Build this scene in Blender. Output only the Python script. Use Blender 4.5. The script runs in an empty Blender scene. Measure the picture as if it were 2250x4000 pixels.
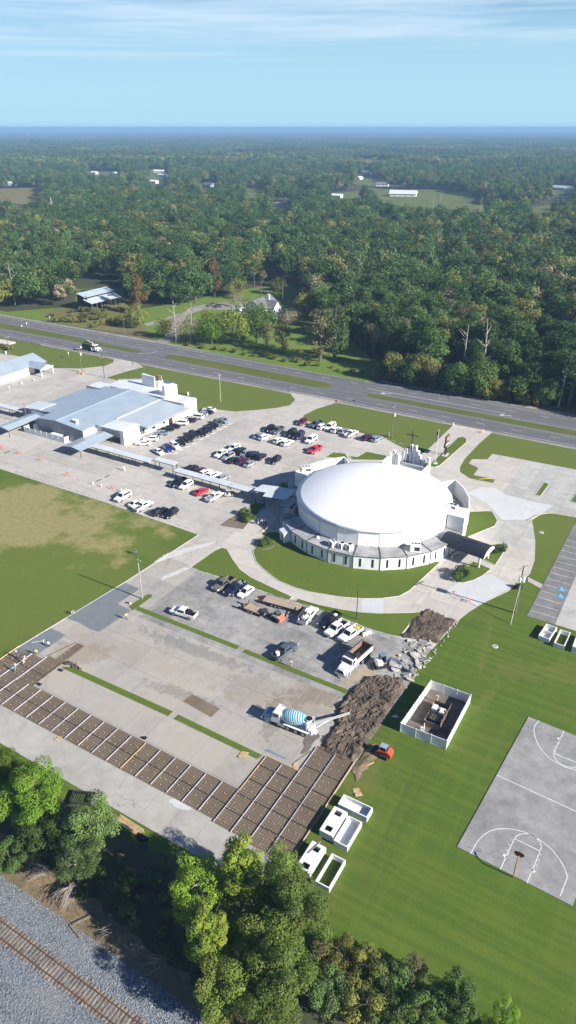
import bpy, math, random
import numpy as np
from mathutils import Vector, Matrix, Euler
rnd = random.Random(7)
S = bpy.context.scene
COL = S.collection
R = math.radians

# ------------------------------------------------------------------ camera
# World axes follow the site grid: +X runs along the parking rows, +Y toward the highway.
CAM_H = 88.0; FPX = 2774.0; YAW = R(30.7); PITCH = math.atan(1502 / FPX)
cd = bpy.data.cameras.new('camera'); cam = bpy.data.objects.new('camera', cd); COL.objects.link(cam)
cam.location = (0, 0, CAM_H); cam.rotation_euler = (math.pi / 2 - PITCH, 0, YAW)
cd.sensor_fit = 'VERTICAL'; cd.sensor_height = 36.0; cd.lens = FPX / 4000 * 36; cd.clip_start = 1; cd.clip_end = 120000
S.camera = cam

# ------------------------------------------------------------------ sky, sun, exposure
SUN_EL, SUN_ROT = R(28.0), R(90.0)
w = bpy.data.worlds.new('World'); S.world = w; w.use_nodes = True
wn = w.node_tree; wn.nodes.clear()
def wnode(t, **k):
    n = wn.nodes.new(t)
    for a, b in k.items(): setattr(n, a, b)
    return n
sky = wnode('ShaderNodeTexSky', sky_type='NISHITA', sun_disc=False, sun_elevation=SUN_EL, sun_rotation=SUN_ROT, air_density=1.0, dust_density=0.35, ozone_density=4.0, altitude=50)
bg = wnode('ShaderNodeBackground'); bg.inputs['Strength'].default_value = 0.05
wo = wnode('ShaderNodeOutputWorld')
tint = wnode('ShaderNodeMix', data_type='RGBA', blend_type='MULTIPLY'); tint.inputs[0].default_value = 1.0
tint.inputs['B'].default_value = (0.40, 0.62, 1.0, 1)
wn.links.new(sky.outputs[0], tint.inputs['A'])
tc = wnode('ShaderNodeTexCoord'); sep = wnode('ShaderNodeSeparateXYZ'); wn.links.new(tc.outputs['Generated'], sep.inputs[0])
az = wnode('ShaderNodeMath', operation='ARCTAN2'); wn.links.new(sep.outputs[0], az.inputs[0]); wn.links.new(sep.outputs[1], az.inputs[1])
comb = wnode('ShaderNodeCombineXYZ'); wn.links.new(az.outputs[0], comb.inputs[0]); wn.links.new(sep.outputs[2], comb.inputs[1])
def cloud_layer(sx, sy, off, lo, hi, rough):
    mp = wnode('ShaderNodeMapping'); mp.inputs['Scale'].default_value = (sx, sy, 1); mp.inputs['Location'].default_value = off
    wn.links.new(comb.outputs[0], mp.inputs[0])
    nz = wnode('ShaderNodeTexNoise'); nz.inputs['Scale'].default_value = 1.0; nz.inputs['Detail'].default_value = 7; nz.inputs['Roughness'].default_value = rough
    nz.inputs['Distortion'].default_value = 0.3
    wn.links.new(mp.outputs[0], nz.inputs['Vector'])
    mr = wnode('ShaderNodeMapRange'); mr.inputs[1].default_value = lo; mr.inputs[2].default_value = hi; wn.links.new(nz.outputs[0], mr.inputs[0])
    return mr
cl1 = cloud_layer(2.4, 42, (0.3, 0.9, 0), 0.36, 0.60, 0.62)      # broad bands of stratus, all the way round
up = wnode('ShaderNodeMapRange'); up.inputs[1].default_value = 0.078; up.inputs[2].default_value = 0.094; wn.links.new(sep.outputs[2], up.inputs[0])
m1 = wnode('ShaderNodeMath', operation='MULTIPLY'); wn.links.new(cl1.outputs[0], m1.inputs[0]); wn.links.new(up.outputs[0], m1.inputs[1])
cl2 = cloud_layer(1.4, 130, (1.7, 4.2, 0), 0.50, 0.72, 0.5)
up2 = wnode('ShaderNodeMapRange'); up2.inputs[1].default_value = 0.058; up2.inputs[2].default_value = 0.08; wn.links.new(sep.outputs[2], up2.inputs[0])
m2 = wnode('ShaderNodeMath', operation='MULTIPLY'); wn.links.new(cl2.outputs[0], m2.inputs[0]); wn.links.new(up2.outputs[0], m2.inputs[1])
mx = wnode('ShaderNodeMath', operation='MAXIMUM'); wn.links.new(m1.outputs[0], mx.inputs[0]); wn.links.new(m2.outputs[0], mx.inputs[1])
mh = wnode('ShaderNodeMath', operation='MULTIPLY'); mh.inputs[1].default_value = 0.75; fd = wnode('ShaderNodeMapRange'); fd.inputs[1].default_value = 0.14; fd.inputs[2].default_value = 0.34; fd.inputs[3].default_value = 1.0; fd.inputs[4].default_value = 0.12; wn.links.new(sep.outputs[2], fd.inputs[0])
mf = wnode('ShaderNodeMath', operation='MULTIPLY'); wn.links.new(mx.outputs[0], mf.inputs[0]); wn.links.new(fd.outputs[0], mf.inputs[1])   # cloud thins out overhead
wn.links.new(mf.outputs[0], mh.inputs[0])
cm = wnode('ShaderNodeMix', data_type='RGBA'); wn.links.new(mh.outputs[0], cm.inputs[0])
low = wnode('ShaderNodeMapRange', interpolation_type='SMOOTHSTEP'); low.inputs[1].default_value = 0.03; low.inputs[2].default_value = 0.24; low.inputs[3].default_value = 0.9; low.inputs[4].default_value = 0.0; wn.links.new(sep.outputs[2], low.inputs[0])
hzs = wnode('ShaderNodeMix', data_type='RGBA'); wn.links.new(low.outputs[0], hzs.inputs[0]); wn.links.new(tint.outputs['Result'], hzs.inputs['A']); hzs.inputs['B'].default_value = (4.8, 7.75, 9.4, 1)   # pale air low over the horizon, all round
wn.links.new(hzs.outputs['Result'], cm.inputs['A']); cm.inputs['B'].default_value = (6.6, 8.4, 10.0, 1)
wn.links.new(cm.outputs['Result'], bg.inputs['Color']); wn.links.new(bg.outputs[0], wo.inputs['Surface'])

sl = bpy.data.lights.new('sun', 'SUN'); sl.energy = 5.0; sl.angle = R(0.53); sl.color = (1.0, 0.945, 0.87)
sun = bpy.data.objects.new('sun', sl); COL.objects.link(sun)
SUN_DIR = Vector((-math.cos(SUN_EL), 0.0, -math.sin(SUN_EL)))
sun.rotation_euler = SUN_DIR.to_track_quat('-Z', 'Y').to_euler(); sun.location = (300, 100, 200)
vs = S.view_settings; vs.view_transform = 'Standard'; vs.look = 'None'; vs.gamma = 1.0; vs.use_curve_mapping = False; vs.exposure = 1.06
S.cycles.max_bounces = 6; S.cycles.diffuse_bounces = 3; S.cycles.glossy_bounces = 2; S.cycles.transmission_bounces = 3; S.cycles.volume_bounces = 0
S.cycles.transparent_max_bounces = 6

# ------------------------------------------------------------------ survey: a point of the site plan from the photo's pixel grid
_cp, _sp, _ct, _st = math.cos(PITCH), math.sin(PITCH), math.cos(-YAW), math.sin(-YAW)
def P(u, v, z=0.0):
    x = (u - 1125) / FPX; y = (2000 - v) / FPX
    dy = _cp + y * _sp; dz = -_sp + y * _cp
    t = (z - CAM_H) / dz; X = x * t; Y = dy * t
    return Vector((X * _ct + Y * _st, -X * _st + Y * _ct, z))
def PX(p):
    q = Vector(p); X = q.x * _ct - q.y * _st; Y = q.x * _st + q.y * _ct; dz = q.z - CAM_H
    d = Y * _cp - dz * _sp; return (1125 + FPX * X / d, 2000 - FPX * (Y * _sp + dz * _cp) / d)
def win(x0, y0, w_):
    s = w_ / 1449.0
    return lambda x, y, z=0.0: P(x0 + x * s, y0 + y * s, z)

# ------------------------------------------------------------------ object helpers
def tag(o, label=None, cat=None, group=None, kind=None):
    if label: o['label'] = label
    if cat: o['category'] = cat
    if group: o['group'] = group
    if kind: o['kind'] = kind
    return o
def thing(name, label, cat, loc=(0, 0, 0), rz=0.0, group=None):
    o = bpy.data.objects.new(name, None); COL.objects.link(o); o.empty_display_size = 0.5
    o.location = loc; o.rotation_euler = (0, 0, rz)
    return tag(o, label, cat, group)
def link(name, me, parent=None, loc=None, rz=None):
    o = bpy.data.objects.new(name, me); COL.objects.link(o)
    if parent is not None: o.parent = parent
    if loc is not None: o.location = loc
    if rz is not None: o.rotation_euler = (0, 0, rz)
    return o
def copy_tree(o, parent=None):
    c = o.copy(); COL.objects.link(c)
    if parent is not None: c.parent = parent
    for ch in list(o.children): copy_tree(ch, c)
    return c

class B:
    """collects polygons for one mesh"""
    def __init__(s): s.v = []; s.f = []; s.m = []; s.sm = False
    def add(s, vs, fs, mi=0):
        n = len(s.v); s.v += [tuple(p) for p in vs]
        for f in fs: s.f.append(tuple(i + n for i in f)); s.m.append(mi)
    def box(s, c, d, mi=0, rz=0.0, ry=0.0, rx=0.0):
        hx, hy, hz = d[0] / 2, d[1] / 2, d[2] / 2
        vs = [Vector((x, y, z)) for x in (-hx, hx) for y in (-hy, hy) for z in (-hz, hz)]
        if rz or ry or rx:
            m = Euler((rx, ry, rz)).to_matrix(); vs = [m @ v for v in vs]
        c = Vector(c); vs = [v + c for v in vs]
        s.add(vs, [(0, 1, 3, 2), (4, 6, 7, 5), (0, 4, 5, 1), (2, 3, 7, 6), (0, 2, 6, 4), (1, 5, 7, 3)], mi)
    def beam(s, a, b, wd, ht, mi=0):
        a, b = Vector(a), Vector(b); d = b - a; L = d.length
        if L < 1e-6: return
        x = d / L; up = Vector((0, 0, 1)) if abs(x.z) < 0.98 else Vector((0, 1, 0))
        y = up.cross(x).normalized(); z = x.cross(y)
        vs = [p + y * sy * wd / 2 + z * sz * ht / 2 for p in (a, b) for sy in (-1, 1) for sz in (-1, 1)]
        s.add(vs, [(0, 1, 3, 2), (4, 6, 7, 5), (0, 4, 5, 1), (2, 3, 7, 6), (0, 2, 6, 4), (1, 5, 7, 3)], mi)
    def prism(s, pts, z0, z1, mi=0, bottom=True):
        n = len(pts)
        vs = [(p[0], p[1], z0) for p in pts] + [(p[0], p[1], z1) for p in pts]
        fs = [tuple(range(n, 2 * n))] + [(i, (i + 1) % n, n + (i + 1) % n, n + i) for i in range(n)]
        if bottom: fs.append(tuple(range(n - 1, -1, -1)))
        s.add(vs, fs, mi)
    def tube(s, path, radii, n=8, mi=0, cap=True):
        path = [Vector(p) for p in path]
        if not isinstance(radii, (list, tuple)): radii = [radii] * len(path)
        vs = []; fs = []
        for i, p in enumerate(path):
            d = (path[min(i + 1, len(path) - 1)] - path[max(i - 1, 0)])
            d = d.normalized() if d.length > 1e-9 else Vector((0, 0, 1))
            a = d.orthogonal().normalized(); b = d.cross(a)
            for k in range(n):
                t = 2 * math.pi * k / n
                vs.append(p + (a * math.cos(t) + b * math.sin(t)) * radii[i])
        for i in range(len(path) - 1):
            for k in range(n):
                fs.append((i * n + k, i * n + (k + 1) % n, (i + 1) * n + (k + 1) % n, (i + 1) * n + k))
        if cap:
            fs.append(tuple(range(n - 1, -1, -1))); fs.append(tuple(range((len(path) - 1) * n, len(path) * n)))
        s.add(vs, fs, mi)
    def lathe(s, prof, axis_o, axis='z', n=16, mi=0):
        o = Vector(axis_o); vs = []; fs = []
        for (r, h) in prof:
            for k in range(n):
                t = 2 * math.pi * k / n; c, sn = math.cos(t) * r, math.sin(t) * r
                vs.append(o + (Vector((c, sn, h)) if axis == 'z' else Vector((h, c, sn)) if axis == 'x' else Vector((c, h, sn))))
        for i in range(len(prof) - 1):
            for k in range(n): fs.append((i * n + k, i * n + (k + 1) % n, (i + 1) * n + (k + 1) % n, (i + 1) * n + k))
        fs.append(tuple(range(n - 1, -1, -1))); fs.append(tuple(range((len(prof) - 1) * n, len(prof) * n)))
        s.add(vs, fs, mi)
    def loft(s, rings, mi=0):
        n = len(rings[0]); vs = [p for r in rings for p in r]; fs = []
        for i in range(len(rings) - 1):
            for k in range(n): fs.append((i * n + k, i * n + (k + 1) % n, (i + 1) * n + (k + 1) % n, (i + 1) * n + k))
        fs.append(tuple(range(n - 1, -1, -1))); fs.append(tuple(range((len(rings) - 1) * n, len(rings) * n)))
        s.add(vs, fs, mi)
    def mesh(s, name, mats=()):
        me = bpy.data.meshes.new(name); me.from_pydata(s.v, [], s.f)
        for m in (mats if isinstance(mats, (list, tuple)) else [mats]): me.materials.append(m)
        if s.f: me.polygons.foreach_set('material_index', s.m)
        if s.sm: me.polygons.foreach_set('use_smooth', [True] * len(s.f))
        me.update(); return me
    def obj(s, name, mats, parent=None, loc=None, rz=None):
        return link(name, s.mesh(name, mats), parent, loc, rz)

# ------------------------------------------------------------------ materials
def newmat(name):
    m = bpy.data.materials.new(name); m.use_nodes = True; nt = m.node_tree; nt.nodes.clear()
    out = nt.nodes.new('ShaderNodeOutputMaterial'); bs = nt.nodes.new('ShaderNodeBsdfPrincipled')
    nt.links.new(bs.outputs[0], out.inputs[0]); return m, nt, bs
class N:
    def __init__(s, nt): s.t = nt; s.pos = None
    def n(s, t, **k):
        x = s.t.nodes.new(t)
        for a, b in k.items(): setattr(x, a, b)
        return x
    def l(s, a, b): s.t.links.new(a, b)
    def P(s):
        if s.pos is None: s.pos = s.n('ShaderNodeNewGeometry').outputs['Position']
        return s.pos
    def O(s): return s.n('ShaderNodeTexCoord').outputs['Object']
    def math(s, op, a, b=None, clamp=False):
        x = s.n('ShaderNodeMath', operation=op, use_clamp=clamp)
        for i, q in enumerate((a, b)):
            if q is None: continue
            if isinstance(q, (int, float)): x.inputs[i].default_value = q
            else: s.l(q, x.inputs[i])
        return x.outputs[0]
    def noise(s, scale, detail=4, rough=0.55, vec=None, sc=None, dist=0.0):
        v = vec if vec is not None else s.P()
        if sc:
            mp = s.n('ShaderNodeMapping'); mp.inputs['Scale'].default_value = sc[:3]
            if len(sc) > 3: mp.inputs['Rotation'].default_value = (0, 0, sc[3])
            s.l(v, mp.inputs[0]); v = mp.outputs[0]
        x = s.n('ShaderNodeTexNoise'); x.inputs['Scale'].default_value = scale; x.inputs['Detail'].default_value = detail
        x.inputs['Roughness'].default_value = rough; x.inputs['Distortion'].default_value = dist; s.l(v, x.inputs['Vector']); return x.outputs[0]
    def ramp(s, f, lo, hi, a=0.0, b=1.0):
        x = s.n('ShaderNodeMapRange'); x.inputs[1].default_value = lo; x.inputs[2].default_value = hi
        x.inputs[3].default_value = a; x.inputs[4].default_value = b; s.l(f, x.inputs[0]); return x.outputs[0]
    def mix(s, f, a, b, mode='MIX'):
        x = s.n('ShaderNodeMix', data_type='RGBA', blend_type=mode)
        for k, q in ((0, f), ('A', a), ('B', b)):
            if isinstance(q, (int, float)): x.inputs[k].default_value = q
            elif isinstance(q, tuple): x.inputs[k].default_value = (*q[:3], 1)
            else: s.l(q, x.inputs[k])
        return x.outputs['Result']
    def scalec(s, c, f):
        hv = s.n('ShaderNodeVectorMath', operation='SCALE'); s.l(c, hv.inputs[0])
        if isinstance(f, (int, float)): hv.inputs['Scale'].default_value = f
        else: s.l(f, hv.inputs['Scale'])
        return hv.outputs[0]
    def bump(s, bs, h, strength=0.5, dist=0.1):
        b = s.n('ShaderNodeBump'); b.inputs['Strength'].default_value = strength; b.inputs['Distance'].default_value = dist
        s.l(h, b.inputs['Height']); s.l(b.outputs[0], bs.inputs['Normal'])
    def rand(s): return s.n('ShaderNodeObjectInfo').outputs['Random']
    def blob(s, c, r, ang=0.0, warp=0.6):
        """soft-edged ellipse (a patch with a shape of its own), 1 inside"""
        mp = s.n('ShaderNodeMapping', vector_type='TEXTURE'); mp.inputs['Location'].default_value = (c[0], c[1], 0)
        mp.inputs['Rotation'].default_value = (0, 0, ang); mp.inputs['Scale'].default_value = (r[0], r[1], 1000)
        s.l(s.P(), mp.inputs[0])
        ln = s.n('ShaderNodeVectorMath', operation='LENGTH'); s.l(mp.outputs[0], ln.inputs[0])
        d = s.math('ADD', ln.outputs['Value'], s.ramp(s.noise(1.2 / max(1.0, min(r)), 6, 0.65), 0.25, 0.75, -warp, warp))
        return s.ramp(d, 1.15, 0.75)

def mat(name, c, c2=None, scale=1.0, c3=None, scale3=0.08, rough=0.8, bump=0.0, bscale=8.0, metal=0.0, spec=0.3, orand=0.0, lo=0.35, hi=0.65, coord='P', coat=0.0):
    m, nt, bs = newmat(name); k = N(nt)
    bs.inputs['Roughness'].default_value = rough; bs.inputs['Metallic'].default_value = metal; bs.inputs['Specular IOR Level'].default_value = spec
    bs.inputs['Coat Weight'].default_value = coat; bs.inputs['Coat Roughness'].default_value = 0.08
    col = None; vec = k.O() if coord == 'O' else None
    if c2 is not None: col = k.mix(k.ramp(k.noise(scale, 5, 0.6, vec), lo, hi), c, c2)
    if c3 is not None: col = k.mix(k.ramp(k.noise(scale3, 4, 0.6, vec), 0.42, 0.68), col if col is not None else c, c3)
    if orand:
        if col is None: col = k.mix(0.0, c, c)
        col = k.scalec(col, k.ramp(k.rand(), 0, 1, 1 - orand, 1 + orand))
    if col is None: bs.inputs['Base Color'].default_value = (*c, 1)
    else: k.l(col, bs.inputs['Base Color'])
    if bump: k.bump(bs, k.noise(bscale, 5, 0.6, vec), bump, 0.05)
    return m

WHITE = mat('white_paint', (0.78, 0.78, 0.76), (0.68, 0.68, 0.66), 0.6, rough=0.55)
DOMEW = mat('dome_coating', (0.86, 0.86, 0.85), (0.82, 0.825, 0.83), 0.35, rough=0.5, spec=0.4)
GREYM = mat('grey_metal', (0.35, 0.36, 0.37), (0.28, 0.29, 0.3), 1.5, rough=0.5, metal=0.3)
DARKM = mat('dark_steel', (0.03, 0.03, 0.035), (0.05, 0.05, 0.055), 2.0, rough=0.5)
BLACK = mat('black', (0.012, 0.012, 0.014), rough=0.6)
GLASS = mat('dark_glass', (0.012, 0.016, 0.022), rough=0.06, spec=0.8)
RUBBER = mat('rubber', (0.02, 0.02, 0.02), (0.035, 0.033, 0.03), 3.0, rough=0.85)
RIM = mat('alloy', (0.45, 0.45, 0.47), rough=0.35, metal=0.7)
LAMPW = mat('lamp_clear', (0.75, 0.75, 0.75), rough=0.15)
LAMPR = mat('lamp_red', (0.35, 0.01, 0.01), rough=0.2)
CHROME = mat('bare_metal', (0.55, 0.56, 0.58), rough=0.3, metal=0.8)
WOOD = mat('pine_lumber', (0.55, 0.40, 0.22), (0.42, 0.29, 0.15), 3.0, rough=0.8, orand=0.15)
OLDWOOD = mat('weathered_wood', (0.22, 0.18, 0.14), (0.13, 0.105, 0.085), 3.0, rough=0.9, orand=0.2)
POLEW = mat('pole_wood', (0.20, 0.165, 0.13), (0.13, 0.105, 0.085), 2.5, rough=0.9)
YELLOW = mat('yellow', (0.65, 0.45, 0.03), rough=0.5)
ORANGE = mat('orange_plastic', (0.75, 0.13, 0.03), rough=0.5)
REDM = mat('red_orange_paint', (0.62, 0.085, 0.045), (0.5, 0.07, 0.04), 3.0, rough=0.4)
RUST = mat('rusty_steel', (0.19, 0.095, 0.05), (0.10, 0.055, 0.035), 5.0, rough=0.9)
LINEW = mat('road_paint', (0.72, 0.72, 0.70), (0.5, 0.5, 0.49), 1.5, rough=0.7)
WORN = mat('worn_paint', (0.40, 0.385, 0.34), (0.29, 0.28, 0.255), 1.2, rough=0.8)
YLINE = mat('worn_yellow_paint', (0.55, 0.45, 0.22), (0.45, 0.41, 0.32), 1.2, rough=0.8)
BLUEP = mat('blue_paint', (0.03, 0.22, 0.45), (0.08, 0.25, 0.4), 2.0, rough=0.7)
# ------------------------------------------------------------------ ground materials
from mathutils import noise as mnoise
def lawn_mat(name, base=(0.080, 0.132, 0.019), dry=(0.115, 0.12, 0.03), stripes=False):
    m, nt, bs = newmat(name); k = N(nt); bs.inputs['Roughness'].default_value = 0.9; bs.inputs['Specular IOR Level'].default_value = 0.1
    fine = k.noise(3.5, 6, 0.72); med = k.noise(0.22, 5, 0.6); big = k.noise(0.045, 4, 0.55)
    c = k.mix(k.ramp(fine, 0.3, 0.7), tuple(v * 0.72 for v in base), tuple(v * 1.3 for v in base))
    c = k.mix(k.ramp(med, 0.4, 0.75, 0, 0.65), c, (base[0] * 1.5, base[1] * 1.12, base[2] * 1.3))
    c = k.mix(k.ramp(big, 0.5, 0.72, 0, 0.7), c, dry)
    if stripes:   # mowing bands, wheel tracks and the bare patch of the big field
        c = k.mix(k.ramp(k.noise(1.0, 3, 0.5, sc=(0.06, 0.9, 1, 0.55)), 0.42, 0.58, 0, 0.55), c, (base[0] * 0.70, base[1] * 0.78, base[2] * 0.8))
        c = k.mix(k.ramp(k.noise(1.0, 3, 0.5, sc=(0.9, 0.05, 1, 0.0)), 0.5, 0.68, 0, 0.3), c, (base[0] * 1.45, base[1] * 1.2, base[2] * 1.3))
        sy = k.n('ShaderNodeSeparateXYZ'); k.l(k.P(), sy.inputs[0])
        olive = k.mix(k.ramp(fine, 0.3, 0.7), (0.098, 0.132, 0.027), (0.15, 0.172, 0.042))
        c = k.mix(k.ramp(sy.outputs[1], 118, 165, 0, 0.8), c, olive); c = k.mix(k.math('MULTIPLY', k.blob((-130, 88), (42, 36), 0, 0.7), 0.75), c, olive)
        straw = k.mix(k.ramp(k.noise(0.9, 6, 0.7), 0.35, 0.65), (0.36, 0.30, 0.155), (0.25, 0.215, 0.09))
        c = k.mix(k.math('MULTIPLY', k.blob((-145, 99), (36, 17), 0.3, 0.95), 0.72), c, straw)
        for (cc, rr, a) in (((-16, 108), (6, 2.5), 0.5), ((-6, 113), (5, 4), 0.2), ((-22.5, 112), (0.7, 9), 0.16), ((-28.5, 71.5), (2.4, 4.5), 0.1), ((-18, 99), (0.8, 5), -0.2)):
            c = k.mix(k.math('MULTIPLY', k.blob(cc, rr, a, 1.0), 0.25), c, (0.20, 0.155, 0.06))
        for (cc, rr, a) in (((-22.4, 70), (0.35, 16), 0.06), ((-20.6, 68), (0.3, 14), 0.05), ((-24, 47), (0.5, 10), 0.1), ((-131, 127), (2, 1), 0)):
            c = k.mix(k.math('MULTIPLY', k.blob(cc, rr, a, 0.8), 0.4), c, (0.08, 0.09, 0.025))
    k.l(c, bs.inputs['Base Color']); k.bump(bs, fine, 0.6, 0.08); return m
LAWN = lawn_mat('lawn_grass', stripes=True)
TURF = lawn_mat('island_grass', (0.086, 0.134, 0.021))
YARD = lawn_mat('yard_grass', (0.11, 0.175, 0.03), (0.19, 0.18, 0.06))
def concrete(name, a, b, dark, patch=0.5, orand=0.07, cracks=True, tan=None, stains=()):
    m, nt, bs = newmat(name); k = N(nt); bs.inputs['Roughness'].default_value = 0.88; bs.inputs['Specular IOR Level'].default_value = 0.2
    c = k.mix(k.ramp(k.noise(0.5, 7, 0.62), 0.35, 0.65), a, b)
    c = k.mix(k.ramp(k.noise(0.13, 6, 0.65, dist=0.6), 0.48, 0.70, 0, patch), c, dark)
    c = k.mix(k.ramp(k.noise(2.2, 5, 0.7), 0.5, 0.75, 0, patch * 0.6), c, dark)
    if tan: c = k.mix(k.ramp(k.noise(0.1, 5, 0.6), 0.40, 0.62), c, tan)
    if cracks:
        vo = k.n('ShaderNodeTexVoronoi', feature='DISTANCE_TO_EDGE'); vo.inputs['Scale'].default_value = 0.16
        wv = k.n('ShaderNodeVectorMath', operation='ADD'); k.l(k.P(), wv.inputs[0])
        nz = k.n('ShaderNodeTexNoise'); nz.inputs['Scale'].default_value = 0.35; nz.inputs['Detail'].default_value = 6; k.l(k.P(), nz.inputs['Vector'])
        sc_ = k.n('ShaderNodeVectorMath', operation='SCALE'); sc_.inputs['Scale'].default_value = 5.0; k.l(nz.outputs['Color'], sc_.inputs[0])
        k.l(sc_.outputs[0], wv.inputs[1]); k.l(wv.outputs[0], vo.inputs['Vector'])
        cr = k.math('MULTIPLY', k.ramp(vo.outputs['Distance'], 0.003, 0.009, 1, 0), k.ramp(k.noise(0.07, 3), 0.52, 0.6))
        c = k.mix(k.math('MULTIPLY', cr, 0.5), c, tuple(v * 0.35 for v in dark))
    for (cc, rr, a, sc2, f) in stains: c = k.mix(k.math('MULTIPLY', k.blob(cc, rr, a, 1.0), f), c, sc2)
    c = k.scalec(c, k.ramp(k.rand(), 0, 1, 1 - orand, 1 + orand))
    k.l(c, bs.inputs['Base Color']); return m
C_UP = concrete('upper_lot_concrete', (0.466, 0.436, 0.387), (0.396, 0.374, 0.339), (0.273, 0.264, 0.246), 0.55)
C_LOW = concrete('old_lot_concrete', (0.346, 0.333, 0.308), (0.244, 0.240, 0.228), (0.135, 0.135, 0.131), 0.75, 0.1)
C_MID = concrete('dusty_lot_concrete', (0.385, 0.365, 0.33), (0.315, 0.30, 0.275), (0.215, 0.205, 0.185), 0.55, 0.06, tan=(0.365, 0.33, 0.28), stains=[((-50, 80), (10, 4.5), .3, (.25, .21, .16), .45), ((-44, 84), (5, 3), .9, (.19, .145, .10), .55), ((-78, 76), (13, 3.2), .15, (.31, .265, .215), .45), ((-88, 71), (6, 3), .5, (.25, .20, .145), .5), ((-64, 72), (8, 1.2), .1, (.17, .16, .145), .5), ((-70, 83), (12, 1.6), .05, (.15, .15, .145), .5), ((-48, 76), (1.6, 5), .4, (.16, .125, .09), .5)])
C_STRIP = concrete('strip_concrete', (0.40, 0.385, 0.35), (0.34, 0.325, 0.295), (0.24, 0.23, 0.21), 0.5, 0.04)
C_LOOP = concrete('drive_concrete', (0.502, 0.466, 0.414), (0.440, 0.414, 0.370), (0.317, 0.295, 0.260), 0.4, 0.04)
C_RIGHT = concrete('side_lot_concrete', (0.450, 0.441, 0.405), (0.378, 0.373, 0.351), (0.270, 0.266, 0.252), 0.5)
C_DARK = concrete('dark_lot_concrete', (0.225, 0.221, 0.211), (0.162, 0.160, 0.155), (0.099, 0.099, 0.099), 0.6)
C_COURT = concrete('court_concrete', (0.317, 0.312, 0.299), (0.238, 0.235, 0.229), (0.132, 0.132, 0.132), 0.6, 0.0)
C_NEW = concrete('new_concrete', (0.53, 0.54, 0.53), (0.48, 0.49, 0.485), (0.41, 0.42, 0.42), 0.4, 0.02, cracks=False)
C_WET = mat('wet_concrete', (0.155, 0.17, 0.18), (0.185, 0.198, 0.205), 0.6, rough=0.55, bump=0.1)
JOINT = mat('joint_filler', (0.16, 0.15, 0.135), (0.22, 0.205, 0.18), 0.5)
KERB = mat('kerb_concrete', (0.58, 0.555, 0.50), (0.46, 0.44, 0.40), 0.9)
m, nt, bs = newmat('asphalt'); k = N(nt); bs.inputs['Roughness'].default_value = .9; ASPH = m
c = k.mix(k.ramp(k.noise(.35, 5), .35, .65), (.125, .125, .132), (.098, .098, .104)); c = k.mix(k.ramp(k.noise(1.0, 4, .6, sc=(.012, .75, 1)), .42, .62, 0, .6), c, (.165, .163, .16)); c = k.mix(k.ramp(k.noise(1.0, 4, .6, sc=(.02, 1.6, 1)), .5, .64, 0, .5), c, (.075, .075, .08)); k.l(c, bs.inputs['Base Color'])
GRAVEL = mat('shoulder_gravel', (0.33, 0.31, 0.275), (0.25, 0.235, 0.205), 1.2, (0.20, 0.19, 0.16), 0.12)
DIRT = mat('graded_dirt', (0.20, 0.155, 0.106), (0.175, 0.135, 0.092), 1.3, (0.15, 0.114, 0.078), 0.2, bump=0.25, bscale=4)
MUD = mat('wet_mud', (0.090, 0.066, 0.047), (0.042, 0.032, 0.025), 1.6, (0.15, 0.115, 0.083), 0.35, rough=0.75, bump=0.8, bscale=5)
DRYG = mat('dead_grass', (0.26, 0.195, 0.12), (0.17, 0.125, 0.08), 1.8, (0.12, 0.105, 0.05), 0.25, bump=0.8, bscale=5)
FLOOR = mat('forest_floor', (0.045, 0.055, 0.022), (0.07, 0.068, 0.03), 0.05, (0.035, 0.048, 0.02), 0.004)
def ballast_mat():
    m, nt, bs = newmat('ballast'); k = N(nt); bs.inputs['Roughness'].default_value = 0.9
    vo = k.n('ShaderNodeTexVoronoi'); vo.inputs['Scale'].default_value = 6.0; k.l(k.P(), vo.inputs['Vector'])
    hs = k.n('ShaderNodeSeparateColor'); k.l(vo.outputs['Color'], hs.inputs[0])
    c = k.mix(hs.outputs[0], (0.08, 0.10, 0.12), (0.25, 0.28, 0.305))
    c = k.mix(k.ramp(k.noise(0.18, 4, 0.6), 0.45, 0.66, 0, 0.65), c, (0.23, 0.235, 0.235))
    k.l(c, bs.inputs['Base Color']); k.bump(bs, vo.outputs['Distance'], 1.0, 0.12); return m
BALLAST = ballast_mat()

# ------------------------------------------------------------------ polygon tools
def clip_half(poly, ax, val, keep_less):
    out = []
    for i in range(len(poly)):
        a, b = poly[i], poly[(i + 1) % len(poly)]
        ia = (a[ax] <= val) == keep_less; ib = (b[ax] <= val) == keep_less
        if ia: out.append(a)
        if ia != ib:
            t = (val - a[ax]) / (b[ax] - a[ax]); out.append((a[0] + (b[0] - a[0]) * t, a[1] + (b[1] - a[1]) * t))
    return out
def clip_rect(poly, x0, y0, x1, y1):
    for ax, v, less in ((0, x0, False), (0, x1, True), (1, y0, False), (1, y1, True)):
        if len(poly) < 3: return []
        poly = clip_half(poly, ax, v, less)
    return poly if len(poly) >= 3 else []
def area(p): return 0.5 * sum(p[i][0] * p[(i + 1) % len(p)][1] - p[(i + 1) % len(p)][0] * p[i][1] for i in range(len(p)))
def ccw(p): return list(p) if area(p) > 0 else list(p)[::-1]
def px(pts, z=0.0): return [tuple(P(u, v, z)[:2]) for u, v in pts]
def inside(p, poly):
    c = False; n = len(poly)
    for i in range(n):
        a, b = poly[i], poly[i - 1]
        if (a[1] > p[1]) != (b[1] > p[1]) and p[0] < (b[0] - a[0]) * (p[1] - a[1]) / (b[1] - a[1]) + a[0]: c = not c
    return c
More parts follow.
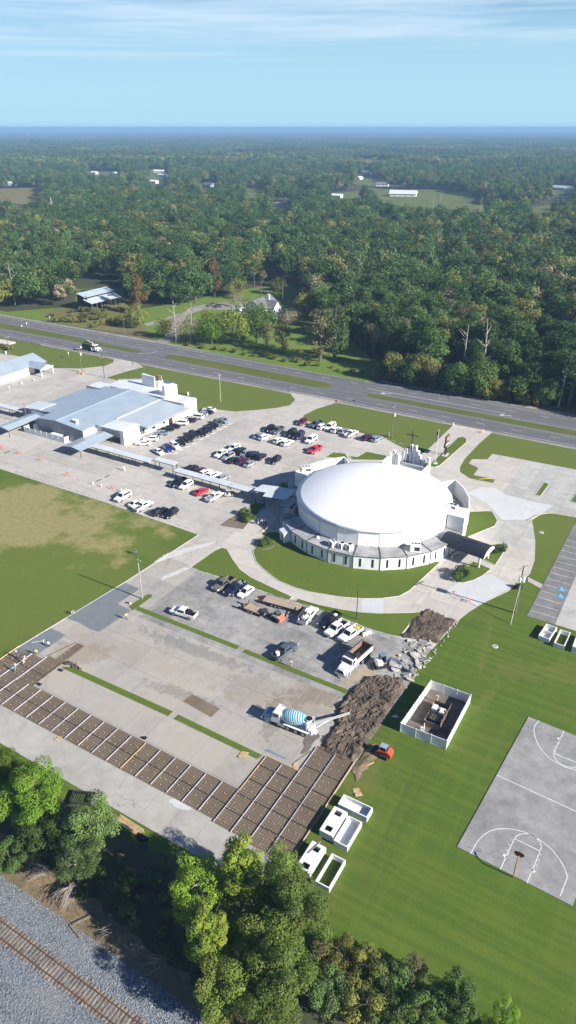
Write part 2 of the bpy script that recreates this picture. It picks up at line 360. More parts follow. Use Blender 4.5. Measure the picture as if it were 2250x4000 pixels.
def smooth(pts, it=2):
    for _ in range(it):
        q = []
        for i in range(len(pts)):
            a, b = pts[i], pts[(i + 1) % len(pts)]
            q += [(a[0] * .75 + b[0] * .25, a[1] * .75 + b[1] * .25), (a[0] * .25 + b[0] * .75, a[1] * .25 + b[1] * .75)]
        pts = q
    return pts
def sheet(name, pts, z, m, kind='structure', parent=None):
    b = B(); p = ccw(pts); b.add([(x, y, z) for x, y in p], [tuple(range(len(p)))])
    o = b.obj(name, m, parent)
    if kind and parent is None: o['kind'] = kind
    return o
def rectp(x0, y0, x1, y1): return [(x0, y0), (x1, y0), (x1, y1), (x0, y1)]
Z0 = 0.05      # top of the paving slabs
def ribbon(b, pts, wd, z, mi=0, closed=False):
    n = len(pts)
    for i in range(n if closed else n - 1):
        a, c = Vector(pts[i][:2]), Vector(pts[(i + 1) % n][:2]); d = c - a
        if d.length < 1e-5: continue
        d.normalize(); q = Vector((-d.y, d.x)) * wd / 2; e = d * wd * 0.15
        b.add([(*(a - q - e), z), (*(c - q + e), z), (*(c + q + e), z), (*(a + q - e), z)], [(0, 1, 2, 3)], mi)
def island(pts, kerb=True, m=None, kw=0.16, kh=0.09, kcol=None, name='grass_island'):
    o = sheet(name, pts, Z0 + 0.035, m or TURF)
    if kerb:
        b = B(); n = len(pts)
        for i in range(n):
            a, c = pts[i], pts[(i + 1) % n]; b.beam((a[0], a[1], Z0 + kh / 2), (c[0], c[1], Z0 + kh / 2), kw, kh)
        b.obj('kerb', kcol or KERB, o)
    return o

# ------------------------------------------------------------------ ground sheets
gs = B(); gs.add([(-30000, -3000, -0.04), (14000, -3000, -0.04), (14000, 30000, -0.04), (-30000, 30000, -0.04)], [(0, 1, 2, 3)])
o = gs.obj('ground', FLOOR); o['kind'] = 'structure'
sheet('lawn', rectp(-460, 31, 260, 221), 0.0, LAWN)
sheet('verge', rectp(-460, 251.5, 160, 258), 0.0, DRYG)

# ------------------------------------------------------------------ concrete paving: base, then slabs with joints
C_ALL = [(-420, 119.5), (-164.2, 119.4), (-128.8, 119.5), (-95.8, 118.4), (-97.2, 93.6), (-98.9, 73.5), (-99.9, 64.1), (-101.5, 48), (-33.2, 48.0), (-31.6, 55.5)] \
    + px([(1402, 2959), (1443, 2891), (1505, 2809), (1588, 2689), (1615, 2646), (1667, 2561), (1707, 2516), (1788, 2426), (1833, 2390), (1892, 2354), (1986, 2310), (2012, 2284), (2050, 2262), (2071, 2240), (2089, 2188), (2091, 2112), (2084, 2067), (2078, 2034), (2098, 2013), (2150, 2005), (2250, 2022)]) \
    + [(40, 182.5), (40, 203.5)] + px([(2250, 1835), (1923, 1773), (1903, 1795), (1844, 1794), (1831, 1811), (1869, 1829), (1849, 1856), (1934, 1874), (1925, 1887), (1833, 1869), (1797, 1844), (1797, 1824), (1815, 1793), (1869, 1735), (1914, 1696)]) \
    + [(-53.5, 221.6), (-66.8, 221.6)] + px([(1757, 1674), (1672, 1755), (1636, 1784), (1500, 1711), (1208, 1647), (1188, 1634), (1186, 1622), (1240, 1596), (1300, 1578)]) \
    + [(-111, 221.6), (-131, 221.6)] + px([(1153, 1562), (1132, 1583), (1086, 1593), (1003, 1602), (914, 1608), (843, 1599), (770, 1612)]) \
    + [(-157, 187.5), (-176, 197), (-194, 199)] + px([(414, 1476), (497, 1450), (560, 1434)]) + [(-207, 221.6), (-226, 221.6)] + px([(445, 1404), (442, 1416), (409, 1430), (310, 1440), (207, 1437)]) + [(-250, 203), (-300, 200), (-420, 200)]
C_ALL = [tuple(p) for p in C_ALL]
o = sheet('pavement', C_ALL, 0.02, JOINT)
def slabs(parent_name, region, cx, cy, ox, oy, matf):
    x0, y0, x1, y1 = region; poly = clip_rect(ccw(C_ALL), *region)
    par = sheet(parent_name, poly, 0.024, JOINT)
    cells = []
    i0, i1 = math.floor((x0 - ox) / cx), math.ceil((x1 - ox) / cx); j0, j1 = math.floor((y0 - oy) / cy), math.ceil((y1 - oy) / cy)
    for i in range(i0, i1):
        for j in range(j0, j1):
            e = 0.025; q = clip_rect(poly, max(x0, ox + i * cx) + e, max(y0, oy + j * cy) + e, min(x1, ox + (i + 1) * cx) - e, min(y1, oy + (j + 1) * cy) - e)
            if len(q) >= 3 and abs(area(q)) > 0.3:
                c = (sum(p[0] for p in q) / len(q), sum(p[1] for p in q) / len(q)); cells.append((math.hypot(*c), c, q))
    cells.sort(key=lambda t: t[0]); rest = B()
    for n, (d, c, q) in enumerate(cells):
        tgt = B() if n < 296 else rest
        tgt.prism([(p[0] - (c[0] if n < 296 else 0), p[1] - (c[1] if n < 296 else 0)) for p in q], 0.022, Z0 + rnd.uniform(-0.004, 0.004), bottom=False)
        if n < 296: tgt.obj('slab', matf(c), par, (c[0], c[1], 0))
    if rest.v: rest.obj('slabs', matf((0, 0)), par)['kind'] = 'stuff'
    return par
def low_mat(c):
    if c[1] < 54.5: return C_STRIP
    if c[1] > 88 and c[0] > -88: return C_LOW
    if c[1] < 66: return C_MID
    return C_MID
slabs('lower_lot', (-103, 40, -25, 106.2), 4.6, 6.25, -31.2, 48.0, low_mat)
slabs('upper_lot', (-300, 106.2, -89, 240), 8.4, 8.4, -89.0, 106.2, lambda c: C_UP)
slabs('loop_drive', (-89, 106.2, -38, 240), 6.2, 6.2, -89.0, 106.2, lambda c: C_LOOP)
slabs('side_lot', (-38, 106.2, 40, 240), 5.2, 5.2, -38.0, 106.2, lambda c: C_RIGHT if c[1] > 155 else C_LOOP)
# darker lot with stall lines at the right, and its footpath
dl = sheet('stall_lot', [(-18.1, 126.2), (22, 126.4), (22, 185), (-17.5, 181)], 0.02, JOINT)
for i in range(8):
    for j in range(10):
        q = clip_rect([(-18.1, 126.2), (22, 126.4), (22, 181), (-17.5, 181)], -18.1 + i * 5.6 + .02, 126.2 + j * 5.5 + .02, -18.1 + (i + 1) * 5.6 - .02, 126.2 + (j + 1) * 5.5 - .02)
        if len(q) > 2 and abs(area(q)) > .3:
            c = q[0]; b = B(); b.prism([(p[0] - c[0], p[1] - c[1]) for p in q], 0.021, Z0, bottom=False); b.obj('slab', C_DARK if i == 0 else C_RIGHT, dl, (c[0], c[1], 0))
for j in range(13):
    y = 128.6 + j * 2.78
    b = B(); ribbon(b, [(-17.6, y), (-12.9, y)], 0.11, Z0 + 0.004); b.obj('stall_line', LINEW, dl)
for (x, y) in ((-14.0, 139.7), (-13.6, 136.9)):            # accessible-bay symbols
    b = B(); b.add([(x - .8, y - .8, Z0 + .006), (x + .8, y - .8, Z0 + .006), (x + .8, y + .8, Z0 + .006), (x - .8, y + .8, Z0 + .006)], [(0, 1, 2, 3)]); pb = b.obj('bay_symbol', BLUEP, dl)
    b = B(); ring = [(x + .05 + .38 * math.cos(t * .5), y - .15 + .38 * math.sin(t * .5)) for t in range(2, 12)]
    ribbon(b, ring, 0.11, Z0 + .010); ribbon(b, [(x - .1, y + .5), (x - .05, y), (x + .35, y), (x + .5, y - .45)], 0.12, Z0 + .011); b.box((x - .12, y + .62, Z0 + .010), (.2, .2, .004)); b.obj('symbol_mark', LINEW, pb)
sheet('footpath', px([(2062, 2254), (2125, 2286), (2117, 2301), (2062, 2272)]), 0.03, C_UP)

# ------------------------------------------------------------------ grass islands and kerbs
I1 = px([(988, 2150), (990, 2165), (1000, 2195), (1030, 2225), (1087, 2270), (1150, 2296), (1211, 2314), (1335, 2334), (1420, 2340), (1490, 2339), (1560, 2330), (1600, 2308), (1722, 2195)]) + [(-48, 132), (-62, 140)] + px([(1112, 2079), (1046, 2079), (1035, 2090)])
island(I1)
island(px([(745, 2217), (838, 2152), (866, 2140), (886, 2146), (910, 2188), (938, 2226), (980, 2257), (1031, 2281), (1100, 2314), (1141, 2333), (1128, 2346), (999, 2302), (793, 2238)]), kw=0.12)
island(px([(1162, 2340), (1242, 2363), (1337, 2382), (1400, 2392), (1478, 2397), (1604, 2395), (1644, 2391), (1649, 2396), (1604, 2433), (1561, 2489), (1514, 2480), (1431, 2454), (1355, 2424), (1270, 2392), (1150, 2352)]), kw=0.12)
island([(-88.4, 86.9), (-63.2, 87.1), (-63.2, 88.2), (-88.6, 88.1)], kerb=False)
island([(-61.7, 86.9), (-39.4, 86.9), (-39.4, 88.0), (-61.7, 88.0)], kerb=False)
island([(-88.3, 66.2), (-63.3, 66.6), (-63.2, 67.9), (-86.5, 67.5)], kerb=False)
island([(-62.0, 66.6), (-45.2, 66.5), (-44.9, 67.6), (-62.0, 67.8)], kerb=False)
island(px([(503, 2368), (578, 2322), (592, 2323), (594, 2332), (530, 2378), (517, 2386)]), kerb=False)
island(px([(1822, 2000), (1909, 1997), (1923, 2000), (1943, 2034), (1932, 2056), (1887, 2074), (1835, 2096), (1812, 2110)]))
island(px([(1905, 2146), (1930, 2148), (1968, 2155), (1954, 2179), (1934, 2209), (1887, 2186), (1892, 2161)]))
island(px([(1847, 2193), (1918, 2224), (1887, 2249), (1851, 2267), (1811, 2278), (1775, 2274), (1797, 2242)]))
island(px([(1678, 1815), (1788, 1710), (1800, 1707), (1811, 1708), (1823, 1717), (1820, 1730), (1717, 1820), (1699, 1826), (1685, 1824)]))
island(px([(2125, 1885), (2145, 1892), (2111, 1939), (2089, 1936)]))
island(px([(2250, 1925), (2228, 1959), (2250, 1966), (2290, 1975), (2310, 1940)]))
island(px([(1362, 1782), (1395, 1786), (1430, 1765), (1513, 1782), (1530, 1800), (1380, 1797)]))
island(px([(1270, 1786), (1304, 1767), (1350, 1774), (1360, 1796)]))
island(px([(978, 1975), (993, 1966), (1043, 1967), (990, 2027), (972, 2037), (968, 2005)]))
# kerb along the field edge of the lower drive
kb = B()
for a, c in zip([(-95.8, 118.4), (-97.2, 93.6)], [(-97.2, 93.6), (-99.9, 64.1)]): kb.beam((*a, 0.05), (*c, 0.05), 0.2, 0.12)
kb.beam((-164.2, 119.4, .05), (-128.8, 119.5, .05), .2, .12); kb.beam((-128.8, 119.5, .05), (-95.8, 118.4, .05), .2, .12)
o = kb.obj('kerb', KERB); o['kind'] = 'structure'

# new concrete patches, wet pours, stains
Zp = Z0 + 0.008
sheet('new_paving', px([(1820, 1925), (1880, 1905), (1935, 1905), (1980, 1935), (2080, 1960), (2160, 1975), (2120, 2005), (2075, 2030), (1962, 2032), (1900, 1965)]), Zp, C_NEW)
sheet('new_paving', px([(1919, 2243), (2003, 2289), (1892, 2354), (1857, 2369), (1745, 2308), (1790, 2276), (1812, 2281), (1851, 2270), (1887, 2252)]), Zp, C_NEW)
sheet('new_paving', px([(1412, 2339), (1498, 2340), (1499, 2396), (1410, 2390)]), Zp, C_NEW)
def ragged(pts, amp=0.25, step=0.8):
    out = []
    for i in range(len(pts)):
        a, b = Vector(pts[i]), Vector(pts[(i + 1) % len(pts)]); n = max(1, int((b - a).length / step))
        for k in range(n):
            p = a.lerp(b, k / n); out.append((p.x + rnd.uniform(-amp, amp) * (k > 0), p.y + rnd.uniform(-amp, amp) * (k > 0)))
    return out
sheet('fresh_concrete', ragged([(-97, 93.3), (-92.7, 93.2), (-93, 86.6), (-88.9, 86.2), (-89.6, 77.6), (-92, 77.4), (-95, 77.8), (-98.6, 77.5), (-98.0, 86)], 0.06), Zp + 0.03, C_WET)
sheet('fresh_concrete', ragged([(-98.8, 73.6), (-94.6, 73.5), (-94.7, 66.9), (-97, 65.8), (-99.6, 64.4)], 0.12), Zp + 0.03, C_WET)
sheet('wet_stain', smooth(px([(1195, 2870), (1240, 2862), (1255, 2880), (1225, 2895), (1210, 2930), (1185, 2948), (1168, 2945), (1190, 2915), (1180, 2900)]), 2), Zp, mat('slurry_stain', (0.13, 0.115, 0.095), (0.17, 0.15, 0.125), 1.0, rough=0.5))
for q_ in ([(-97.2, 108), (-90.5, 118), (-89.9, 117.2), (-92.5, 112), (-95.5, 105), (-97.2, 102)], [(-91.5, 100), (-88.6, 107), (-88.0, 106.6), (-89.6, 101), (-91, 97.5)]): sheet('slurry_streak', ragged(smooth(q_, 1), .28, .5), Zp, mat('slurry_white', (.54, .53, .50), (.46, .45, .42), .8))

# ------------------------------------------------------------------ parking marks
mk = bpy.data.objects['lower_lot']
def line(pts, wd, m, parent, name='stall_line', z=Z0 + 0.012):
    b = B(); ribbon(b, pts, wd, z); return b.obj(name, m, parent)
for i in range(15):
    x = -85.6 + i * 2.8
    if x < -41: line([(x, 88.2), (x + .2, 93.8)], 0.12, WORN, mk)
for i in range(17):
    x = -87.0 + i * 2.8
    if x < -47 and not (-84 < x < -78): line([(x, 99.6), (x + .1, 105.3)], 0.12, WORN, mk)
for i in range(14):
    x = -86 + i * 2.8
    if x < -47: line([(x, 60.6), (x, 66.0)], 0.10, WORN, mk)
for i in range(10):
    x = -66 + i * 2.8
    line([(x, 81.4), (x, 86.7)], 0.10, WORN, mk)
for y0, x0 in ((88.4, -62.9), (60.8, -64.2)):                 # hatched walkway between the bays
    for k in range(7): line([(x0, y0 + k * .8), (x0 + 1.6, y0 + .9 + k * .8)], 0.09, WORN, mk, 'hatch_line')
up = bpy.data.objects['upper_lot']; w3 = win(400, 1500, 600); w4 = win(900, 1550, 600)
for i in range(13):
    a = w3(600 + i * 47, 650 - i * 25); line([a, (a.x + 2.2, a.y + 4.9)], 0.12, YLINE, up)
    b_ = w3(470 + i * 44, 610 - i * 29)
    if i < 11: line([b_, (b_.x - 2.2, b_.y - 4.4)], 0.12, YLINE, up)
for i in range(14):
    x = -112.0 + i * 2.75
    line([(x, 182.2), (x - .1, 187.2)], 0.11, WORN, up if x < -89 else bpy.data.objects['loop_drive'])
for i in range(9):
    x = -127 + i * 2.8; line([(x, 120.4), (x, 125.4)], 0.11, WORN, up)
for i in range(16):
    x = -132 + i * 2.8; line([(x, 158.5), (x, 169.5)], 0.10, WORN, up)

# ------------------------------------------------------------------ highway
sheet('road_shoulder', rectp(-700, 220.4, 200, 252.6), 0.004, GRAVEL)
rd = sheet('highway', rectp(-700, 222.0, 200, 250.3), 0.012, ASPH)
MED = lawn_mat('median_grass', (0.085, 0.115, 0.025), (0.17, 0.14, 0.05))
sheet('median', [(-700, 232.0), (-304, 232.1), (-253, 233.2), (-219, 233.0), (-214.5, 234.6), (-216, 236.0), (-257, 238.6), (-316, 239.6), (-700, 239.8)], 0.03, MED)
sheet('median', [(-202.8, 235.5), (-201.5, 233.6), (-192, 232.6), (-127.0, 231.8), (-121, 234.0), (-119.6, 236.0), (-124, 238.4), (-144.5, 239.6), (-196, 239.4), (-201.5, 237.8)], 0.03, MED)
sheet('median', [(-105.4, 234.6), (-102, 232.4), (-30, 232.0), (200, 232.0), (200, 236.6), (-30, 236.4), (-80, 236.0), (-103, 235.8)], 0.03, MED)
def road_line(x0, x1, y, wd=0.14, m=None, name='lane_line'): line([(x0, y), (x1, y)], wd, m or LINEW, rd, name, 0.017)
for x0, x1 in ((-700, -228), (-204, -133), (-109, -70), (-51, 200)): road_line(x0, x1, 223.2)
road_line(-700, 200, 248.1)
for x0, x1 in ((-700, -218), (-203, -122), (-104, 200)): road_line(x0, x1, 231.0, 0.12, YLINE); road_line(x0, x1, 240.6 if x0 < -110 else 237.4, 0.12, YLINE)
for k in range(50):
    x = -500 + k * 12.2
    road_line(x, x + 3.3, 227.1); road_line(x + 5, x + 8.3, 244.4)
road_line(-107.6, -54.6, 240.9, 0.2)
ar = B()
for x in (-99.5, -54.5):
    y = 238.9
    ribbon(ar, [(x + 2.6, y + .5), (x + 1.0, y + .5), (x - .2, y + .1)], 0.32, 0.0175); ar.add([(x - 1.6, y - 0.9, .018), (x + .5, y - .35, .018), (x - .8, y + .75, .018)], [(0, 1, 2)])
ar.obj('turn_arrow', LINEW, rd)
line([(-215.5, 233.0), (-212.5, 234.0), (-210.5, 236.4), (-210, 239.0)], 0.3, LINEW, rd, 'island_line', 0.017)
sheet('gravel_turnout', smooth([(-131, 221.8), (-111, 221.8), (-108, 223), (-112, 224), (-132, 223.6)], 1), 0.02, GRAVEL)

# ------------------------------------------------------------------ rebar beds: dirt, bars, chairs, form boards
FORM = mat('form_board', (0.44, 0.42, 0.46), (0.33, 0.32, 0.36), 1.0, rough=0.6)
REBAR = mat('rebar', (.13, .095, .07), (.09, .068, .052), 4.0)
def bed(rects, name='graded_bed'):
    o = None
    b = B()
    for (x0, y0, x1, y1) in rects: b.add([(x0, y0, Z0 + .016), (x1, y0, Z0 + .016), (x1, y1, Z0 + .016), (x0, y1, Z0 + .016)], [(0, 1, 2, 3)])
    o = b.obj(name, DIRT); o['kind'] = 'structure'
    bars = B(); ch = B()
    for (x0, y0, x1, y1) in rects:
        for i in range(int((x1 - x0) / 0.45)): bars.beam((x0 + .2 + i * .45, y0, Z0 + .10), (x0 + .2 + i * .45, y1, Z0 + .10), .014, .014)
        for j in range(int((y1 - y0) / 0.45)): bars.beam((x0, y0 + .2 + j * .45, Z0 + .12), (x1, y0 + .2 + j * .45, Z0 + .12), .022, .022)
        for i in range(max(1, int((x1 - x0) / 1.15))):
            for j in range(max(1, int((y1 - y0) / 1.3))):
                ch.box((x0 + .55 + i * 1.15 + rnd.uniform(-.22, .22), y0 + .6 + j * 1.3 + rnd.uniform(-.25, .25), Z0 + .11), (.062, .062, .12), 0, rnd.random())
    bars.obj('rebar_mat', REBAR, o)['kind'] = 'stuff'; ch.obj('rebar_chairs', mat('plastic_chairs', (0.72, 0.72, 0.66)), o)['kind'] = 'stuff'
    return o
bm_ = bed([(-97.0, 54.0, -44.3, 60.0)]); br_ = bed([(-44.3, 53.5, -38.2, 67.6), (-38.2, 53.2, -31.7, 73.6)]); bl_ = bed([(-92.6, 60.0, -88.7, 67.4), (-99.6, 60.0, -92.6, 66.2), (-90.8, 67.4, -88.9, 72.9)])
def fboard(par, a, b, m=None, h=.2, wd=.055): q = B(); q.beam((*a, Z0 + .02 + h / 2), (*b, Z0 + .02 + h / 2), wd, h); return q.obj('form_board', m or FORM, par)
for i in range(18):
    x = -95.8 + i * 3.03
    if x < -44: fboard(bm_, (x, 54.0), (x, 60.0), WOOD if i == 11 else None)
q = B(); q.beam((-97, 57, Z0 + .1), (-44.3, 57, Z0 + .1), .09, .09); q.obj('joint_strip', DARKM, bm_)
fboard(bm_, (-88.6, 60.06), (-44.4, 60.06), OLDWOOD, .1); fboard(bm_, (-97, 53.95), (-44, 53.95), OLDWOOD, .08)
for x, y1 in ((-41.2, 67.5), (-38.2, 73.4), (-34.9, 73.5)): fboard(br_, (x, 53.4), (x, y1))
fboard(br_, (-44.3, 53.5), (-44.3, 60.2))
fboard(br_, (-31.65, 53.2), (-31.65, 73.6), WOOD, .22); fboard(br_, (-44.2, 60.1), (-44.2, 67.6), WOOD); fboard(br_, (-44.2, 67.65), (-38.2, 67.65), WOOD); fboard(br_, (-38.2, 73.65), (-31.7, 73.65), WOOD)
for y in (56.4, 59.5, 62.6, 65.7): q = B(); q.beam((-44.2, y, Z0 + .1), (-31.8, y, Z0 + .1), .09, .09); q.obj('joint_strip', DARKM, br_)
q = B(); q.beam((-38.1, 69.2, Z0 + .1), (-31.8, 69.2, Z0 + .1), .09, .09); q.obj('joint_strip', DARKM, br_)
fboard(bl_, (-92.65, 59.6), (-92.65, 66.9)); fboard(bl_, (-95.8, 60), (-95.8, 66.2)); fboard(bl_, (-92.6, 67.2), (-90.9, 72.9), OLDWOOD); fboard(bl_, (-88.75, 60), (-88.75, 67.4), OLDWOOD); fboard(bl_, (-99.7, 60), (-99.7, 66.3), WOOD)
q = B(); q.beam((-99.6, 63, Z0 + .1), (-88.8, 63, Z0 + .1), .08, .08); q.obj('joint_strip', DARKM, bl_)
# small bed near the walkway and the brown cut-out in the lot
wq = win(800, 1850, 400); sb = [tuple(wq(*p)[:2]) for p in ((210, 735), (540, 790), (620, 690), (560, 660), (640, 520), (590, 490), (470, 570), (330, 650))]
o = sheet('graded_bed', sb, Zp, DIRT)
for a, c in (((355, 765), (510, 655)), ((330, 650), (600, 700))): A_, C_ = wq(*a), wq(*c); q = B(); q.beam((A_.x, A_.y, Z0 + .08), (C_.x, C_.y, Z0 + .08), .1, .12); q.obj('form_board', OLDWOOD, o)
sheet('dirt_patch', px([(714, 2740), (752, 2713), (860, 2770), (824, 2803)]), Zp, DIRT)
sheet('white_washout', ragged(smooth(px([(650, 3128), (690, 3116), (720, 3132), (770, 3150), (735, 3168), (690, 3158)]), 1), .3, .5), Zp, C_NEW)

# ------------------------------------------------------------------ churned mud and broken slabs
def mud(name, poly, h, step=0.2, dirs=0.6, m=None):
    poly = ragged(poly, .45, .9)
    xs = [p[0] for p in poly]; ys = [p[1] for p in poly]; nx = int((max(xs) - min(xs)) / step) + 1; ny = int((max(ys) - min(ys)) / step) + 1
    idx = {}; b = B(); vs = []; fs = []
    cs, sn = math.cos(dirs), math.sin(dirs)
    def edge(p):
        d = 9
        for i in range(len(poly)):
            a, c = Vector(poly[i]), Vector(poly[(i + 1) % len(poly)]); t = max(0, min(1, (Vector(p) - a).dot(c - a) / max(1e-6, (c - a).length_squared))); d = min(d, (Vector(p) - a.lerp(c, t)).length)
        return d
    for i in range(nx):
        for j in range(ny):
            p = (min(xs) + i * step, min(ys) + j * step)
            if not inside(p, poly): continue
            u, v_ = p[0] * cs + p[1] * sn, -p[0] * sn + p[1] * cs
            wob = mnoise.noise(Vector((u * .18, v_ * .18, 3)))
            z = 0.5 + 0.5 * mnoise.fractal(Vector((p[0] * .9, p[1] * .9, 1.3)), 0.8, 2.0, 5)
            z += 0.45 * abs(mnoise.noise(Vector((u * .35, v_ * 2.2, 5)))) + 0.55 * abs(mnoise.fractal(Vector((p[0] * 2.6, p[1] * 2.6, 9)), .8, 2.0, 3)) + 0.5 * max(0, mnoise.noise(Vector((p[0] * .35, p[1] * .35, 8))))
            f = min(1.0, edge(p) / 0.8)
            idx[i, j] = len(vs); vs.append((p[0], p[1], Z0 + 0.03 + max(0, z) * h * f))
    for (i, j) in idx:
        if (i + 1, j) in idx and (i, j + 1) in idx and (i + 1, j + 1) in idx: fs.append((idx[i, j], idx[i + 1, j], idx[i + 1, j + 1], idx[i, j + 1]))
    b.add(vs, fs); o = b.obj(name, m or MUD); o['kind'] = 'structure'; return o
mud('mud', ccw(px([(1667, 2377), (1788, 2426), (1707, 2516), (1625, 2500), (1559, 2489), (1606, 2426)])), 0.38, dirs=0.2)
mud('mud', ccw(px([(1425, 2640), (1411, 2655), (1356, 2713), (1295, 2795), (1310, 2834), (1245, 2921), (1312, 2952), (1380, 2983), (1402, 2959), (1443, 2896), (1505, 2809), (1588, 2689), (1559, 2646), (1500, 2640)])), 0.55, step=.16, dirs=1.2)
mud('mud', ccw(px([(1380, 2990), (1410, 2960), (1450, 2905), (1470, 2900), (1480, 2960), (1440, 3010), (1390, 3060)])), 0.15, m=DRYG)
sheet('spilled_soil', smooth(px([(1440, 2640), (1400, 2660), (1330, 2690), (1345, 2650), (1400, 2610), (1460, 2600), (1500, 2625)]), 2), Zp, mat('dusty_soil', (0.33, 0.275, 0.205), (0.27, 0.225, 0.165), 1.0))
SLABM = [mat('broken_concrete', (0.50, 0.475, 0.43), (0.38, 0.36, 0.325), 1.4, (0.29, 0.26, 0.22), 0.5, orand=0.12)]
wr = win(1380, 2440, 320)
big = [((1230, 340), 2.0, 1.3), ((1085, 555), 1.7, 1.3), ((750, 790), 2.1, 1.3), ((1000, 985), 1.5, .9), ((1260, 640), 1.5, 1.2), ((1150, 740), 1.4, 1.0), ((1060, 350), 1.5, .8), ((1330, 390), 1.3, 1.0), ((1170, 480), 1.6, .8), ((930, 900), 1.4, .9), ((1130, 680), 1.4, .7), ((700, 700), 1.7, 1.0), ((940, 780), 1.0, .7), ((1200, 425), 1.3, .6), ((1000, 300), 1.0, .7), ((900, 690), .9, .6)]
def slab_piece(c, a, b_, th, tilt):
    n = rnd.randint(5, 8); pts = []
    for k in range(n):
        t = 2 * math.pi * (k + rnd.uniform(-.3, .3)) / n; r = rnd.uniform(.8, 1.15); pts.append((a / 2 * r * math.cos(t), b_ / 2 * r * math.sin(t)))
    q = B(); q.prism(pts, 0, th); o = q.obj('concrete_slab', SLABM[0], None, (c.x, c.y, Z0 + .05 + abs(math.sin(tilt)) * a * .25), rnd.uniform(-.6, .6))
    o.rotation_euler = (rnd.uniform(-.18, .18), tilt, rnd.uniform(0, 3.1)); return o
lab = ['broad flat broken slab beside the upper mud patch', 'pale broken slab tilted at the middle of the rubble heap', 'large broken slab under the excavator arm', 'oval broken slab at the corner nearest the white vinyl fence', 'broken slab at the lawn edge of the rubble heap', 'broken slab right of the excavator bucket', 'narrow broken slab at the top left of the rubble heap', 'cracked slab at the right end of the rubble heap', 'long thin grey slab in the upper half of the heap', 'muddy broken slab just below the excavator bucket', 'steeply tilted slab on the right half of the heap', 'brown broken slab leaning behind the excavator arm', 'small slab beside the end of the excavator arm', 'thin slab under the broad flat one', 'small slab at the left tip of the heap', 'small broken piece left of the tilted pale slab']
for i, ((x, y), a, b_) in enumerate(big): tag(slab_piece(wr(x, y), a * 1.3, b_ * 1.3, .16, rnd.uniform(-.35, .35)), lab[i], 'concrete slab', 'broken slabs in the rubble heap')
q = B()
for k in range(80):
    t = rnd.random(); c = wr(900 + 480 * rnd.random() - 250 * t, 290 + 640 * t + rnd.uniform(-60, 60)); r = rnd.uniform(.12, .4)
    q.box((c.x, c.y, Z0 + r * .4), (r * 1.6, r, r * .6), 0, rnd.random() * 3, rnd.uniform(-.5, .5), rnd.uniform(-.5, .5))
tag(q.obj('rubble', SLABM[0]), kind='stuff')
q = B()
for k in range(90):     # crumbled kerb at the dug-up ends
    t = rnd.random(); c = P(1667 + 121 * t, 2379 + 49 * t) if k < 50 else P(1590 + 200 * t, 2690 - 262 * t); r = rnd.uniform(.1, .3)
    q.box((c.x + rnd.uniform(-.3, .3), c.y + rnd.uniform(-.3, .3), Z0 + r * .3), (r * 1.4, r, r * .6), 0, rnd.random() * 3, rnd.uniform(-.4, .4))
tag(q.obj('kerb_rubble', SLABM[0]), kind='stuff')

# ------------------------------------------------------------------ basketball court
wc = win(1500, 2600, 750)
A_, B_, Cc = P(1785, 3309), P(2064, 2801), P(2236, 3541); D_ = B_ + (Cc - A_)
ct = B(); ct.prism(ccw([tuple(p[:2]) for p in (A_, B_, D_, Cc)]), 0.0, 0.10); ct = ct.obj('basketball_court', C_COURT); ct['kind'] = 'structure'
def cl(pts, wd=0.13): line([tuple(wc(*p, .1)[:2]) for p in pts], wd, LINEW, ct, 'court_line', 0.106)
cl([(652, 1420), (672, 1385), (700, 1335), (725, 1305), (750, 1280), (800, 1248), (860, 1232), (930, 1230), (1000, 1240), (1060, 1256), (1130, 1287), (1200, 1332), (1270, 1393), (1320, 1455), (1360, 1522), (1385, 1595), (1330, 1738)])
cl([(878, 1537), (985, 1305), (1178, 1400), (1080, 1640)]); cl([(985, 1305), (1000, 1287), (1030, 1273), (1070, 1268), (1110, 1276), (1150, 1302), (1178, 1335), (1188, 1365), (1178, 1400)])
cl([(855, 828), (1449, 1100), (1700, 1216)])
cl([(1170, 415), (1140, 450), (1130, 490), (1140, 540), (1165, 600), (1200, 650), (1250, 700), (1310, 740), (1370, 767), (1449, 787), (1530, 792), (1600, 780), (1660, 750)])
cl([(1358, 492), (1280, 660), (1449, 730), (1500, 752), (1580, 580)]); cl([(1280, 660), (1285, 692), (1305, 722), (1340, 747), (1385, 765), (1430, 768), (1475, 765), (1500, 752)])
for p in ((970, 1318), (948, 1354), (932, 1394), (1180, 1424), (1164, 1466), (1148, 1505), (1316, 585), (1300, 614), (1286, 645)): cl([(p[0] - 11, p[1] - 5), (p[0] + 11, p[1] + 5)], .1)
for p in ((912, 1435), (1128, 1550), (1322, 553)): cl([(p[0] - 8, p[1] - 8), (p[0] + 8, p[1] + 8)], .42)

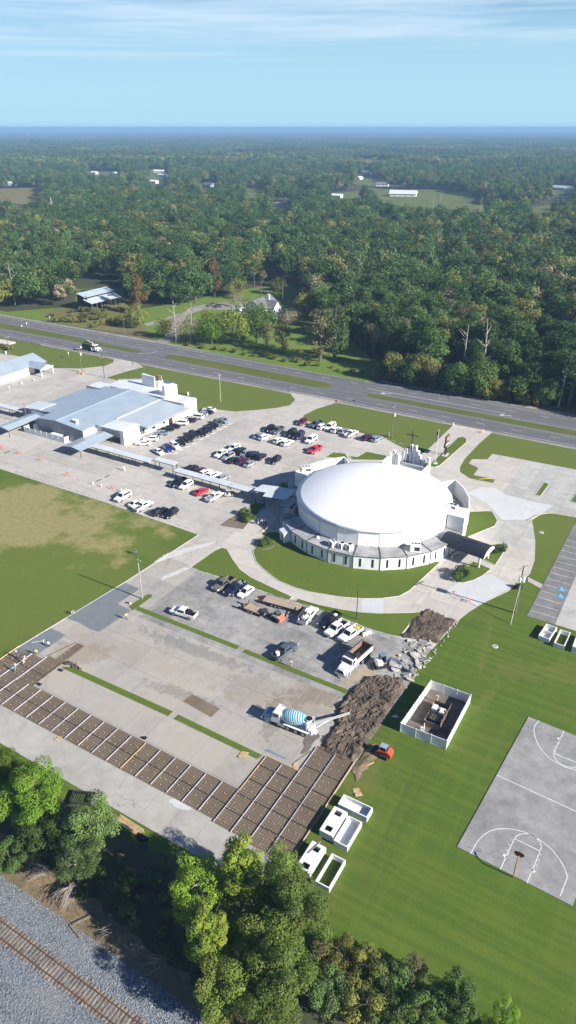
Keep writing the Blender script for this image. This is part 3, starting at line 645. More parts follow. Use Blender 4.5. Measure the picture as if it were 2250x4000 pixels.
# ------------------------------------------------------------------ railway
b = B(); b.add([(-160, 18, -.02), (60, 18, -.02), (60, 24.4, .12), (-160, 24.4, .12)], [(0, 1, 2, 3)]); b.add([(-160, 24.4, .12), (60, 24.4, .12), (60, 30.2, .12), (-160, 30.2, .12)], [(0, 1, 2, 3)]); b.add([(-160, 30.2, .12), (60, 30.2, .12), (60, 32.6, .02), (-160, 32.6, .02)], [(0, 1, 2, 3)])
o = b.obj('ballast', BALLAST); o['kind'] = 'structure'
sheet('bank', [(-180, 5), (60, 5), (60, 18.1), (-180, 18.1)], 0.0, GRAVEL)
sheet('dry_bank', ragged([(-180, 32.0), (60, 31.6), (60, 35.6), (-30, 34.6), (-60, 36.6), (-180, 37)], .5, 1.2), .03, DRYG)
sheet('brush_floor', ragged([(-180, 35.5), (10, 34.5), (10, 39), (-22, 41), (-34, 45.2), (-60, 45.6), (-180, 45.6)], .5, 1.2), .015, mat('leaf_litter', (0.062, 0.068, 0.032), (0.04, 0.055, 0.02), 1.4, (0.10, 0.088, 0.055), .15, bump=.6, bscale=3))
trk = tag(thing('railway_track', 'rusty single railway track on grey ballast along the bottom left', 'railway track', (0, 0, 0)), None)
TIES = [mat('sleeper_wood', (0.22, 0.165, 0.115), (0.13, 0.10, 0.075), 2.5, (0.30, 0.25, 0.19), .8, orand=.25)]
tie = B(); tie.box((0, 0, 0), (.23, 2.5, .16)); tm = tie.mesh('sleeper', TIES[0])
for k in range(118):
    x = -88 + k * 0.53
    if x < -25: o = link('sleeper', tm, trk, (x + rnd.uniform(-.03, .03), 27.3 + rnd.uniform(-.05, .05), .115), rnd.uniform(-.02, .02))
for y in (26.55, 28.05):
    b = B(); b.box((-56, y, .215), (68, .14, .03)); b.box((-56, y, .26), (68, .03, .1)); b.box((-56, y, .335), (68, .075, .05)); b.obj('rail', RUST, trk)
st = B(); random.seed(5)
for k in range(9000):
    x = rnd.uniform(-66, -30); y = rnd.choice((rnd.uniform(21, 26.2), rnd.uniform(28.4, 32.2))) if k % 5 else rnd.uniform(26.7, 27.9)
    r = rnd.uniform(.05, .12); z = .13 if y < 30.3 else .07
    a = rnd.random() * 6
    st.add([(x + r * math.cos(a), y + r * math.sin(a), z - .03), (x + r * math.cos(a + 2), y + r * math.sin(a + 2), z - .03), (x + r * math.cos(a + 4), y + r * math.sin(a + 4), z - .03), (x + rnd.uniform(-.03, .03), y, z + r * .9)], [(0, 1, 3), (1, 2, 3), (2, 0, 3)])
tag(st.obj('ballast_stones', mat('stone', (0.21, 0.23, 0.25), (0.10, 0.12, 0.14), 5.0, (0.3, 0.3, 0.3), 2.0)), kind='stuff')
# ------------------------------------------------------------------ roof materials
def ribbed(name, c, c2, along='x', pitch=0.4, rough=0.35, metal=0.0, spec=0.5):
    m, nt, bs = newmat(name); k = N(nt); bs.inputs['Roughness'].default_value = rough; bs.inputs['Metallic'].default_value = metal; bs.inputs['Specular IOR Level'].default_value = spec
    sx = k.n('ShaderNodeSeparateXYZ'); k.l(k.P(), sx.inputs[0]); v = sx.outputs[0 if along == 'x' else 1]
    fr = k.math('FRACT', k.math('DIVIDE', v, pitch)); rib = k.ramp(k.math('ABSOLUTE', k.math('SUBTRACT', fr, 0.5)), 0.32, 0.45)
    col = k.mix(k.ramp(k.noise(0.25, 5, 0.6), 0.35, 0.65), c, c2); col = k.mix(k.math('MULTIPLY', rib, 0.25), col, tuple(q * 0.6 for q in c))
    st_ = k.ramp(k.noise(1.0, 5, .65, sc=(.12, 1.4, 1) if along == 'y' else (1.4, .12, 1)), .52, .72, 0, .3); col = k.mix(st_, col, tuple(q * .72 for q in c2))
    k.l(col, bs.inputs['Base Color']); k.bump(bs, rib, 0.6, 0.05); return m
ROOFB = ribbed('blue_grey_roof', (0.35, 0.42, 0.48), (0.30, 0.365, 0.425), 'y', 0.6)
ROOFS = ribbed('lower_roof', (0.44, 0.50, 0.54), (0.385, 0.445, 0.485), 'y', 0.6)
ROOFW = ribbed('white_ribbed_roof', (0.66, 0.70, 0.72), (0.58, 0.62, 0.65), 'y', 0.9)
ROOFN = ribbed('canopy_roof', (0.39, 0.46, 0.50), (0.335, 0.40, 0.445), 'y', 0.5)
WALKR = ribbed('walkway_roof', (0.62, 0.66, 0.68), (0.52, 0.56, 0.59), 'x', 0.55)
ROOFG = ribbed('grey_blue_roof', (0.33, 0.39, 0.44), (0.28, 0.335, 0.385), 'y', 0.9)
MEMB = mat('roof_membrane', (0.40, 0.40, 0.40), (0.30, 0.30, 0.305), 0.7, (0.20, 0.20, 0.20), 0.3)
SHINGLE = mat('grey_shingles', (0.16, 0.165, 0.18), (0.12, 0.125, 0.135), 1.2)
SHADEW = mat('shaded_white_wall', (0.33, 0.33, 0.34), (0.27, 0.27, 0.28), 0.8)  # darker copy of the white walls, shade put into the colour
def quad(b, pts, mi=0): b.add(pts, [tuple(range(len(pts)))], mi)
def roof_slab(b, pts, th=0.12, mi=0):
    n = len(pts); top = [Vector(p) for p in pts]; bot = [p - Vector((0, 0, th)) for p in top]
    b.add(top + bot, [tuple(range(n)), tuple(range(2 * n - 1, n - 1, -1))] + [(i, n + i, n + (i + 1) % n, (i + 1) % n) for i in range(n)], mi)
def part(name, m, par, fn):
    b = B(); fn(b); return b.obj(name, m, par)

# ------------------------------------------------------------------ domed church
DC = Vector((-62.3, 146.8, 0)); RO, RD, HA, HD = 23.4, 19.15, 3.4, 7.55
dome = thing('dome_church', 'round white church with a low white dome, dark slot windows and a grey ring roof', 'church', DC)
def pt(r, deg, z=0): a = R(deg); return Vector((r * math.cos(a), r * math.sin(a), z))
def wallseg(b, p, q, z0, z1, th=0.25):
    p, q = Vector((p.x, p.y)), Vector((q.x, q.y)); d = (q - p).normalized(); nrm = Vector((d.y, -d.x)) * th
    b.prism(ccw([tuple(p), tuple(q), tuple(q - nrm), tuple(p - nrm)]), z0, z1)
for k in range(24):
    a0, a1 = -1 + 15 * k, 14 + 15 * k; am = (a0 + a1) / 2
    p, q = pt(RO, a0), pt(RO, a1); e = (q - p).normalized() * 0.07
    wl = part('wall_panel', WHITE, dome, lambda b: wallseg(b, p + e, q - e, 0, HA))
    part('pilaster', DARKM, dome, lambda b: b.box((p.x * 1.0, p.y * 1.0, HA / 2), (.16, .16, HA + .02), 0, R(a0)))
    rf = part('roof_panel', MEMB, dome, lambda b: roof_slab(b, [pt(RO + .12, a0, HA + .08), pt(RO + .12, a1, HA + .08), pt(RD - .3, a1, HA + .3), pt(RD - .3, a0, HA + .3)], .1))
    part('roof_seam', DARKM, dome, lambda b: b.beam(pt(RO, a0, HA + .12), pt(RD, a0, HA + .34), .22, .08))
    part('fascia', DARKM, dome, lambda b: b.beam(pt(RO + .16, a0, HA + .0), pt(RO + .16, a1, HA + .0), .06, .12))
    part('drum_panel', WHITE, dome, lambda b: wallseg(b, pt(RD, a0 + .18), pt(RD, a1 - .18), HA + .2, HD))
    part('drum_seam', GREYM, dome, lambda b: b.box((*pt(RD - .06, a0)[:2], (HA + HD) / 2 + .1), (.14, .1, HD - HA - .2), 0, R(a0)))
    if 195 <= am % 360 <= 350:
        for f in (.27, .73):
            c = p.lerp(q, f); d = math.atan2((q - p).y, (q - p).x)
            def wf(b): b.box((c.x * 1.0008, c.y * 1.0008, 1.75), (.42, .1, 2.1), 0, d)
            part('window', GLASS, wl, wf)
ds = B(); ds.sm = True; nr = 14; RISE = 3.7; Rs = (RD * RD + RISE * RISE) / (2 * RISE); rings = []
rr0 = RD + .3
for i in range(nr + 1):
    r = rr0 * (1 - i / nr); h = HD + math.sqrt(Rs * Rs - min(r, RD) ** 2) - (Rs - RISE)
    rings.append([(pt(r, -1 + 15 * (k // 3), h + .02).lerp(pt(r, 14 + 15 * (k // 3), h + .02), (k % 3) / 3) if i < 1 else pt(max(r, .02), -1 + 5 * k, h + .02)) for k in range(72)])
base = [pt(rr0, -1 + 15 * k, HD - .18) for k in range(24)]
ds.loft(rings); skirt = B(); skirt.loft([base, [pt(rr0, -1 + 15 * k, HD + .02) for k in range(24)]]); skirt.obj('dome_skirt', DOMEW, dome); dm = ds.obj('dome', DOMEW, dome)
rim = B()
for k in range(24): rim.beam(pt(rr0 + .02, -1 + 15 * k, HD - .1), pt(rr0 + .02, 14 + 15 * k, HD - .1), .05, .16)
rim.obj('rim_trim', GREYM, dome)
for k in range(24):   # roof ribs
    rb = B(); rb.tube([pt(rr0 * (1 - i / 8), -1 + 15 * k, HD + math.sqrt(Rs * Rs - min(rr0 * (1 - i / 8), RD) ** 2) - (Rs - RISE) + .03) for i in range(8)], .012, 4); None
# two raised curved screens on the ring
HT = 7.7
def screen(angs, ro):
    for i in range(len(angs) - 1):
        part('screen_wall', WHITE, dome, lambda b: wallseg(b, pt(ro, angs[i]), pt(ro, angs[i + 1]), HA, HT, .35))
    for a in (angs[0], angs[-1]):
        part('screen_end', WHITE, dome, lambda b: b.prism(ccw([tuple(v) for v in ((pt(ro - .36, a - .4))[:2], (pt(ro - .36, a + .4))[:2], pt(19.6, a + .45)[:2], pt(19.6, a - .45)[:2])]), HA + .1, HT - .02))
screen([135, 149, 163, 177], RO + .05); screen([10.5, 25, 38, 50.5], RO + .25)
part('screen_block', WHITE, dome, lambda b: b.prism(ccw([tuple(pt(23.0, 174.5)[:2]), tuple(pt(23.0, 168)[:2]), tuple(pt(19.8, 168)[:2]), tuple(pt(19.8, 174.5)[:2])]), HA, HT - .6))
for a0, a1 in ((-1.5, 10.3),):   # blank white block beside the side entrance
    part('screen_block', WHITE, dome, lambda b: b.prism(ccw([tuple(v) for v in (pt(23.5, 10.4)[:2], pt(23.5, -1)[:2], pt(19.4, -1)[:2], pt(19.4, 10.4)[:2])]), HA, HT - .3))
# stepped entrance facade toward the highway
fac = [(-6.3, 24.4, 8.0), (-5.5, 26.0, 8.5), (-4.2, 25.6, 7.9), (-3.0, 26.6, 8.8), (-2.3, 27.0, 9.5), (-1.2, 27.5, 10.6), (0.2, 27.3, 10.6), (1.1, 26.9, 9.4), (1.9, 26.4, 8.5), (3.7, 25.8, 8.1), (4.5, 26.2, 8.4), (5.3, 24.4, 7.9)]
for x, y, h in fac: part('facade_pillar', WHITE, dome, lambda b: b.box((x, y, h / 2), (.62, 1.0, h)))
for (x0, y0, _), (x1, y1, _) in zip(fac[:-1], fac[1:]):
    h = 7.4 if not (-3.2 < x0 < 1.3) else 8.6
    part('facade_wall', WHITE, dome, lambda b: b.beam((x0, y0, h / 2), (x1, y1, h / 2), .28, h))
for s in (-6.4, 5.4): part('facade_side', WHITE, dome, lambda b: b.box((s, 21.8, 3.7), (.35, 5.2, 7.4)))
part('facade_inner_wall', WHITE, dome, lambda b: b.box((1.6, 22.6, 5.4), (7.2, .3, 3.2))); part('facade_inner_wall', WHITE, dome, lambda b: b.box((-1.9, 20.6, 5.0), (.3, 3.6, 2.6)))
part('entrance_roof', MEMB, dome, lambda b: b.box((-.5, 22.6, 3.62), (11.3, 6.4, .2)))
cr = tag(B().obj('roof_cross', DARKM), 'thin dark metal cross standing on the stepped white church facade', 'cross'); cr.location = DC + Vector((-1.0, 26.9, 8.6))
cb = B(); cb.box((0, 0, 3.2), (.2, .2, 6.4)); cb.box((0, 0, 5.0), (3.4, .18, .2)); cr.data = cb.mesh('roof_cross', DARKM)
# black arched canopy at the side entrance, with two white posts
cano = thing('side_canopy', 'black barrel-roofed canopy on white posts at the church side door', 'canopy', (-36.2, 142.0, 0), R(-7))
BLKR = ribbed('black_canopy_roof', (0.020, 0.024, 0.036), (0.03, 0.034, 0.046), 'x', 1.1, rough=0.55, spec=0.3)
cv = B(); prof = [(-3.1, 3.1), (-2.5, 3.75), (-1.5, 4.35), (0, 4.6), (1.5, 4.35), (2.5, 3.75), (3.1, 3.1)]
for xa, xb in ((-5.6, 5.4),):
    r1 = [Vector((xa, y, z)) for y, z in prof] + [Vector((xa, y, z - .15)) for y, z in prof[::-1]]; r2 = [v + Vector((xb - xa, 0, 0)) for v in r1]; cv.loft([r1, r2])
cv.obj('barrel_roof', BLKR, cano)
part('end_panel', WHITE, cano, lambda b: b.add([(5.43, y, z - .16) for y, z in prof] , [tuple(range(7))]))
for y in (-2.5, 2.5): part('post', WHITE, cano, lambda b: b.box((4.3, y, 1.65), (.45, .45, 3.3)))
part('tie_beam', WHITE, cano, lambda b: b.box((4.3, 0, 3.2), (.3, 5.2, .3)))
# utility lean-to on the front wall
lt = thing('lean_to_closet', 'small white utility closet with a sloping roof on the church front wall', 'closet', DC + Vector((-13.9, -19.75, 0)), R(-33))
part('wall', WHITE, lt, lambda b: b.box((0, 0, 1.35), (2.3, 1.9, 2.7)))
part('roof', ROOFW, lt, lambda b: roof_slab(b, [(-1.3, -1.1, 2.72), (1.3, -1.1, 2.72), (1.3, 1.1, 3.05), (-1.3, 1.1, 3.05)], .08))
part('door', GREYM, lt, lambda b: b.box((.3, -.97, 1.05), (.85, .05, 2.0)))
def hvac(label, loc, d, rz, fans=3, m=None):
    t = thing('air_conditioner', label, 'air conditioner', loc, rz, 'rooftop air conditioners')
    part('cabinet', m or WHITE, t, lambda b: (b.box((0, 0, d[2] / 2 + .1), d), b.box((0, 0, .05), (d[0] + .15, d[1] + .15, .1))))
    part('grille', DARKM, t, lambda b: b.box((d[0] * .18, -d[1] / 2 - .012, d[2] * .55), (d[0] * .5, .03, d[2] * .6)))
    for i in range(fans):
        x = (-.5 + (i + .5) / fans) * d[0] * .9
        part('fan', BLACK, t, lambda b: b.lathe([(min(d[1], d[0] / fans) * .36, 0), (min(d[1], d[0] / fans) * .36, .06)], (x, d[1] * .15, d[2] + .1), n=12))
    return t
GREYU = mat('grey_unit', (0.30, 0.31, 0.33), (0.25, 0.26, 0.28), 1.0, rough=0.5)
zr = HA + .2
def on_ring(x, y, z=zr): return w5(x, y, z)
w5 = win(1050, 1700, 850)
hvac('boxy white roof unit farthest left of the row on the front ring roof', w5(425, 735, zr), (1.5, 1.3, 1.2), R(-30), 2)
hvac('middle white roof unit of the row on the front ring roof', w5(485, 748, zr), (1.3, 1.2, 1.2), R(-25), 1)
hvac('right-hand white roof unit of the row on the front ring roof', w5(535, 760, zr), (1.3, 1.2, 1.3), R(-22), 1)
hvac('lone white roof unit with three fans on the right front ring roof', w5(975, 765, zr), (2.3, 1.9, 1.5), R(20), 3)
hvac('large grey roof unit in shade on the left ring roof', w5(150, 505, zr), (3.4, 2.6, 1.3), R(-78), 3, GREYU)
hvac('white roof unit above the tall left screen wall', w5(250, 232, HT - .5), (2.6, 2.2, .9), R(35), 3)
hvac('grey roof unit inside the stepped facade', w5(865, 178, zr + .3), (3.0, 2.4, 1.9), 0, 3, GREYU)
hvac('flat light roof unit behind the right screen wall', w5(1225, 478, HT - .2), (2.2, 1.5, .5), R(-5), 2)
t = thing('condenser', 'small dark round condenser on the church entrance roof', 'air conditioner', w5(935, 205, zr + .4)); part('casing', DARKM, t, lambda b: b.lathe([(.5, 0), (.5, 1.2), (.42, 1.25)], (0, 0, 0), n=14)); part('fan_guard', GREYM, t, lambda b: b.lathe([(.36, 1.24), (.36, 1.29)], (0, 0, 0), n=14))
for (x, y, l) in ((325, 685, 'small white roof vent on the front ring roof left of the units'), (375, 205, 'white dish vent on the ring roof behind the left screen'), (1232, 437, 'small vent box in the shaded right ring roof')):
    t = thing('roof_vent', l, 'roof vent', w5(x, y, zr)); part('cap', WHITE, t, lambda b: b.lathe([(.5, 0), (.3, .35), (.12, .55), (.02, .6)], (0, 0, 0), n=10)); part('base', GREYM, t, lambda b: b.box((0, 0, .02), (1.1, 1.1, .06)))

# ------------------------------------------------------------------ school building
sc = thing('school_building', 'long low school with a blue-grey metal roof and white end blocks', 'school', (0, 0, 0))
part('wall', WHITE, sc, lambda b: b.prism([(-190.5, 151), (-181, 151), (-181, 145.4), (-161, 145.4), (-161, 151), (-150.4, 158.2), (-148.6, 180), (-157.5, 186), (-165, 194), (-176, 194), (-185, 187), (-190.5, 180)], 0, 4.2))
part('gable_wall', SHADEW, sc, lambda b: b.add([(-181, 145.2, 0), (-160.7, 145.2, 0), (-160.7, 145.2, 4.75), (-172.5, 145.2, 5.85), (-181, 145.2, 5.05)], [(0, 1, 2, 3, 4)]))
part('roof', ROOFB, sc, lambda b: (roof_slab(b, [(-172.2, 144.9, 6.0), (-160.6, 144.9, 4.85), (-160.6, 150.8, 4.85), (-172.2, 150.8, 6.0)]), roof_slab(b, [(-172.2, 150.8, 6.0), (-158.6, 150.8, 4.7), (-158.6, 180.6, 4.7), (-172.2, 180.6, 6.0)])))
part('roof', ROOFB, sc, lambda b: (roof_slab(b, [(-181, 145.2, 5.1), (-172.22, 144.9, 6.0), (-172.22, 151, 6.0), (-181, 151, 5.1)]), roof_slab(b, [(-191.6, 151, 4.1), (-172.22, 151, 6.0), (-172.22, 180.6, 6.0), (-191.6, 180.6, 4.1)])))
part('ridge_cap', ROOFS, sc, lambda b: b.box((-172.2, 162.8, 6.02), (.5, 35.6, .06)))
part('lower_roof', ROOFS, sc, lambda b: roof_slab(b, [(-158.7, 158.6, 4.75), (-146.2, 158.6, 4.2), (-146.2, 180.2, 4.2), (-158.7, 180.2, 4.75)]))
part('roof_flashing', WHITE, sc, lambda b: b.box((-158.7, 169.3, 4.85), (.45, 21.8, .12)))
part('eave_fascia', GREYM, sc, lambda b: b.box((-146.15, 169.4, 3.85), (.1, 21.5, .55)))
for y in (160.2, 165.3, 170.4): part('window', GLASS, sc, lambda b: b.box((-149.25, y, 1.9), (.1, .8, 1.9)))
part('door', DARKM, sc, lambda b: b.box((-148.95, 173.4, 1.1), (.1, 1.6, 2.2)))
part('porch_wall', mat('beige_wall', (0.45, 0.36, 0.26)), sc, lambda b: b.box((-149.0, 176.4, 1.9), (.12, 6.2, 3.7)))
for (x0, x1, y0, y1, h) in ((-158.6, -149.5, 151.2, 158.55, 4.6), (-158.4, -148.2, 180.2, 187.0, 5.0)):
    part('end_block', WHITE, sc, lambda b: b.prism([(x1 - 1.6, y0), (x1, y0), (x1, y1), (x1 - 1.6, y1)], 0, h + .15))
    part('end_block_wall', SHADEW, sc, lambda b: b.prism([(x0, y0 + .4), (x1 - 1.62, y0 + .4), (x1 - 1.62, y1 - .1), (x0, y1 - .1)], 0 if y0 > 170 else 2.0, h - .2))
    part('end_block_roof', ROOFW, sc, lambda b: b.box(((x0 + x1) / 2 - .8, (y0 + y1) / 2, h - .05), (x1 - x0 - 1.7, y1 - y0, .16)))
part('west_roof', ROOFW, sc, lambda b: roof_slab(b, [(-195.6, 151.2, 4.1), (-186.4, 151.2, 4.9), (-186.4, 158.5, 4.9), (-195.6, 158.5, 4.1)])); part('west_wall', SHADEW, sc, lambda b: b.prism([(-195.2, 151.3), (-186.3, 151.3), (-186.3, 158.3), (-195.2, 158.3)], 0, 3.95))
part('north_roof', ROOFW, sc, lambda b: (b.box((-187.3, 181, 4.6), (8.4, 6.6, .16)), b.prism([(-185.3, 181), (-185.6, 188.3), (-175.8, 195.2), (-164.2, 195.0), (-157.3, 186.6), (-157.3, 180.8)], 4.7, 4.85)))
part('north_parapet', GREYM, sc, lambda b: (b.beam((-182.5, 180.75, 4.95), (-157.4, 180.75, 4.95), .1, .9), b.beam((-191.3, 177.7, 4.6), (-183.2, 177.7, 4.6), .1, .9), b.beam((-185.6, 188.3, 5.1), (-175.8, 195.2, 5.1), .12, .7), b.beam((-175.8, 195.2, 5.1), (-164.2, 195.0, 5.4), .12, 1.4)))
part('pylon', WHITE, sc, lambda b: b.prism([(-174.6, 189.2), (-168.3, 188.8), (-168.3, 189.25), (-174.6, 190.4)], 4.85, 8.9))
part('pylon', WHITE, sc, lambda b: b.prism([(-168.0, 189.2), (-166.9, 189.3), (-166.9, 191.9), (-168.0, 191.9)], 4.85, 7.2))
part('pylon', WHITE, sc, lambda b: b.prism([(-160.4, 183.6), (-159.2, 183.5), (-156.4, 185.9), (-156.6, 187.2), (-159.0, 187.5)], 4.2, 8.6))
rs = thing('roof_sign', 'orange and white sign boards between the white pylons on the school roof', 'sign', (-168.2, 190.6, 6.0))
ORS = mat('peach_sign', (0.72, 0.36, 0.20), (0.65, 0.40, 0.27), 3.0, rough=0.5)
part('post', RUST, rs, lambda b: b.box((-.2, .2, 1.2), (.5, .25, 3.4))); part('sign_board', ORS, rs, lambda b: b.box((.9, .1, 2.6), (1.9, .22, 1.1))); part('sign_board', ORS, rs, lambda b: b.box((1.1, .08, 1.6), (1.9, .22, .7))); part('sign_board', ORS, rs, lambda b: b.box((.8, .08, 1.0), (.7, .2, .5)))
LET = mat('sign_lettering', (0.75, 0.66, 0.58))
part('lettering', LET, rs, lambda b: [b.box((1.1, -.045, 1.72 - .25 * i), (1.4, .02, .1)) for i in range(2)])
ch_ = thing('roof_hood', 'white open hood vent on the near end of the school roof', 'roof vent', (-166.5, 147.9, 5.4)); part('hood', WHITE, ch_, lambda b: (b.box((.7, 0, .5), (.5, 1.0, 1.3)), b.box((-.1, 0, .9), (1.5, .9, .1), 0, 0, .25))); part('flap', GREYM, ch_, lambda b: b.box((-1.5, 0, .35), (1.4, .8, .08), 0, 0, -.3))
# service court: white fence, box sheds, dark air handler
fn = thing('vinyl_fence', 'low white panel fence around the school service court', 'fence', (0, 0, 0))
for i in range(7):
    x0 = -185.4 + i * 2.6; part('fence_panel', WHITE, fn, lambda b: b.box((x0 + 1.3, 143.0, 1.0), (2.44, .06, 1.9)))
    part('fence_post', WHITE, fn, lambda b: b.box((x0, 143.0, 1.08), (.15, .15, 2.16)))
part('fence_panel', WHITE, fn, lambda b: b.box((-167.1, 143.9, 1.0), (.06, 1.7, 1.9))); part('fence_post', WHITE, fn, lambda b: b.box((-167.15, 143.0, 1.08), (.15, .15, 2.16))); part('fence_panel', WHITE, fn, lambda b: b.box((-185.5, 144.2, 1.0), (.06, 2.2, 1.9)))
t = thing('air_handler', 'big dark metal air handler box behind the low white fence', 'air conditioner', (-175.6, 145.2 - 1.2, 0)); part('cabinet', DARKM, t, lambda b: b.box((0, 0, .9), (2.0, 1.5, 1.8))); part('frame', GREYM, t, lambda b: [b.box((s * .95, -.76, .9), (.1, .05, 1.7)) for s in (-1, 1)]); part('fan', BLACK, t, lambda b: b.lathe([(.6, 1.8), (.6, 1.86)], (0, 0, 0), n=12))
t = thing('garden_shed', 'small pale metal shed with rounded roof inside the service court', 'shed', (-182.0, 146.4, 0)); part('wall', WHITE, t, lambda b: b.box((0, 0, 1.1), (2.6, 2.4, 2.2))); part('roof', ROOFB, t, lambda b: b.lathe([(1.35, -1.35), (1.35, 1.35)], (0, 0, 1.6), 'y', 16)); part('door', GREYM, t, lambda b: b.box((0, -1.23, .95), (1.0, .05, 1.8)))
for (x, l) in ((-170.6, 'flat white storage lid box at the right of the service court'), (-172.9, 'lower white storage box in the service court')):
    t = thing('storage_box', l, 'box', (x, 144.3, 0)); part('box', GREYM, t, lambda b: b.box((0, 0, .8), (1.9, 1.3, 1.6))); part('lid', WHITE, t, lambda b: b.box((0, 0, 1.68), (2.2, 1.6, .14)))

# ------------------------------------------------------------------ open shelters and covered walkways
def shelter(name, label, x0, x1, y0, y1, h, ridge, m, posts, cat='canopy', ridge_y=True, group=None):
    cx, cy = (x0 + x1) / 2, (y0 + y1) / 2
    t = thing(name, label, cat, (cx, cy, 0), 0, group); hx, hy = (x1 - x0) / 2, (y1 - y0) / 2
    def rf(b):
        if ridge:
            roof_slab(b, [(-hx, -hy, h), (0, -hy, h + ridge), (0, hy, h + ridge), (-hx, hy, h)], .1); roof_slab(b, [(0, -hy, h + ridge), (hx, -hy, h), (hx, hy, h), (0, hy, h + ridge)], .1)
        else: roof_slab(b, [(-hx, -hy, h - .1), (hx, -hy, h - .1), (hx, hy, h + .1), (-hx, hy, h + .1)], .1)
    part('roof', m, t, rf)
    for sx in (-1, 1) if ridge else (0,): part('gutter', DARKM if m is WALKR else GREYM, t, lambda b: (b.beam((sx * (hx + .03), -hy, h - .1), (sx * (hx + .03), hy, h - .1), .1, .16) if ridge else b.beam((-hx, -hy - .03, h - .14), (hx, -hy - .03, h - .14), .08, .18)))
    for (px_, py_) in posts: part('post', DARKM, t, lambda b: b.box((px_ - cx, py_ - cy, h / 2 - .08), (.14, .14, h - .15)))
    return t
shelter('open_shelter', 'blue-grey gabled open shelter beside the school white end block', -161.0, -153.7, 136.7, 151.0, 2.7, .55, ROOFN, [(-160.2, 137.2), (-154.2, 137.2), (-160.2, 144), (-154.2, 144), (-154.2, 150.4)])
shelter('open_shelter', 'blue-grey gabled open shelter at the left edge by the service court', -191.5, -185.6, 136.9, 151.2, 2.7, .5, ROOFN, [(-191, 137.4), (-186.0, 137.4), (-191, 144), (-186.0, 144), (-186, 150.6)])
wk = 'covered walkways across the lot'
shelter('covered_walkway', 'white covered walkway at the far left, west of the school', -222, -195.4, 150.6, 152.9, 2.7, 0, WALKR, [(-219, 151), (-213, 151), (-207, 151), (-204, 152.6), (-200.5, 151), (-196.5, 151)], 'walkway', group=wk)
shelter('covered_walkway', 'long ribbed covered walkway running from the open shelter', -153.7, -130.9, 141.2, 143.9, 2.45, 0, WALKR, [(-152 + i * 5.2, 141.5) for i in range(5)] + [(-149.8 + i * 5.2, 143.6) for i in range(4)], 'walkway', group=wk)
shelter('covered_walkway', 'short raised length of covered walkway in the middle gap', -130.2, -122.7, 142.4, 144.7, 3.0, 0, WALKR, [(-129.7, 142.6), (-129.7, 144.4), (-123.2, 142.6), (-123.2, 144.4)], 'walkway', group=wk)
shelter('covered_walkway', 'ribbed covered walkway with dark cars parked on both sides', -121.0, -102.0, 140.2, 142.6, 2.5, 0, WALKR, [(-120.4 + i * 6, 140.5) for i in range(4)] + [(-118.6 + i * 6, 142.3) for i in range(3)], 'walkway', group=wk)
shelter('covered_walkway', 'ribbed covered walkway nearest the dome', -101.8, -93.8, 139.8, 142.2, 2.7, 0, WALKR, [(-101.3, 140.1), (-98.8, 142), (-94.4, 140.1)], 'walkway', group=wk)
t = thing('entrance_canopy', 'wide ribbed flat canopy joining the walkway to the dome', 'canopy', (0, 0, 0))
part('roof', ribbed('entrance_canopy_roof', (0.60, 0.64, 0.66), (0.5, 0.54, 0.57), 'x', 0.5), t, lambda b: b.prism([(-93.5, 139.6), (-90.0, 140.2), (-89.6, 138.0), (-83.4, 139.2), (-83.6, 145.4), (-89, 144.9), (-93.4, 143.7)], 3.55, 3.7))
part('fascia', DARKM, t, lambda b: (b.beam((-93.5, 139.55, 3.5), (-90.0, 140.15, 3.5), .08, .2), b.beam((-89.6, 137.95, 3.5), (-83.4, 139.15, 3.5), .08, .2)))
for x, y in ((-93.2, 139.8), (-89.4, 138.3), (-92.9, 143.4), (-88.6, 143.5), (-84, 139.6)): part('post', DARKM, t, lambda b: b.box((x, y, 1.75), (.2, .2, 3.5)))

# ------------------------------------------------------------------ white gabled hall at the left edge
hl = thing('gabled_hall', 'white hall with a blue-grey gable roof and a columned porch at left', 'hall', (0, 0, 0))
part('wall', WHITE, hl, lambda b: b.box((-239.2, 176, 1.65), (13.6, 38, 3.3)))
part('gable', WHITE, hl, lambda b: b.add([(-246, 195, 3.3), (-232.4, 195, 3.3), (-239.2, 195, 5.6)], [(0, 1, 2)]))
part('roof', ROOFG, hl, lambda b: roof_slab(b, [(-239.2, 156, 5.9), (-231.6, 156, 3.35), (-231.6, 195.7, 3.35), (-239.2, 195.7, 5.9)]))
part('roof', ROOFG, hl, lambda b: roof_slab(b, [(-246.8, 156, 3.35), (-239.2, 156, 5.9), (-239.2, 195.7, 5.9), (-246.8, 195.7, 3.35)]))
pr = part('porch_roof', ROOFG, hl, lambda b: (roof_slab(b, [(-234.6, 190, 4.7), (-225.3, 190, 4.4), (-225.3, 193.6, 3.2), (-231.5, 193.6, 3.4)], .1), roof_slab(b, [(-231.5, 186.6, 3.4), (-225.3, 186.6, 3.2), (-225.3, 190, 4.4), (-234.6, 190, 4.7)], .1)))
part('porch_gable', WHITE, hl, lambda b: b.add([(-225.4, 186.7, 3.1), (-225.4, 193.5, 3.1), (-225.4, 190, 4.25)], [(0, 1, 2)])); part('porch_beam', WHITE, hl, lambda b: b.box((-225.8, 190.1, 2.95), (.5, 6.6, .45)))
for y in (187.1, 193.0): part('porch_column', WHITE, hl, lambda b: b.box((-225.8, y, 1.4), (.42, .42, 2.8)))
part('door', GLASS, hl, lambda b: b.box((-232.35, 190.6, 1.15), (.12, 2.2, 2.3)))
for y in (164, 171, 178.5, 186.0): part('downpipe', GREYM, hl, lambda b: b.box((-232.3, y, 1.6), (.12, .14, 3.2)))

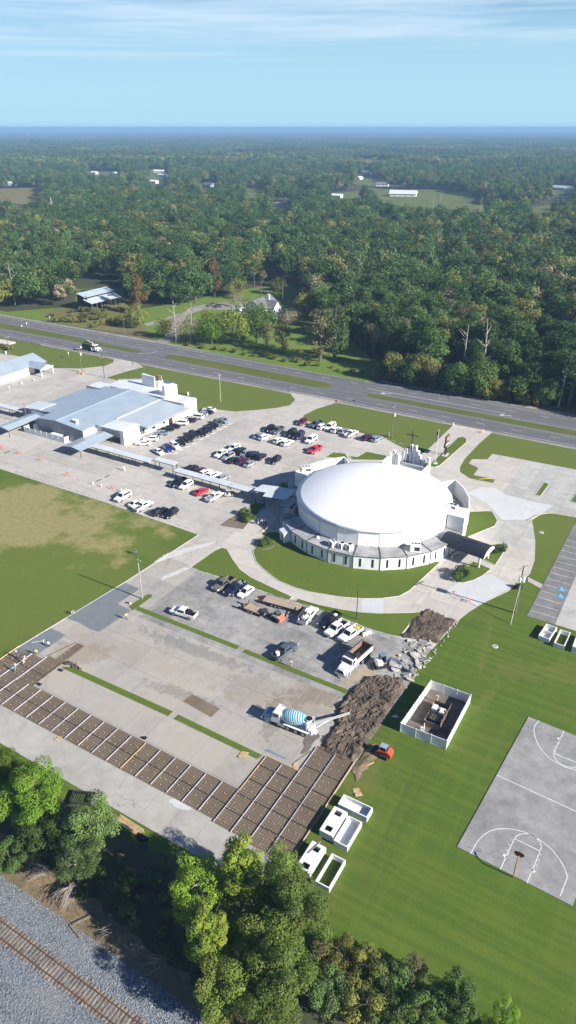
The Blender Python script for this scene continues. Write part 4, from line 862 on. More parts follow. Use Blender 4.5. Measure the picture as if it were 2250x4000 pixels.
# ------------------------------------------------------------------ white two-storey house, barn
hs = thing('white_house', 'white two-storey house with a grey shingle roof and corner turret among yard trees', 'house', (-206.5, 320.5, 0), R(0))
HW = mat('house_siding', (0.72, 0.73, 0.74), (0.64, 0.65, 0.67), 1.0)
part('wall', HW, hs, lambda b: b.prism([(-6.5, -8.5), (6, -8.5), (6.0, 8.5), (-6.5, 8.5)], 0, 5.4))
part('roof', SHINGLE, hs, lambda b: (roof_slab(b, [(-7, -9, 5.3), (0, -9, 9.6), (0, 9, 9.6), (-7, 9, 5.3)], .15), roof_slab(b, [(0, -9, 9.6), (6.6, -9, 5.3), (6.6, 9, 5.3), (0, 9, 9.6)], .15)))
part('gable', HW, hs, lambda b: (b.add([(-6.5, -8.45, 5.3), (6, -8.45, 5.3), (0, -8.45, 9.4)], [(0, 1, 2)]), b.add([(-6.5, 8.45, 5.3), (6, 8.45, 5.3), (0, 8.45, 9.4)], [(0, 1, 2)])))
part('wing_wall', HW, hs, lambda b: b.prism([(5, -3), (9, -3), (9, 5), (5, 5)], 0, 5.2)); part('wing_roof', SHINGLE, hs, lambda b: (roof_slab(b, [(2, 1, 8.8), (9.6, -3.5, 5.2), (9.6, 1, 8.8)], .15), roof_slab(b, [(2, 1, 8.8), (9.6, 1, 8.8), (9.6, 5.5, 5.2), (5, 5.5, 5.6)], .15), roof_slab(b, [(2, 1, 8.75), (5, -3.5, 5.6), (9.6, -3.5, 5.15)], .15)))
part('wing_gable', HW, hs, lambda b: b.add([(9.05, -3, 5.2), (9.05, 5, 5.2), (9.05, 1, 8.5)], [(0, 1, 2)]))
part('chimney', HW, hs, lambda b: b.box((2.2, 3.2, 9.5), (1.5, 1.0, 3.2)))
part('turret', HW, hs, lambda b: b.lathe([(2.2, 0), (2.2, 6.0)], (-7.5, -9.6, 0), n=8)); part('turret_roof', SHINGLE, hs, lambda b: b.lathe([(2.5, 6.0), (.05, 8.0)], (-7.5, -9.6, 0), n=8))
part('porch_roof', SHINGLE, hs, lambda b: roof_slab(b, [(-6, -12, 2.9), (7, -12, 2.9), (7, -8.4, 3.5), (-6, -8.4, 3.5)], .12))
for x in (-3, 0, 3, 6): part('porch_post', HW, hs, lambda b: b.box((x, -11.7, 1.4), (.2, .2, 2.8)))
for x in (-3.5, 0, 3.5):
    for z in (1.5, 4.3): part('window', GLASS, hs, lambda b: b.box((x, -8.53, z), (1.0, .08, 1.4)))
for y in (-1.6, 3.2):
    for z in (1.6, 4.0): part('window', GLASS, hs, lambda b: b.box((9.04, y, z), (.08, .9, 1.3)))
for a in (200, 245, 290):
    for z in (1.5, 4.5): part('window', GLASS, hs, lambda b: b.box((-7.5 + 2.06 * math.cos(R(a)), -9.6 + 2.06 * math.sin(R(a)), z), (.1, .8, 1.4), 0, R(a)))
bn = thing('pole_barn', 'dark open pole barn with a two-level silver metal roof at the wood edge', 'barn', (0, 0, 0), 0)
BARNR = ribbed('silver_roof', (0.50, 0.56, 0.60), (0.42, 0.48, 0.52), 'y', 0.8)
part('roof', BARNR, bn, lambda b: roof_slab(b, [(-302.4, 283, 8.4), (-294.6, 281, 7.3), (-294.0, 304, 7.3), (-301.6, 305, 8.4)]))
part('lower_roof', BARNR, bn, lambda b: roof_slab(b, [(-296.4, 281.2, 6.0), (-289.8, 280.8, 4.5), (-289.4, 303.7, 4.5), (-295.8, 304.2, 6.0)]))
part('wall', mat('tarred_boards', (0.03, 0.03, 0.035), (0.045, 0.045, 0.05), 1.0), bn, lambda b: (b.prism([(-302.0, 283.5), (-301.6, 283.5), (-301.2, 304.5), (-301.6, 304.5)], 0, 8.2), b.box((-298.3, 282.7, 4), (7.4, .2, 7.2)), b.box((-296.1, 293, 6.6), (.15, 21, 1.2))))
for k in range(7): part('post', OLDWOOD, bn, lambda b: b.box((-290.2, 281.6 + k * 3.55, 2.2), (.26, .26, 4.4)))

# ------------------------------------------------------------------ houses far off in the woods
FARR = [mat('far_roof_white', (0.7, 0.7, 0.69)), mat('far_roof_grey', (0.16, 0.17, 0.19)), mat('far_roof_brown', (0.34, 0.24, 0.20)), mat('far_roof_silver', (0.55, 0.57, 0.6))]
far = [(369, 680, 16, 9, 0, 'small white-roofed house in the trees above the tan field'), (450, 682, 12, 9, 0, 'white house half hidden by trees right of the first one'), (621, 674, 24, 9, 0, 'long white roof, upper of the pale cluster in the woods'), (637, 690, 22, 10, 3, 'silver roof in the middle of the pale cluster'), (598, 716, 20, 9, 0, 'white house lowest in the pale cluster'), (50, 724, 20, 12, 0, 'white barn at the head of the tan field'), (818, 730, 26, 14, 1, 'dark-roofed house in a clearing left of centre'), (924, 640, 16, 10, 0, 'white house far off near the picture centre'), (835, 607, 14, 9, 0, 'tiny white roof far off, left of centre'), (1311, 773, 20, 9, 0, 'white mobile home at the wood edge'), (1494, 727, 22, 12, 1, 'grey-roofed house at the top of the right clearing'), (1575, 766, 40, 18, 3, 'wide low building with a silver roof in the right clearing'), (1432, 679, 20, 12, 1, 'dark-roofed house above the right clearing'), (1404, 701, 16, 9, 0, 'white house beside the dark-roofed one above the clearing'), (2026, 664, 22, 10, 3, 'silver-roofed house far right in the woods'), (2196, 742, 34, 12, 3, 'long silver roof near the right picture edge'), (2227, 752, 20, 10, 1, 'small dark roof right of the long silver roof'), (1099, 808, 22, 9, 2, 'low house with a pinkish brown roof in the woods'), (770, 516, 60, 20, 0, 'white speck of a big building near the horizon'), (1770, 552, 50, 20, 0, 'pale building right of centre near the horizon')]
for (u, v, L, W, mi, lab) in far:
    p = P(u, v); rz = rnd.choice((0, 0, .3, -.4, R(90))); h = 3.4
    t = thing('farm_house', lab, 'house', p, rz, 'houses in the far woods')
    part('wall', HW, t, lambda b: b.box((0, 0, h / 2), (L * .94, W * .9, h)))
    part('roof', FARR[mi], t, lambda b: b.loft([[Vector((-L / 2, -W / 2, h)), Vector((-L / 2, W / 2, h)), Vector((-L / 2, 0, h + W * .26))], [Vector((L / 2, -W / 2, h)), Vector((L / 2, W / 2, h)), Vector((L / 2, 0, h + W * .26))]]))
    for k in (-.3, .1, .32): part('window', GLASS, t, lambda b: b.box((k * L, -W * .45 - .03, 1.7), (1.3, .08, 1.3)))
# ------------------------------------------------------------------ cars and pickups
def paint(name, c, met=0.0): return mat('paint_' + name, c, rough=0.28, spec=0.5, metal=met, coat=0.6)
PAINT = {'white': paint('white', (0.80, 0.80, 0.79)), 'black': paint('black', (0.010, 0.011, 0.014)), 'navy': paint('navy', (0.012, 0.018, 0.045)), 'blue': paint('blue', (0.015, 0.03, 0.22)),
         'grey': paint('grey', (0.075, 0.085, 0.10)), 'silver': paint('silver', (0.42, 0.44, 0.46), .4), 'ice': paint('pale_blue', (0.30, 0.38, 0.45), .3), 'maroon': paint('maroon', (0.12, 0.012, 0.02)),
         'red': paint('red', (0.50, 0.02, 0.03)), 'olive': paint('olive', (0.10, 0.13, 0.11)), 'plum': paint('plum', (0.06, 0.015, 0.04)), 'steel': paint('steel', (.13, .155, .19), .4), 'tan': paint('tan', (0.24, 0.21, 0.18), .4)}
def wheel_mesh(r=.34, w=.24):
    b = B(); b.lathe([(r, -w / 2), (r, w / 2)], (0, 0, 0), 'y', 14, 0); b.lathe([(r * .62, -w / 2 - .012), (r * .62, w / 2 + .012)], (0, 0, 0), 'y', 10, 1)
    return b.mesh('wheel', [RUBBER, RIM])
WM = wheel_mesh(); WMT = wheel_mesh(.40, .28); WBIG = wheel_mesh(.52, .30)
SPEC = {  # length, width; body stations (x, halfwidth, zbottom, ztop); greenhouse x: rear base, rear roof, front roof, front base; roof z, belt z
    'sedan': dict(st=[(-2.42, .72, .36, .80), (-2.30, .86, .26, .96), (-1.5, .91, .22, 1.0), (0, .92, .22, .96), (1.1, .91, .22, .95), (2.0, .88, .24, .80), (2.38, .78, .30, .66), (2.45, .6, .34, .58)], gh=(-2.0, -1.05, .30, 1.15), rz=1.45, bz=.97, wb=1.42, wr=0.82, wt=.60),
    'suv': dict(st=[(-2.42, .80, .42, .98), (-2.34, .92, .32, 1.08), (-1.2, .96, .28, 1.10), (.6, .96, .28, 1.06), (1.2, .95, .28, 1.06), (2.1, .92, .30, .95), (2.36, .84, .36, .80), (2.43, .68, .4, .7)], gh=(-2.34, -2.0, .15, .98), rz=1.72, bz=1.08, wb=1.45, wr=.86, wt=.70),
    'big_suv': dict(st=[(-2.68, .88, .46, 1.08), (-2.6, 1.0, .36, 1.16), (-1.2, 1.02, .32, 1.18), (.9, 1.02, .32, 1.16), (1.5, 1.01, .32, 1.16), (2.4, .99, .34, 1.08), (2.62, .9, .4, .92), (2.68, .74, .45, .8)], gh=(-2.6, -2.4, .55, 1.2), rz=1.92, bz=1.17, wb=1.55, wr=.92, wt=.80),
    'hatch': dict(st=[(-2.05, .74, .38, .9), (-1.95, .86, .28, 1.0), (-1.0, .89, .24, 1.02), (.4, .89, .24, .98), (1.0, .88, .24, .96), (1.75, .85, .26, .82), (2.05, .74, .32, .66)], gh=(-1.98, -1.55, .1, 1.0), rz=1.52, bz=.99, wb=1.27, wr=.80, wt=.62),
    'pickup': dict(st=[(-1.0, .98, .5, 1.12), (-.9, 1.0, .42, 1.16), (1.2, 1.0, .42, 1.16), (2.4, .99, .44, 1.12), (2.78, .93, .5, 1.0), (2.88, .78, .55, .85)], gh=(-.95, -.75, .72, 1.3), rz=1.90, bz=1.14, wb=1.83, wr=.90, wt=.76, bed=(-2.95, -1.0)),
}
def ring(x, w, zb, zt):
    h = zt - zb
    return [Vector(p) for p in ((x, -w * .88, zb), (x, w * .88, zb), (x, w, zb + h * .22), (x, w, zt - h * .28), (x, w * .93, zt - h * .06), (x, w * .72, zt), (x, -w * .72, zt), (x, -w * .93, zt - h * .06), (x, -w, zt - h * .28), (x, -w, zb + h * .22))]
def lerp3(a, b, t): return a + (b - a) * t
def pane(b, q, i0=.06, i1=.94, j0=.1, j1=.9, off=.012):
    n = (q[1] - q[0]).cross(q[3] - q[0]).normalized() * off
    f = lambda u, v: lerp3(lerp3(q[0], q[1], u), lerp3(q[3], q[2], u), v) + n
    b.add([f(i0, j0), f(i1, j0), f(i1, j1), f(i0, j1)], [(0, 1, 2, 3)])
def make_vehicle(kind):
    s = SPEC[kind]; t = thing({'pickup': 'pickup_truck', 'suv': 'suv', 'big_suv': 'suv', 'hatch': 'hatchback', 'sedan': 'sedan'}[kind], '', 'car')
    b = B(); b.loft([ring(*q) for q in s['st']])
    x0, x1, x2, x3 = s['gh']; wr, wt, bz, rz = s['wr'], s['wt'], s['bz'] - .03, s['rz']
    lo = [Vector((x0, -wr, bz)), Vector((x3, -wr, bz)), Vector((x3, wr, bz)), Vector((x0, wr, bz))]
    hi = [Vector((x1, -wt, rz - .06)), Vector((x2, -wt, rz - .06)), Vector((x2, wt, rz - .06)), Vector((x1, wt, rz - .06))]
    tp = [Vector((x1 + .12, -wt + .1, rz)), Vector((x2 - .14, -wt + .1, rz)), Vector((x2 - .14, wt - .1, rz)), Vector((x1 + .12, wt - .1, rz))]
    b.loft([lo, hi, tp])
    for sx in (-1, 1):   # wheel-arch lips and mirrors
        for wx in (s['wb'], -s['wb']):
            if kind == 'pickup' and wx < 0: continue
        b.box((x3 - .25, sx * (wr + .17), bz + .12), (.16, .2, .14))
    if 'bed' in s:
        a, c = s['bed']; L = c - a; m_ = (a + c) / 2
        for sy in (-1, 1): b.box((m_, sy * .93, .85), (L, .14, .72))
        b.box((a + .05, 0, .85), (.1, 1.74, .7)); b.box((m_, 0, .60), (L, 1.9, .14)); b.box((c - .04, 0, .9), (.1, 1.8, .62))
    body = b.obj('body', PAINT['white'], t)
    body.material_slots[0].link = 'OBJECT'
    def gp(name, q, **k): bb = B(); pane(bb, q, **k); bb.obj(name, GLASS, t)
    gp('windscreen', [lo[1], lo[2], hi[2], hi[1]], j0=.06, j1=.97); gp('rear_window', [lo[3], lo[0], hi[0], hi[3]], j0=.15, j1=.95)
    gp('side_window', [lo[0], lo[1], hi[1], hi[0]], i0=.1, i1=.93, j0=.12, j1=.88); gp('side_window', [lo[2], lo[3], hi[3], hi[2]], i0=.07, i1=.9, j0=.12, j1=.88)
    if 'bed' in s: a, c = s['bed']; bb = B(); bb.box(((a + c) / 2, 0, .685), (c - a - .2, 1.68, .03)); bb.obj('bed_liner', BLACK, t)
    wm = WMT if kind in ('pickup', 'big_suv') else WM; r = .40 if kind in ('pickup', 'big_suv') else .34
    W_ = s['st'][2][1] - .10
    for wx in (s['wb'], -s['wb']):
        for sy in (-1, 1): link('wheel', wm, t, (wx, sy * W_, r))
    fr, rr = s['st'][-2], (s['bed'][0], .95, 0, 1.1) if 'bed' in s else s['st'][1]
    for sy in (-1, 1):
        bb = B(); bb.box((fr[0] - .08, sy * fr[1] * .8, fr[3] - .06), (.26, .34, .14), 0, -sy * .35); bb.obj('headlight', LAMPW, t)
        bb = B(); bb.box((rr[0] - .02, sy * (rr[1] - .1), rr[3] - .16), (.12, .2, .22)); bb.obj('taillight', LAMPR, t)
    bb = B(); bb.box((fr[0] + .03, 0, fr[3] - .16), (.08, .9, .16)); bb.obj('grille', BLACK, t)
    return t
PROTO = {}
def vehicle(kind, col, F, Rr, label, group=None, cat=None, z=0.7, base=Z0):
    f, r = Vector(F), Vector(Rr); c = (f + r) / 2; d = f - r
    if kind not in PROTO: t = PROTO[kind] = make_vehicle(kind)
    else: t = copy_tree(PROTO[kind])
    t.location = (c.x, c.y, base); t.rotation_euler = (0, 0, math.atan2(d.y, d.x))
    tag(t, label, cat or {'pickup': 'pickup truck', 'suv': 'car', 'big_suv': 'car', 'hatch': 'car', 'sedan': 'car'}[kind], group)
    for ch in t.children:
        if ch.name.startswith('body'): ch.material_slots[0].link = 'OBJECT'; ch.material_slots[0].material = PAINT[col]
    return t
G1, G2, G3, G4 = 'cars parked along the school wall', 'cars in the angled row facing the school', 'cars in the rows toward the highway', 'cars near the covered walkway'
wA = win(600, 2150, 500); wK = win(900, 2200, 550)
L3 = [  # window 400,1500: kind, colour, front, rear, label
 ('sedan', 'white', (312, 555), (458, 555), 'white sedan nearest the school end block, last of the wall row', G1),
 ('suv', 'white', (405, 513), (508, 518), 'white SUV second in the wall row, behind the white sedan', G1),
 ('sedan', 'ice', (445, 480), (540, 492), 'pale blue sedan wedged between a white SUV and a grey-blue sedan', G1),
 ('sedan', 'ice', (510, 455), (615, 462), 'grey-blue sedan parked in front of two black cars at the school wall', G1),
 ('suv', 'black', (555, 420), (668, 425), 'black SUV at the school wall beside the grey-blue sedan', G1),
 ('sedan', 'black', (625, 392), (715, 402), 'black sedan between the black SUV and the big white SUV', G1),
 ('big_suv', 'white', (668, 362), (805, 370), 'big white SUV in the middle of the wall row, by the beige porch', G1),
 ('suv', 'navy', (775, 333), (872, 346), 'dark blue SUV squeezed between the two big white vehicles', G1),
 ('big_suv', 'white', (830, 302), (943, 316), 'long white van-like SUV near the far white end block', G1),
 ('suv', 'silver', (880, 275), (978, 290), 'silver SUV near the far white end block', G1),
 ('sedan', 'black', (945, 252), (1032, 270), 'black sedan partly hidden by the far white sedan', G1),
 ('sedan', 'white', (945, 232), (1066, 242), 'white sedan at the lawn end of the wall row', G1),
 ('sedan', 'white', (570, 660), (492, 612), 'white sedan at the near end of the angled row', G2),
 ('sedan', 'blue', (645, 633), (570, 580), 'bright royal blue sedan in the angled row', G2),
 ('suv', 'white', (722, 610), (645, 556), 'white car just past the royal blue sedan', G2),
 ('sedan', 'black', (770, 575), (712, 527), 'black car next to the white one in the angled row', G2),
 ('suv', 'black', (845, 543), (778, 488), 'black SUV fifth in the angled row', G2),
 ('suv', 'black', (905, 505), (825, 450), 'black SUV with a sun-bright windscreen, sixth in the angled row', G2),
 ('sedan', 'black', (965, 485), (893, 440), 'black sedan seventh in the angled row', G2),
 ('sedan', 'navy', (1020, 452), (948, 410), 'dark navy sedan eighth in the angled row', G2),
 ('sedan', 'black', (1062, 422), (1000, 378), 'black sedan ninth in the angled row', G2),
 ('suv', 'olive', (1130, 397), (1058, 343), 'greenish grey SUV second from the lawn in the angled row', G2),
 ('sedan', 'ice', (1182, 362), (1117, 316), 'pale silver-blue sedan at the lawn end of the angled row', G2),
 ('suv', 'white', (1062, 690), (1172, 630), 'white SUV with a dark sunroof at the left corner of the packed block', G3),
 ('suv', 'white', (1192, 632), (1285, 578), 'white SUV at the back left of the packed block', G3),
 ('suv', 'silver', (1132, 715), (1240, 652), 'silver-grey SUV second in the front row of the packed block', G3),
 ('suv', 'black', (1340, 600), (1255, 652), 'black SUV in the middle back of the packed block', G3),
 ('sedan', 'silver', (1400, 622), (1312, 675), 'silver sedan in the back row of the packed block', G3),
 ('sedan', 'black', (1280, 690), (1188, 738), 'black sedan in the front row of the packed block', G3),
 ('suv', 'plum', (1375, 695), (1270, 752), 'dark plum SUV with red tail lights in the packed block', G3),
 ('suv', 'black', (885, 772), (798, 818), 'black SUV first behind the covered walkway', G4),
 ('suv', 'plum', (955, 797), (875, 840), 'maroon SUV behind the covered walkway', G4),
 ('suv', 'white', (1018, 814), (935, 860), 'white SUV behind the covered walkway next to the maroon one', G4),
 ('suv', 'white', (1100, 836), (1005, 882), 'white SUV with a black sunroof behind the covered walkway', G4),
 ('sedan', 'silver', (1178, 862), (1088, 902), 'silver-blue sedan last behind the covered walkway', G4),
 ('pickup', 'black', (642, 972), (793, 890), 'black pickup parked before the covered walkway', G4),
 ('suv', 'white', (730, 993), (848, 915), 'white SUV beside the black pickup', G4),
 ('sedan', 'red', (995, 980), (870, 1043), 'dark red sedan alone in front of the walkway', G4),
 ('big_suv', 'white', (115, 1108), (268, 1020), 'big white SUV alone at the edge of the left field', 'cars along the edge of the left field'),
 ('sedan', 'white', (385, 1097), (262, 1150), 'white sedan with dark rear glass behind the white pickup', 'cars along the edge of the left field'),
 ('pickup', 'white', (468, 1110), (300, 1193), 'white pickup with an empty bed at the edge of the left field', 'cars along the edge of the left field'),
 ('suv', 'black', (608, 1167), (472, 1235), 'black SUV with roof rails at the edge of the left field', 'cars along the edge of the left field'),
 ('suv', 'black', (577, 1268), (710, 1175), 'black SUV nearest the field corner', 'cars along the edge of the left field'),
]
for k_, c_, f_, r_, lab_, g_ in L3: vehicle(k_, c_, w3(*f_, .7), w3(*r_, .7), lab_, g_)
L4 = [
 ('suv', 'maroon', (640, 262), (712, 215), 'dark red SUV at the corner of the front lawn', G3),
 ('pickup', 'grey', (757, 285), (858, 235), 'dark blue-grey pickup first along the front lawn', G3),
 ('suv', 'white', (905, 260), (832, 300), 'white SUV seen from behind, second along the front lawn', G3),
 ('big_suv', 'white', (895, 316), (985, 255), 'tall white SUV with a sunlit windscreen along the front lawn', G3),
 ('suv', 'white', (1035, 290), (965, 330), 'white off-roader with a black soft top along the front lawn', G3),
 ('suv', 'silver', (1120, 302), (1030, 345), 'silver-blue SUV with a roof rack along the front lawn', G3),
 ('pickup', 'white', (1200, 318), (1080, 380), 'white pickup at the end of the packed front lawn row', G3),
 ('suv', 'plum', (1330, 357), (1245, 405), 'dark maroon SUV with red tail lights near the utility pole', G3),
 ('suv', 'ice', (1427, 368), (1335, 420), 'pale blue-grey wagon at the right end of the lawn row', G3),
 ('suv', 'black', (322, 328), (412, 275), 'black SUV at the back of the left pair block', G3),
 ('pickup', 'grey', (395, 345), (492, 290), 'charcoal pickup with its bed toward the lawn', G3),
 ('sedan', 'ice', (302, 340), (232, 385), 'pale blue car with dark rear glass beside a white SUV', G3),
 ('suv', 'white', (380, 355), (268, 405), 'white SUV seen from behind at the left of the middle rows', G3),
 ('big_suv', 'black', (520, 380), (620, 312), 'big black SUV in the middle rows', G3),
 ('big_suv', 'navy', (600, 402), (692, 333), 'dark blue SUV beside the big black one', G3),
 ('suv', 'white', (510, 390), (418, 432), 'white SUV with dark rear glass, left of a white twin', G3),
 ('suv', 'white', (590, 408), (482, 460), 'white SUV right of its white twin in the middle rows', G3),
 ('big_suv', 'white', (710, 440), (812, 370), 'white SUV with a black sunroof alone right of the middle rows', G3),
 ('pickup', 'red', (738, 535), (852, 465), 'bright red pickup alone in the lot', G3),
 ('suv', 'black', (375, 630), (470, 565), 'black SUV alone between the packed block and the dome', G3),
 ('suv', 'navy', (265, 510), (168, 575), 'dark navy SUV at the right back of the packed block', G3),
 ('sedan', 'silver', (232, 600), (138, 655), 'pale silver sedan at the front right of the packed block', G3),
 ('suv', 'black', (335, 532), (238, 597), 'black SUV at the right end of the packed block', G3),
]
for k_, c_, f_, r_, lab_, g_ in L4: vehicle(k_, c_, w4(*f_, .7), w4(*r_, .7), lab_, g_)
GW = 'work vehicles in the lower lot'
vehicle('pickup', 'tan', wA(690, 450, .7), wA(890, 315, .7), 'tan grey pickup parked left of the navy pickup', GW)
t = vehicle('pickup', 'navy', wA(820, 505, .7), wA(1020, 360, .7), 'navy pickup with tools heaped in its bed', GW)
part('tool_load', GREYM, t, lambda b: [b.box((rnd.uniform(-2.6, -1.3), rnd.uniform(-.6, .6), 1.0 + rnd.random() * .25), (.5, .35, .4), 0, rnd.random() * 3) for _ in range(9)])
vehicle('hatch', 'white', wA(950, 535, .7), wA(1130, 405, .7), 'white hatchback right of the navy pickup', GW)
t = vehicle('pickup', 'white', wA(205, 668, .7), wA(470, 745, .7), 'white pickup alone at the left of the lower lot, black bed cover folded', GW); part('bed_cover', BLACK, t, lambda b: (b.box((-1.5, 0, 1.26), (.9, 1.7, .08)), b.box((-1.2, 0, 1.38), (.3, 1.7, .18))))
t = vehicle('pickup', 'black', wK(925, 655, .7), wK(1105, 520, .7), 'black pickup with a white box in its bed', GW); part('tool_box', LAMPW, t, lambda b: b.box((-1.8, .2, .95), (.8, .6, .5)))
vehicle('pickup', 'white', wK(990, 745, .7), wK(1190, 600, .7), 'white pickup next to the black one in the work lot', GW)
t = vehicle('pickup', 'white', wK(1120, 808, .7), wK(1345, 650, .7), 'white heavy pickup with a yellow box in its bed, rightmost of the row', GW); part('load_box', YELLOW, t, lambda b: b.box((-2.0, .1, 1.0), (.9, .8, .6)))
t = vehicle('pickup', 'steel', wK(680, 822, .7), wK(447, 985, .7), 'steel grey pickup with its driver door open and a white drum in the bed', GW); part('drum', LAMPW, t, lambda b: b.lathe([(.42, .7), (.42, 1.5)], (-2.0, .1, 0), n=12)); part('open_door', PAINT['steel'], t, lambda b: b.box((.85, 1.5, .95), (.1, 1.0, .75), 0, .15))
S_ = SPEC
# ------------------------------------------------------------------ work machines
def frame_thing(name, label, cat, F, Rr, group=None, z=0.8, base=Z0):
    f, r = Vector(F), Vector(Rr); c = (f + r) / 2; d = f - r
    return thing(name, label, cat, (c.x, c.y, base), math.atan2(d.y, d.x), group)
def wheels(t, xs, y, m, r, dual=()):
    for x in xs:
        for sy in (-1, 1): link('wheel', m, t, (x, sy * y, r))
def truck_cab(t, x, col, colh=None, w=2.3):
    hood = part('hood', colh or col, t, lambda b: b.loft([[Vector((x + dx, y * wv, z)) for y, z in ((-1, .75), (1, .75), (1, hz - .25), (.8, hz), (-.8, hz), (-1, hz - .25))] for dx, wv, hz in ((0, w * .42, 2.0), (1.3, w * .40, 1.85), (1.75, w * .34, 1.5))]))
    part('bumper', CHROME, t, lambda b: b.box((x + 1.85, 0, .7), (.25, w, .45))); part('grille', DARKM, t, lambda b: b.box((x + 1.77, 0, 1.15), (.06, 1.2, .75)))
    def cb(b): b.loft([[Vector((x - 1.5, y * w / 2, z)) for y, z in ((-1, .8), (1, .8), (.94, 2.75), (.8, 2.9), (-.8, 2.9), (-.94, 2.75))], [Vector((x + .02, y * w / 2, z)) for y, z in ((-1, .8), (1, .8), (1, 1.95), (.85, 2.0), (-.85, 2.0), (-1, 1.95))]])
    part('cab', col, t, lambda b: (b.box((x - .95, 0, 1.85), (1.3, w, 2.1)), b.box((x - .15, 0, 1.4), (.4, w, 1.25)), b.box((x - .98, 0, 2.94), (1.1, w - .25, .08))))
    q = [Vector((x - .28, -w / 2 + .12, 2.02)), Vector((x - .28, w / 2 - .12, 2.02)), Vector((x - .5, w / 2 - .2, 2.8)), Vector((x - .5, -w / 2 + .2, 2.8))]
    bb = B(); bb.add([v + Vector((.25, 0, 0)) for v in q], [(0, 1, 2, 3)]); bb.obj('windscreen', GLASS, t)
    for sy in (-1, 1):
        part('side_window', GLASS, t, lambda b: b.box((x - .85, sy * (w / 2 + .005), 2.35), (.85, .03, .65))); part('mirror', DARKM, t, lambda b: b.box((x - .2, sy * (w / 2 + .28), 2.2), (.12, .16, .5)))
        part('fender', colh or col, t, lambda b: b.lathe([(.66, -.17), (.66, .17)], (x + .75, sy * 1.0, .62), 'y', 14)); part('headlight', LAMPW, t, lambda b: b.box((x + 1.72, sy * .78, 1.1), (.12, .25, .25)))
        part('fuel_tank', CHROME, t, lambda b: b.lathe([(.32, -.65), (.32, .65)], (x - 1.9, sy * .98, .72), 'x', 12))
    part('exhaust', CHROME, t, lambda b: b.tube([(x - 1.65, -.85, 1.2), (x - 1.65, -.85, 3.4)], .08, 8))
    link('wheel', WBIG, t, (x + .75, 1.02, .52)); link('wheel', WBIG, t, (x + .75, -1.02, .52))
WT = PAINT['white']
dt = frame_thing('dump_truck', 'white dump truck with a rusty empty bed by the rubble heap', 'dump truck', wK(1118, 1150, .8), wK(1415, 885, .8), GW)
truck_cab(dt, 2.5, WT); part('chassis', DARKM, dt, lambda b: b.box((-1.2, 0, .8), (7.6, .9, .3))); wheels(dt, (-1.3, -2.6, -3.8), 1.0, WBIG, .52)
BEDI = mat('rusty_bed', (0.24, 0.165, 0.115), (0.15, 0.105, 0.08), 1.2, rough=.8)
part('dump_bed', BEDI, dt, lambda b: (b.box((-1.8, 0, 1.25), (5.2, 2.2, .15)), [b.box((-1.8, s * 1.12, 1.95), (5.2, .12, 1.4)) for s in (-1, 1)], b.box((.75, 0, 2.1), (.12, 2.2, 1.8)), b.box((-4.35, 0, 1.9), (.12, 2.2, 1.3))))
part('side_panel', WT, dt, lambda b: [b.box((-1.8, s * 1.20, 1.75), (5.3, .04, .9)) for s in (-1, 1)]); part('side_rail', DARKM, dt, lambda b: [b.box((-1.8, s * 1.2, 2.65), (5.3, .16, .12)) for s in (-1, 1)]); part('cab_shield', DARKM, dt, lambda b: (b.box((1.3, 0, 3.0), (1.1, 2.2, .1)), b.tube([(.8, -1.0, 3.15), (.8, 1.0, 3.15)], .13, 8))); part('leftover_load', mat('chalky_load', (.5, .47, .43)), dt, lambda b: b.box((-1.0, .2, 1.36), (2.2, 1.4, .1)))
mx_ = frame_thing('concrete_mixer', 'white concrete mixer truck with a teal and blue striped drum and chute out', 'mixer truck', P(1044, 2788, .8), P(1222, 2858, .8), GW)
truck_cab(mx_, 2.9, WT, paint('pale_blue_hood', (0.16, 0.27, 0.42))); part('chassis', WT, mx_, lambda b: b.box((-1.0, 0, .85), (8.0, .9, .32))); wheels(mx_, (-.2, -1.7, -3.0), 1.02, WBIG, .52)
part('mudguard', WT, mx_, lambda b: [b.box((-1.7, s * 1.1, 1.15), (4.6, .35, .08)) for s in (-1, 1)]); part('water_tank', CHROME, mx_, lambda b: b.lathe([(.3, -.7), (.3, .7)], (1.0, -1.0, .95), 'x', 12))
m, nt, bs = newmat('striped_drum'); k = N(nt); bs.inputs['Roughness'].default_value = .35
sx = k.n('ShaderNodeSeparateXYZ'); k.l(k.O(), sx.inputs[0]); an = k.math('ARCTAN2', sx.outputs[1], sx.outputs[2]); ph = k.math('ADD', k.math('DIVIDE', an, 6.28318), k.math('MULTIPLY', sx.outputs[0], .62))
fr = k.math('FRACT', k.math('MULTIPLY', ph, 4.0)); pr_ = k.math('FRACT', k.math('MULTIPLY', ph, 2.0))
colr = k.mix(k.math('GREATER_THAN', pr_, .5), (.035, .19, .42), (.03, .36, .34)); k.l(k.mix(k.math('GREATER_THAN', fr, .5), colr, (.62, .74, .74)), bs.inputs['Base Color'])
drum = B(); drum.sm = True; drum.lathe([(.5, 2.6), (.95, 2.2), (1.2, 1.4), (1.25, .4), (1.1, -.8), (.7, -2.0), (.5, -2.3)], (0, 0, 0), 'x', 24); dr = drum.obj('drum', m, mx_, (-1.0, 0, 2.35)); dr.rotation_euler = (0, R(9), 0)
part('hopper', WT, mx_, lambda b: (b.lathe([(.35, 2.4), (.62, 3.35)], (-3.6, 0, 0), n=12), b.box((-3.5, 0, 1.9), (.25, 1.6, 2.0)))); part('hopper_mouth', BLACK, mx_, lambda b: b.lathe([(.55, 3.36), (.55, 3.38)], (-3.6, 0, 0), n=12))
part('rear_tank', WT, mx_, lambda b: b.box((-4.2, .2, 1.25), (.7, 1.5, 1.0))); ldp = Vector((-3.9, -1.15, 0))
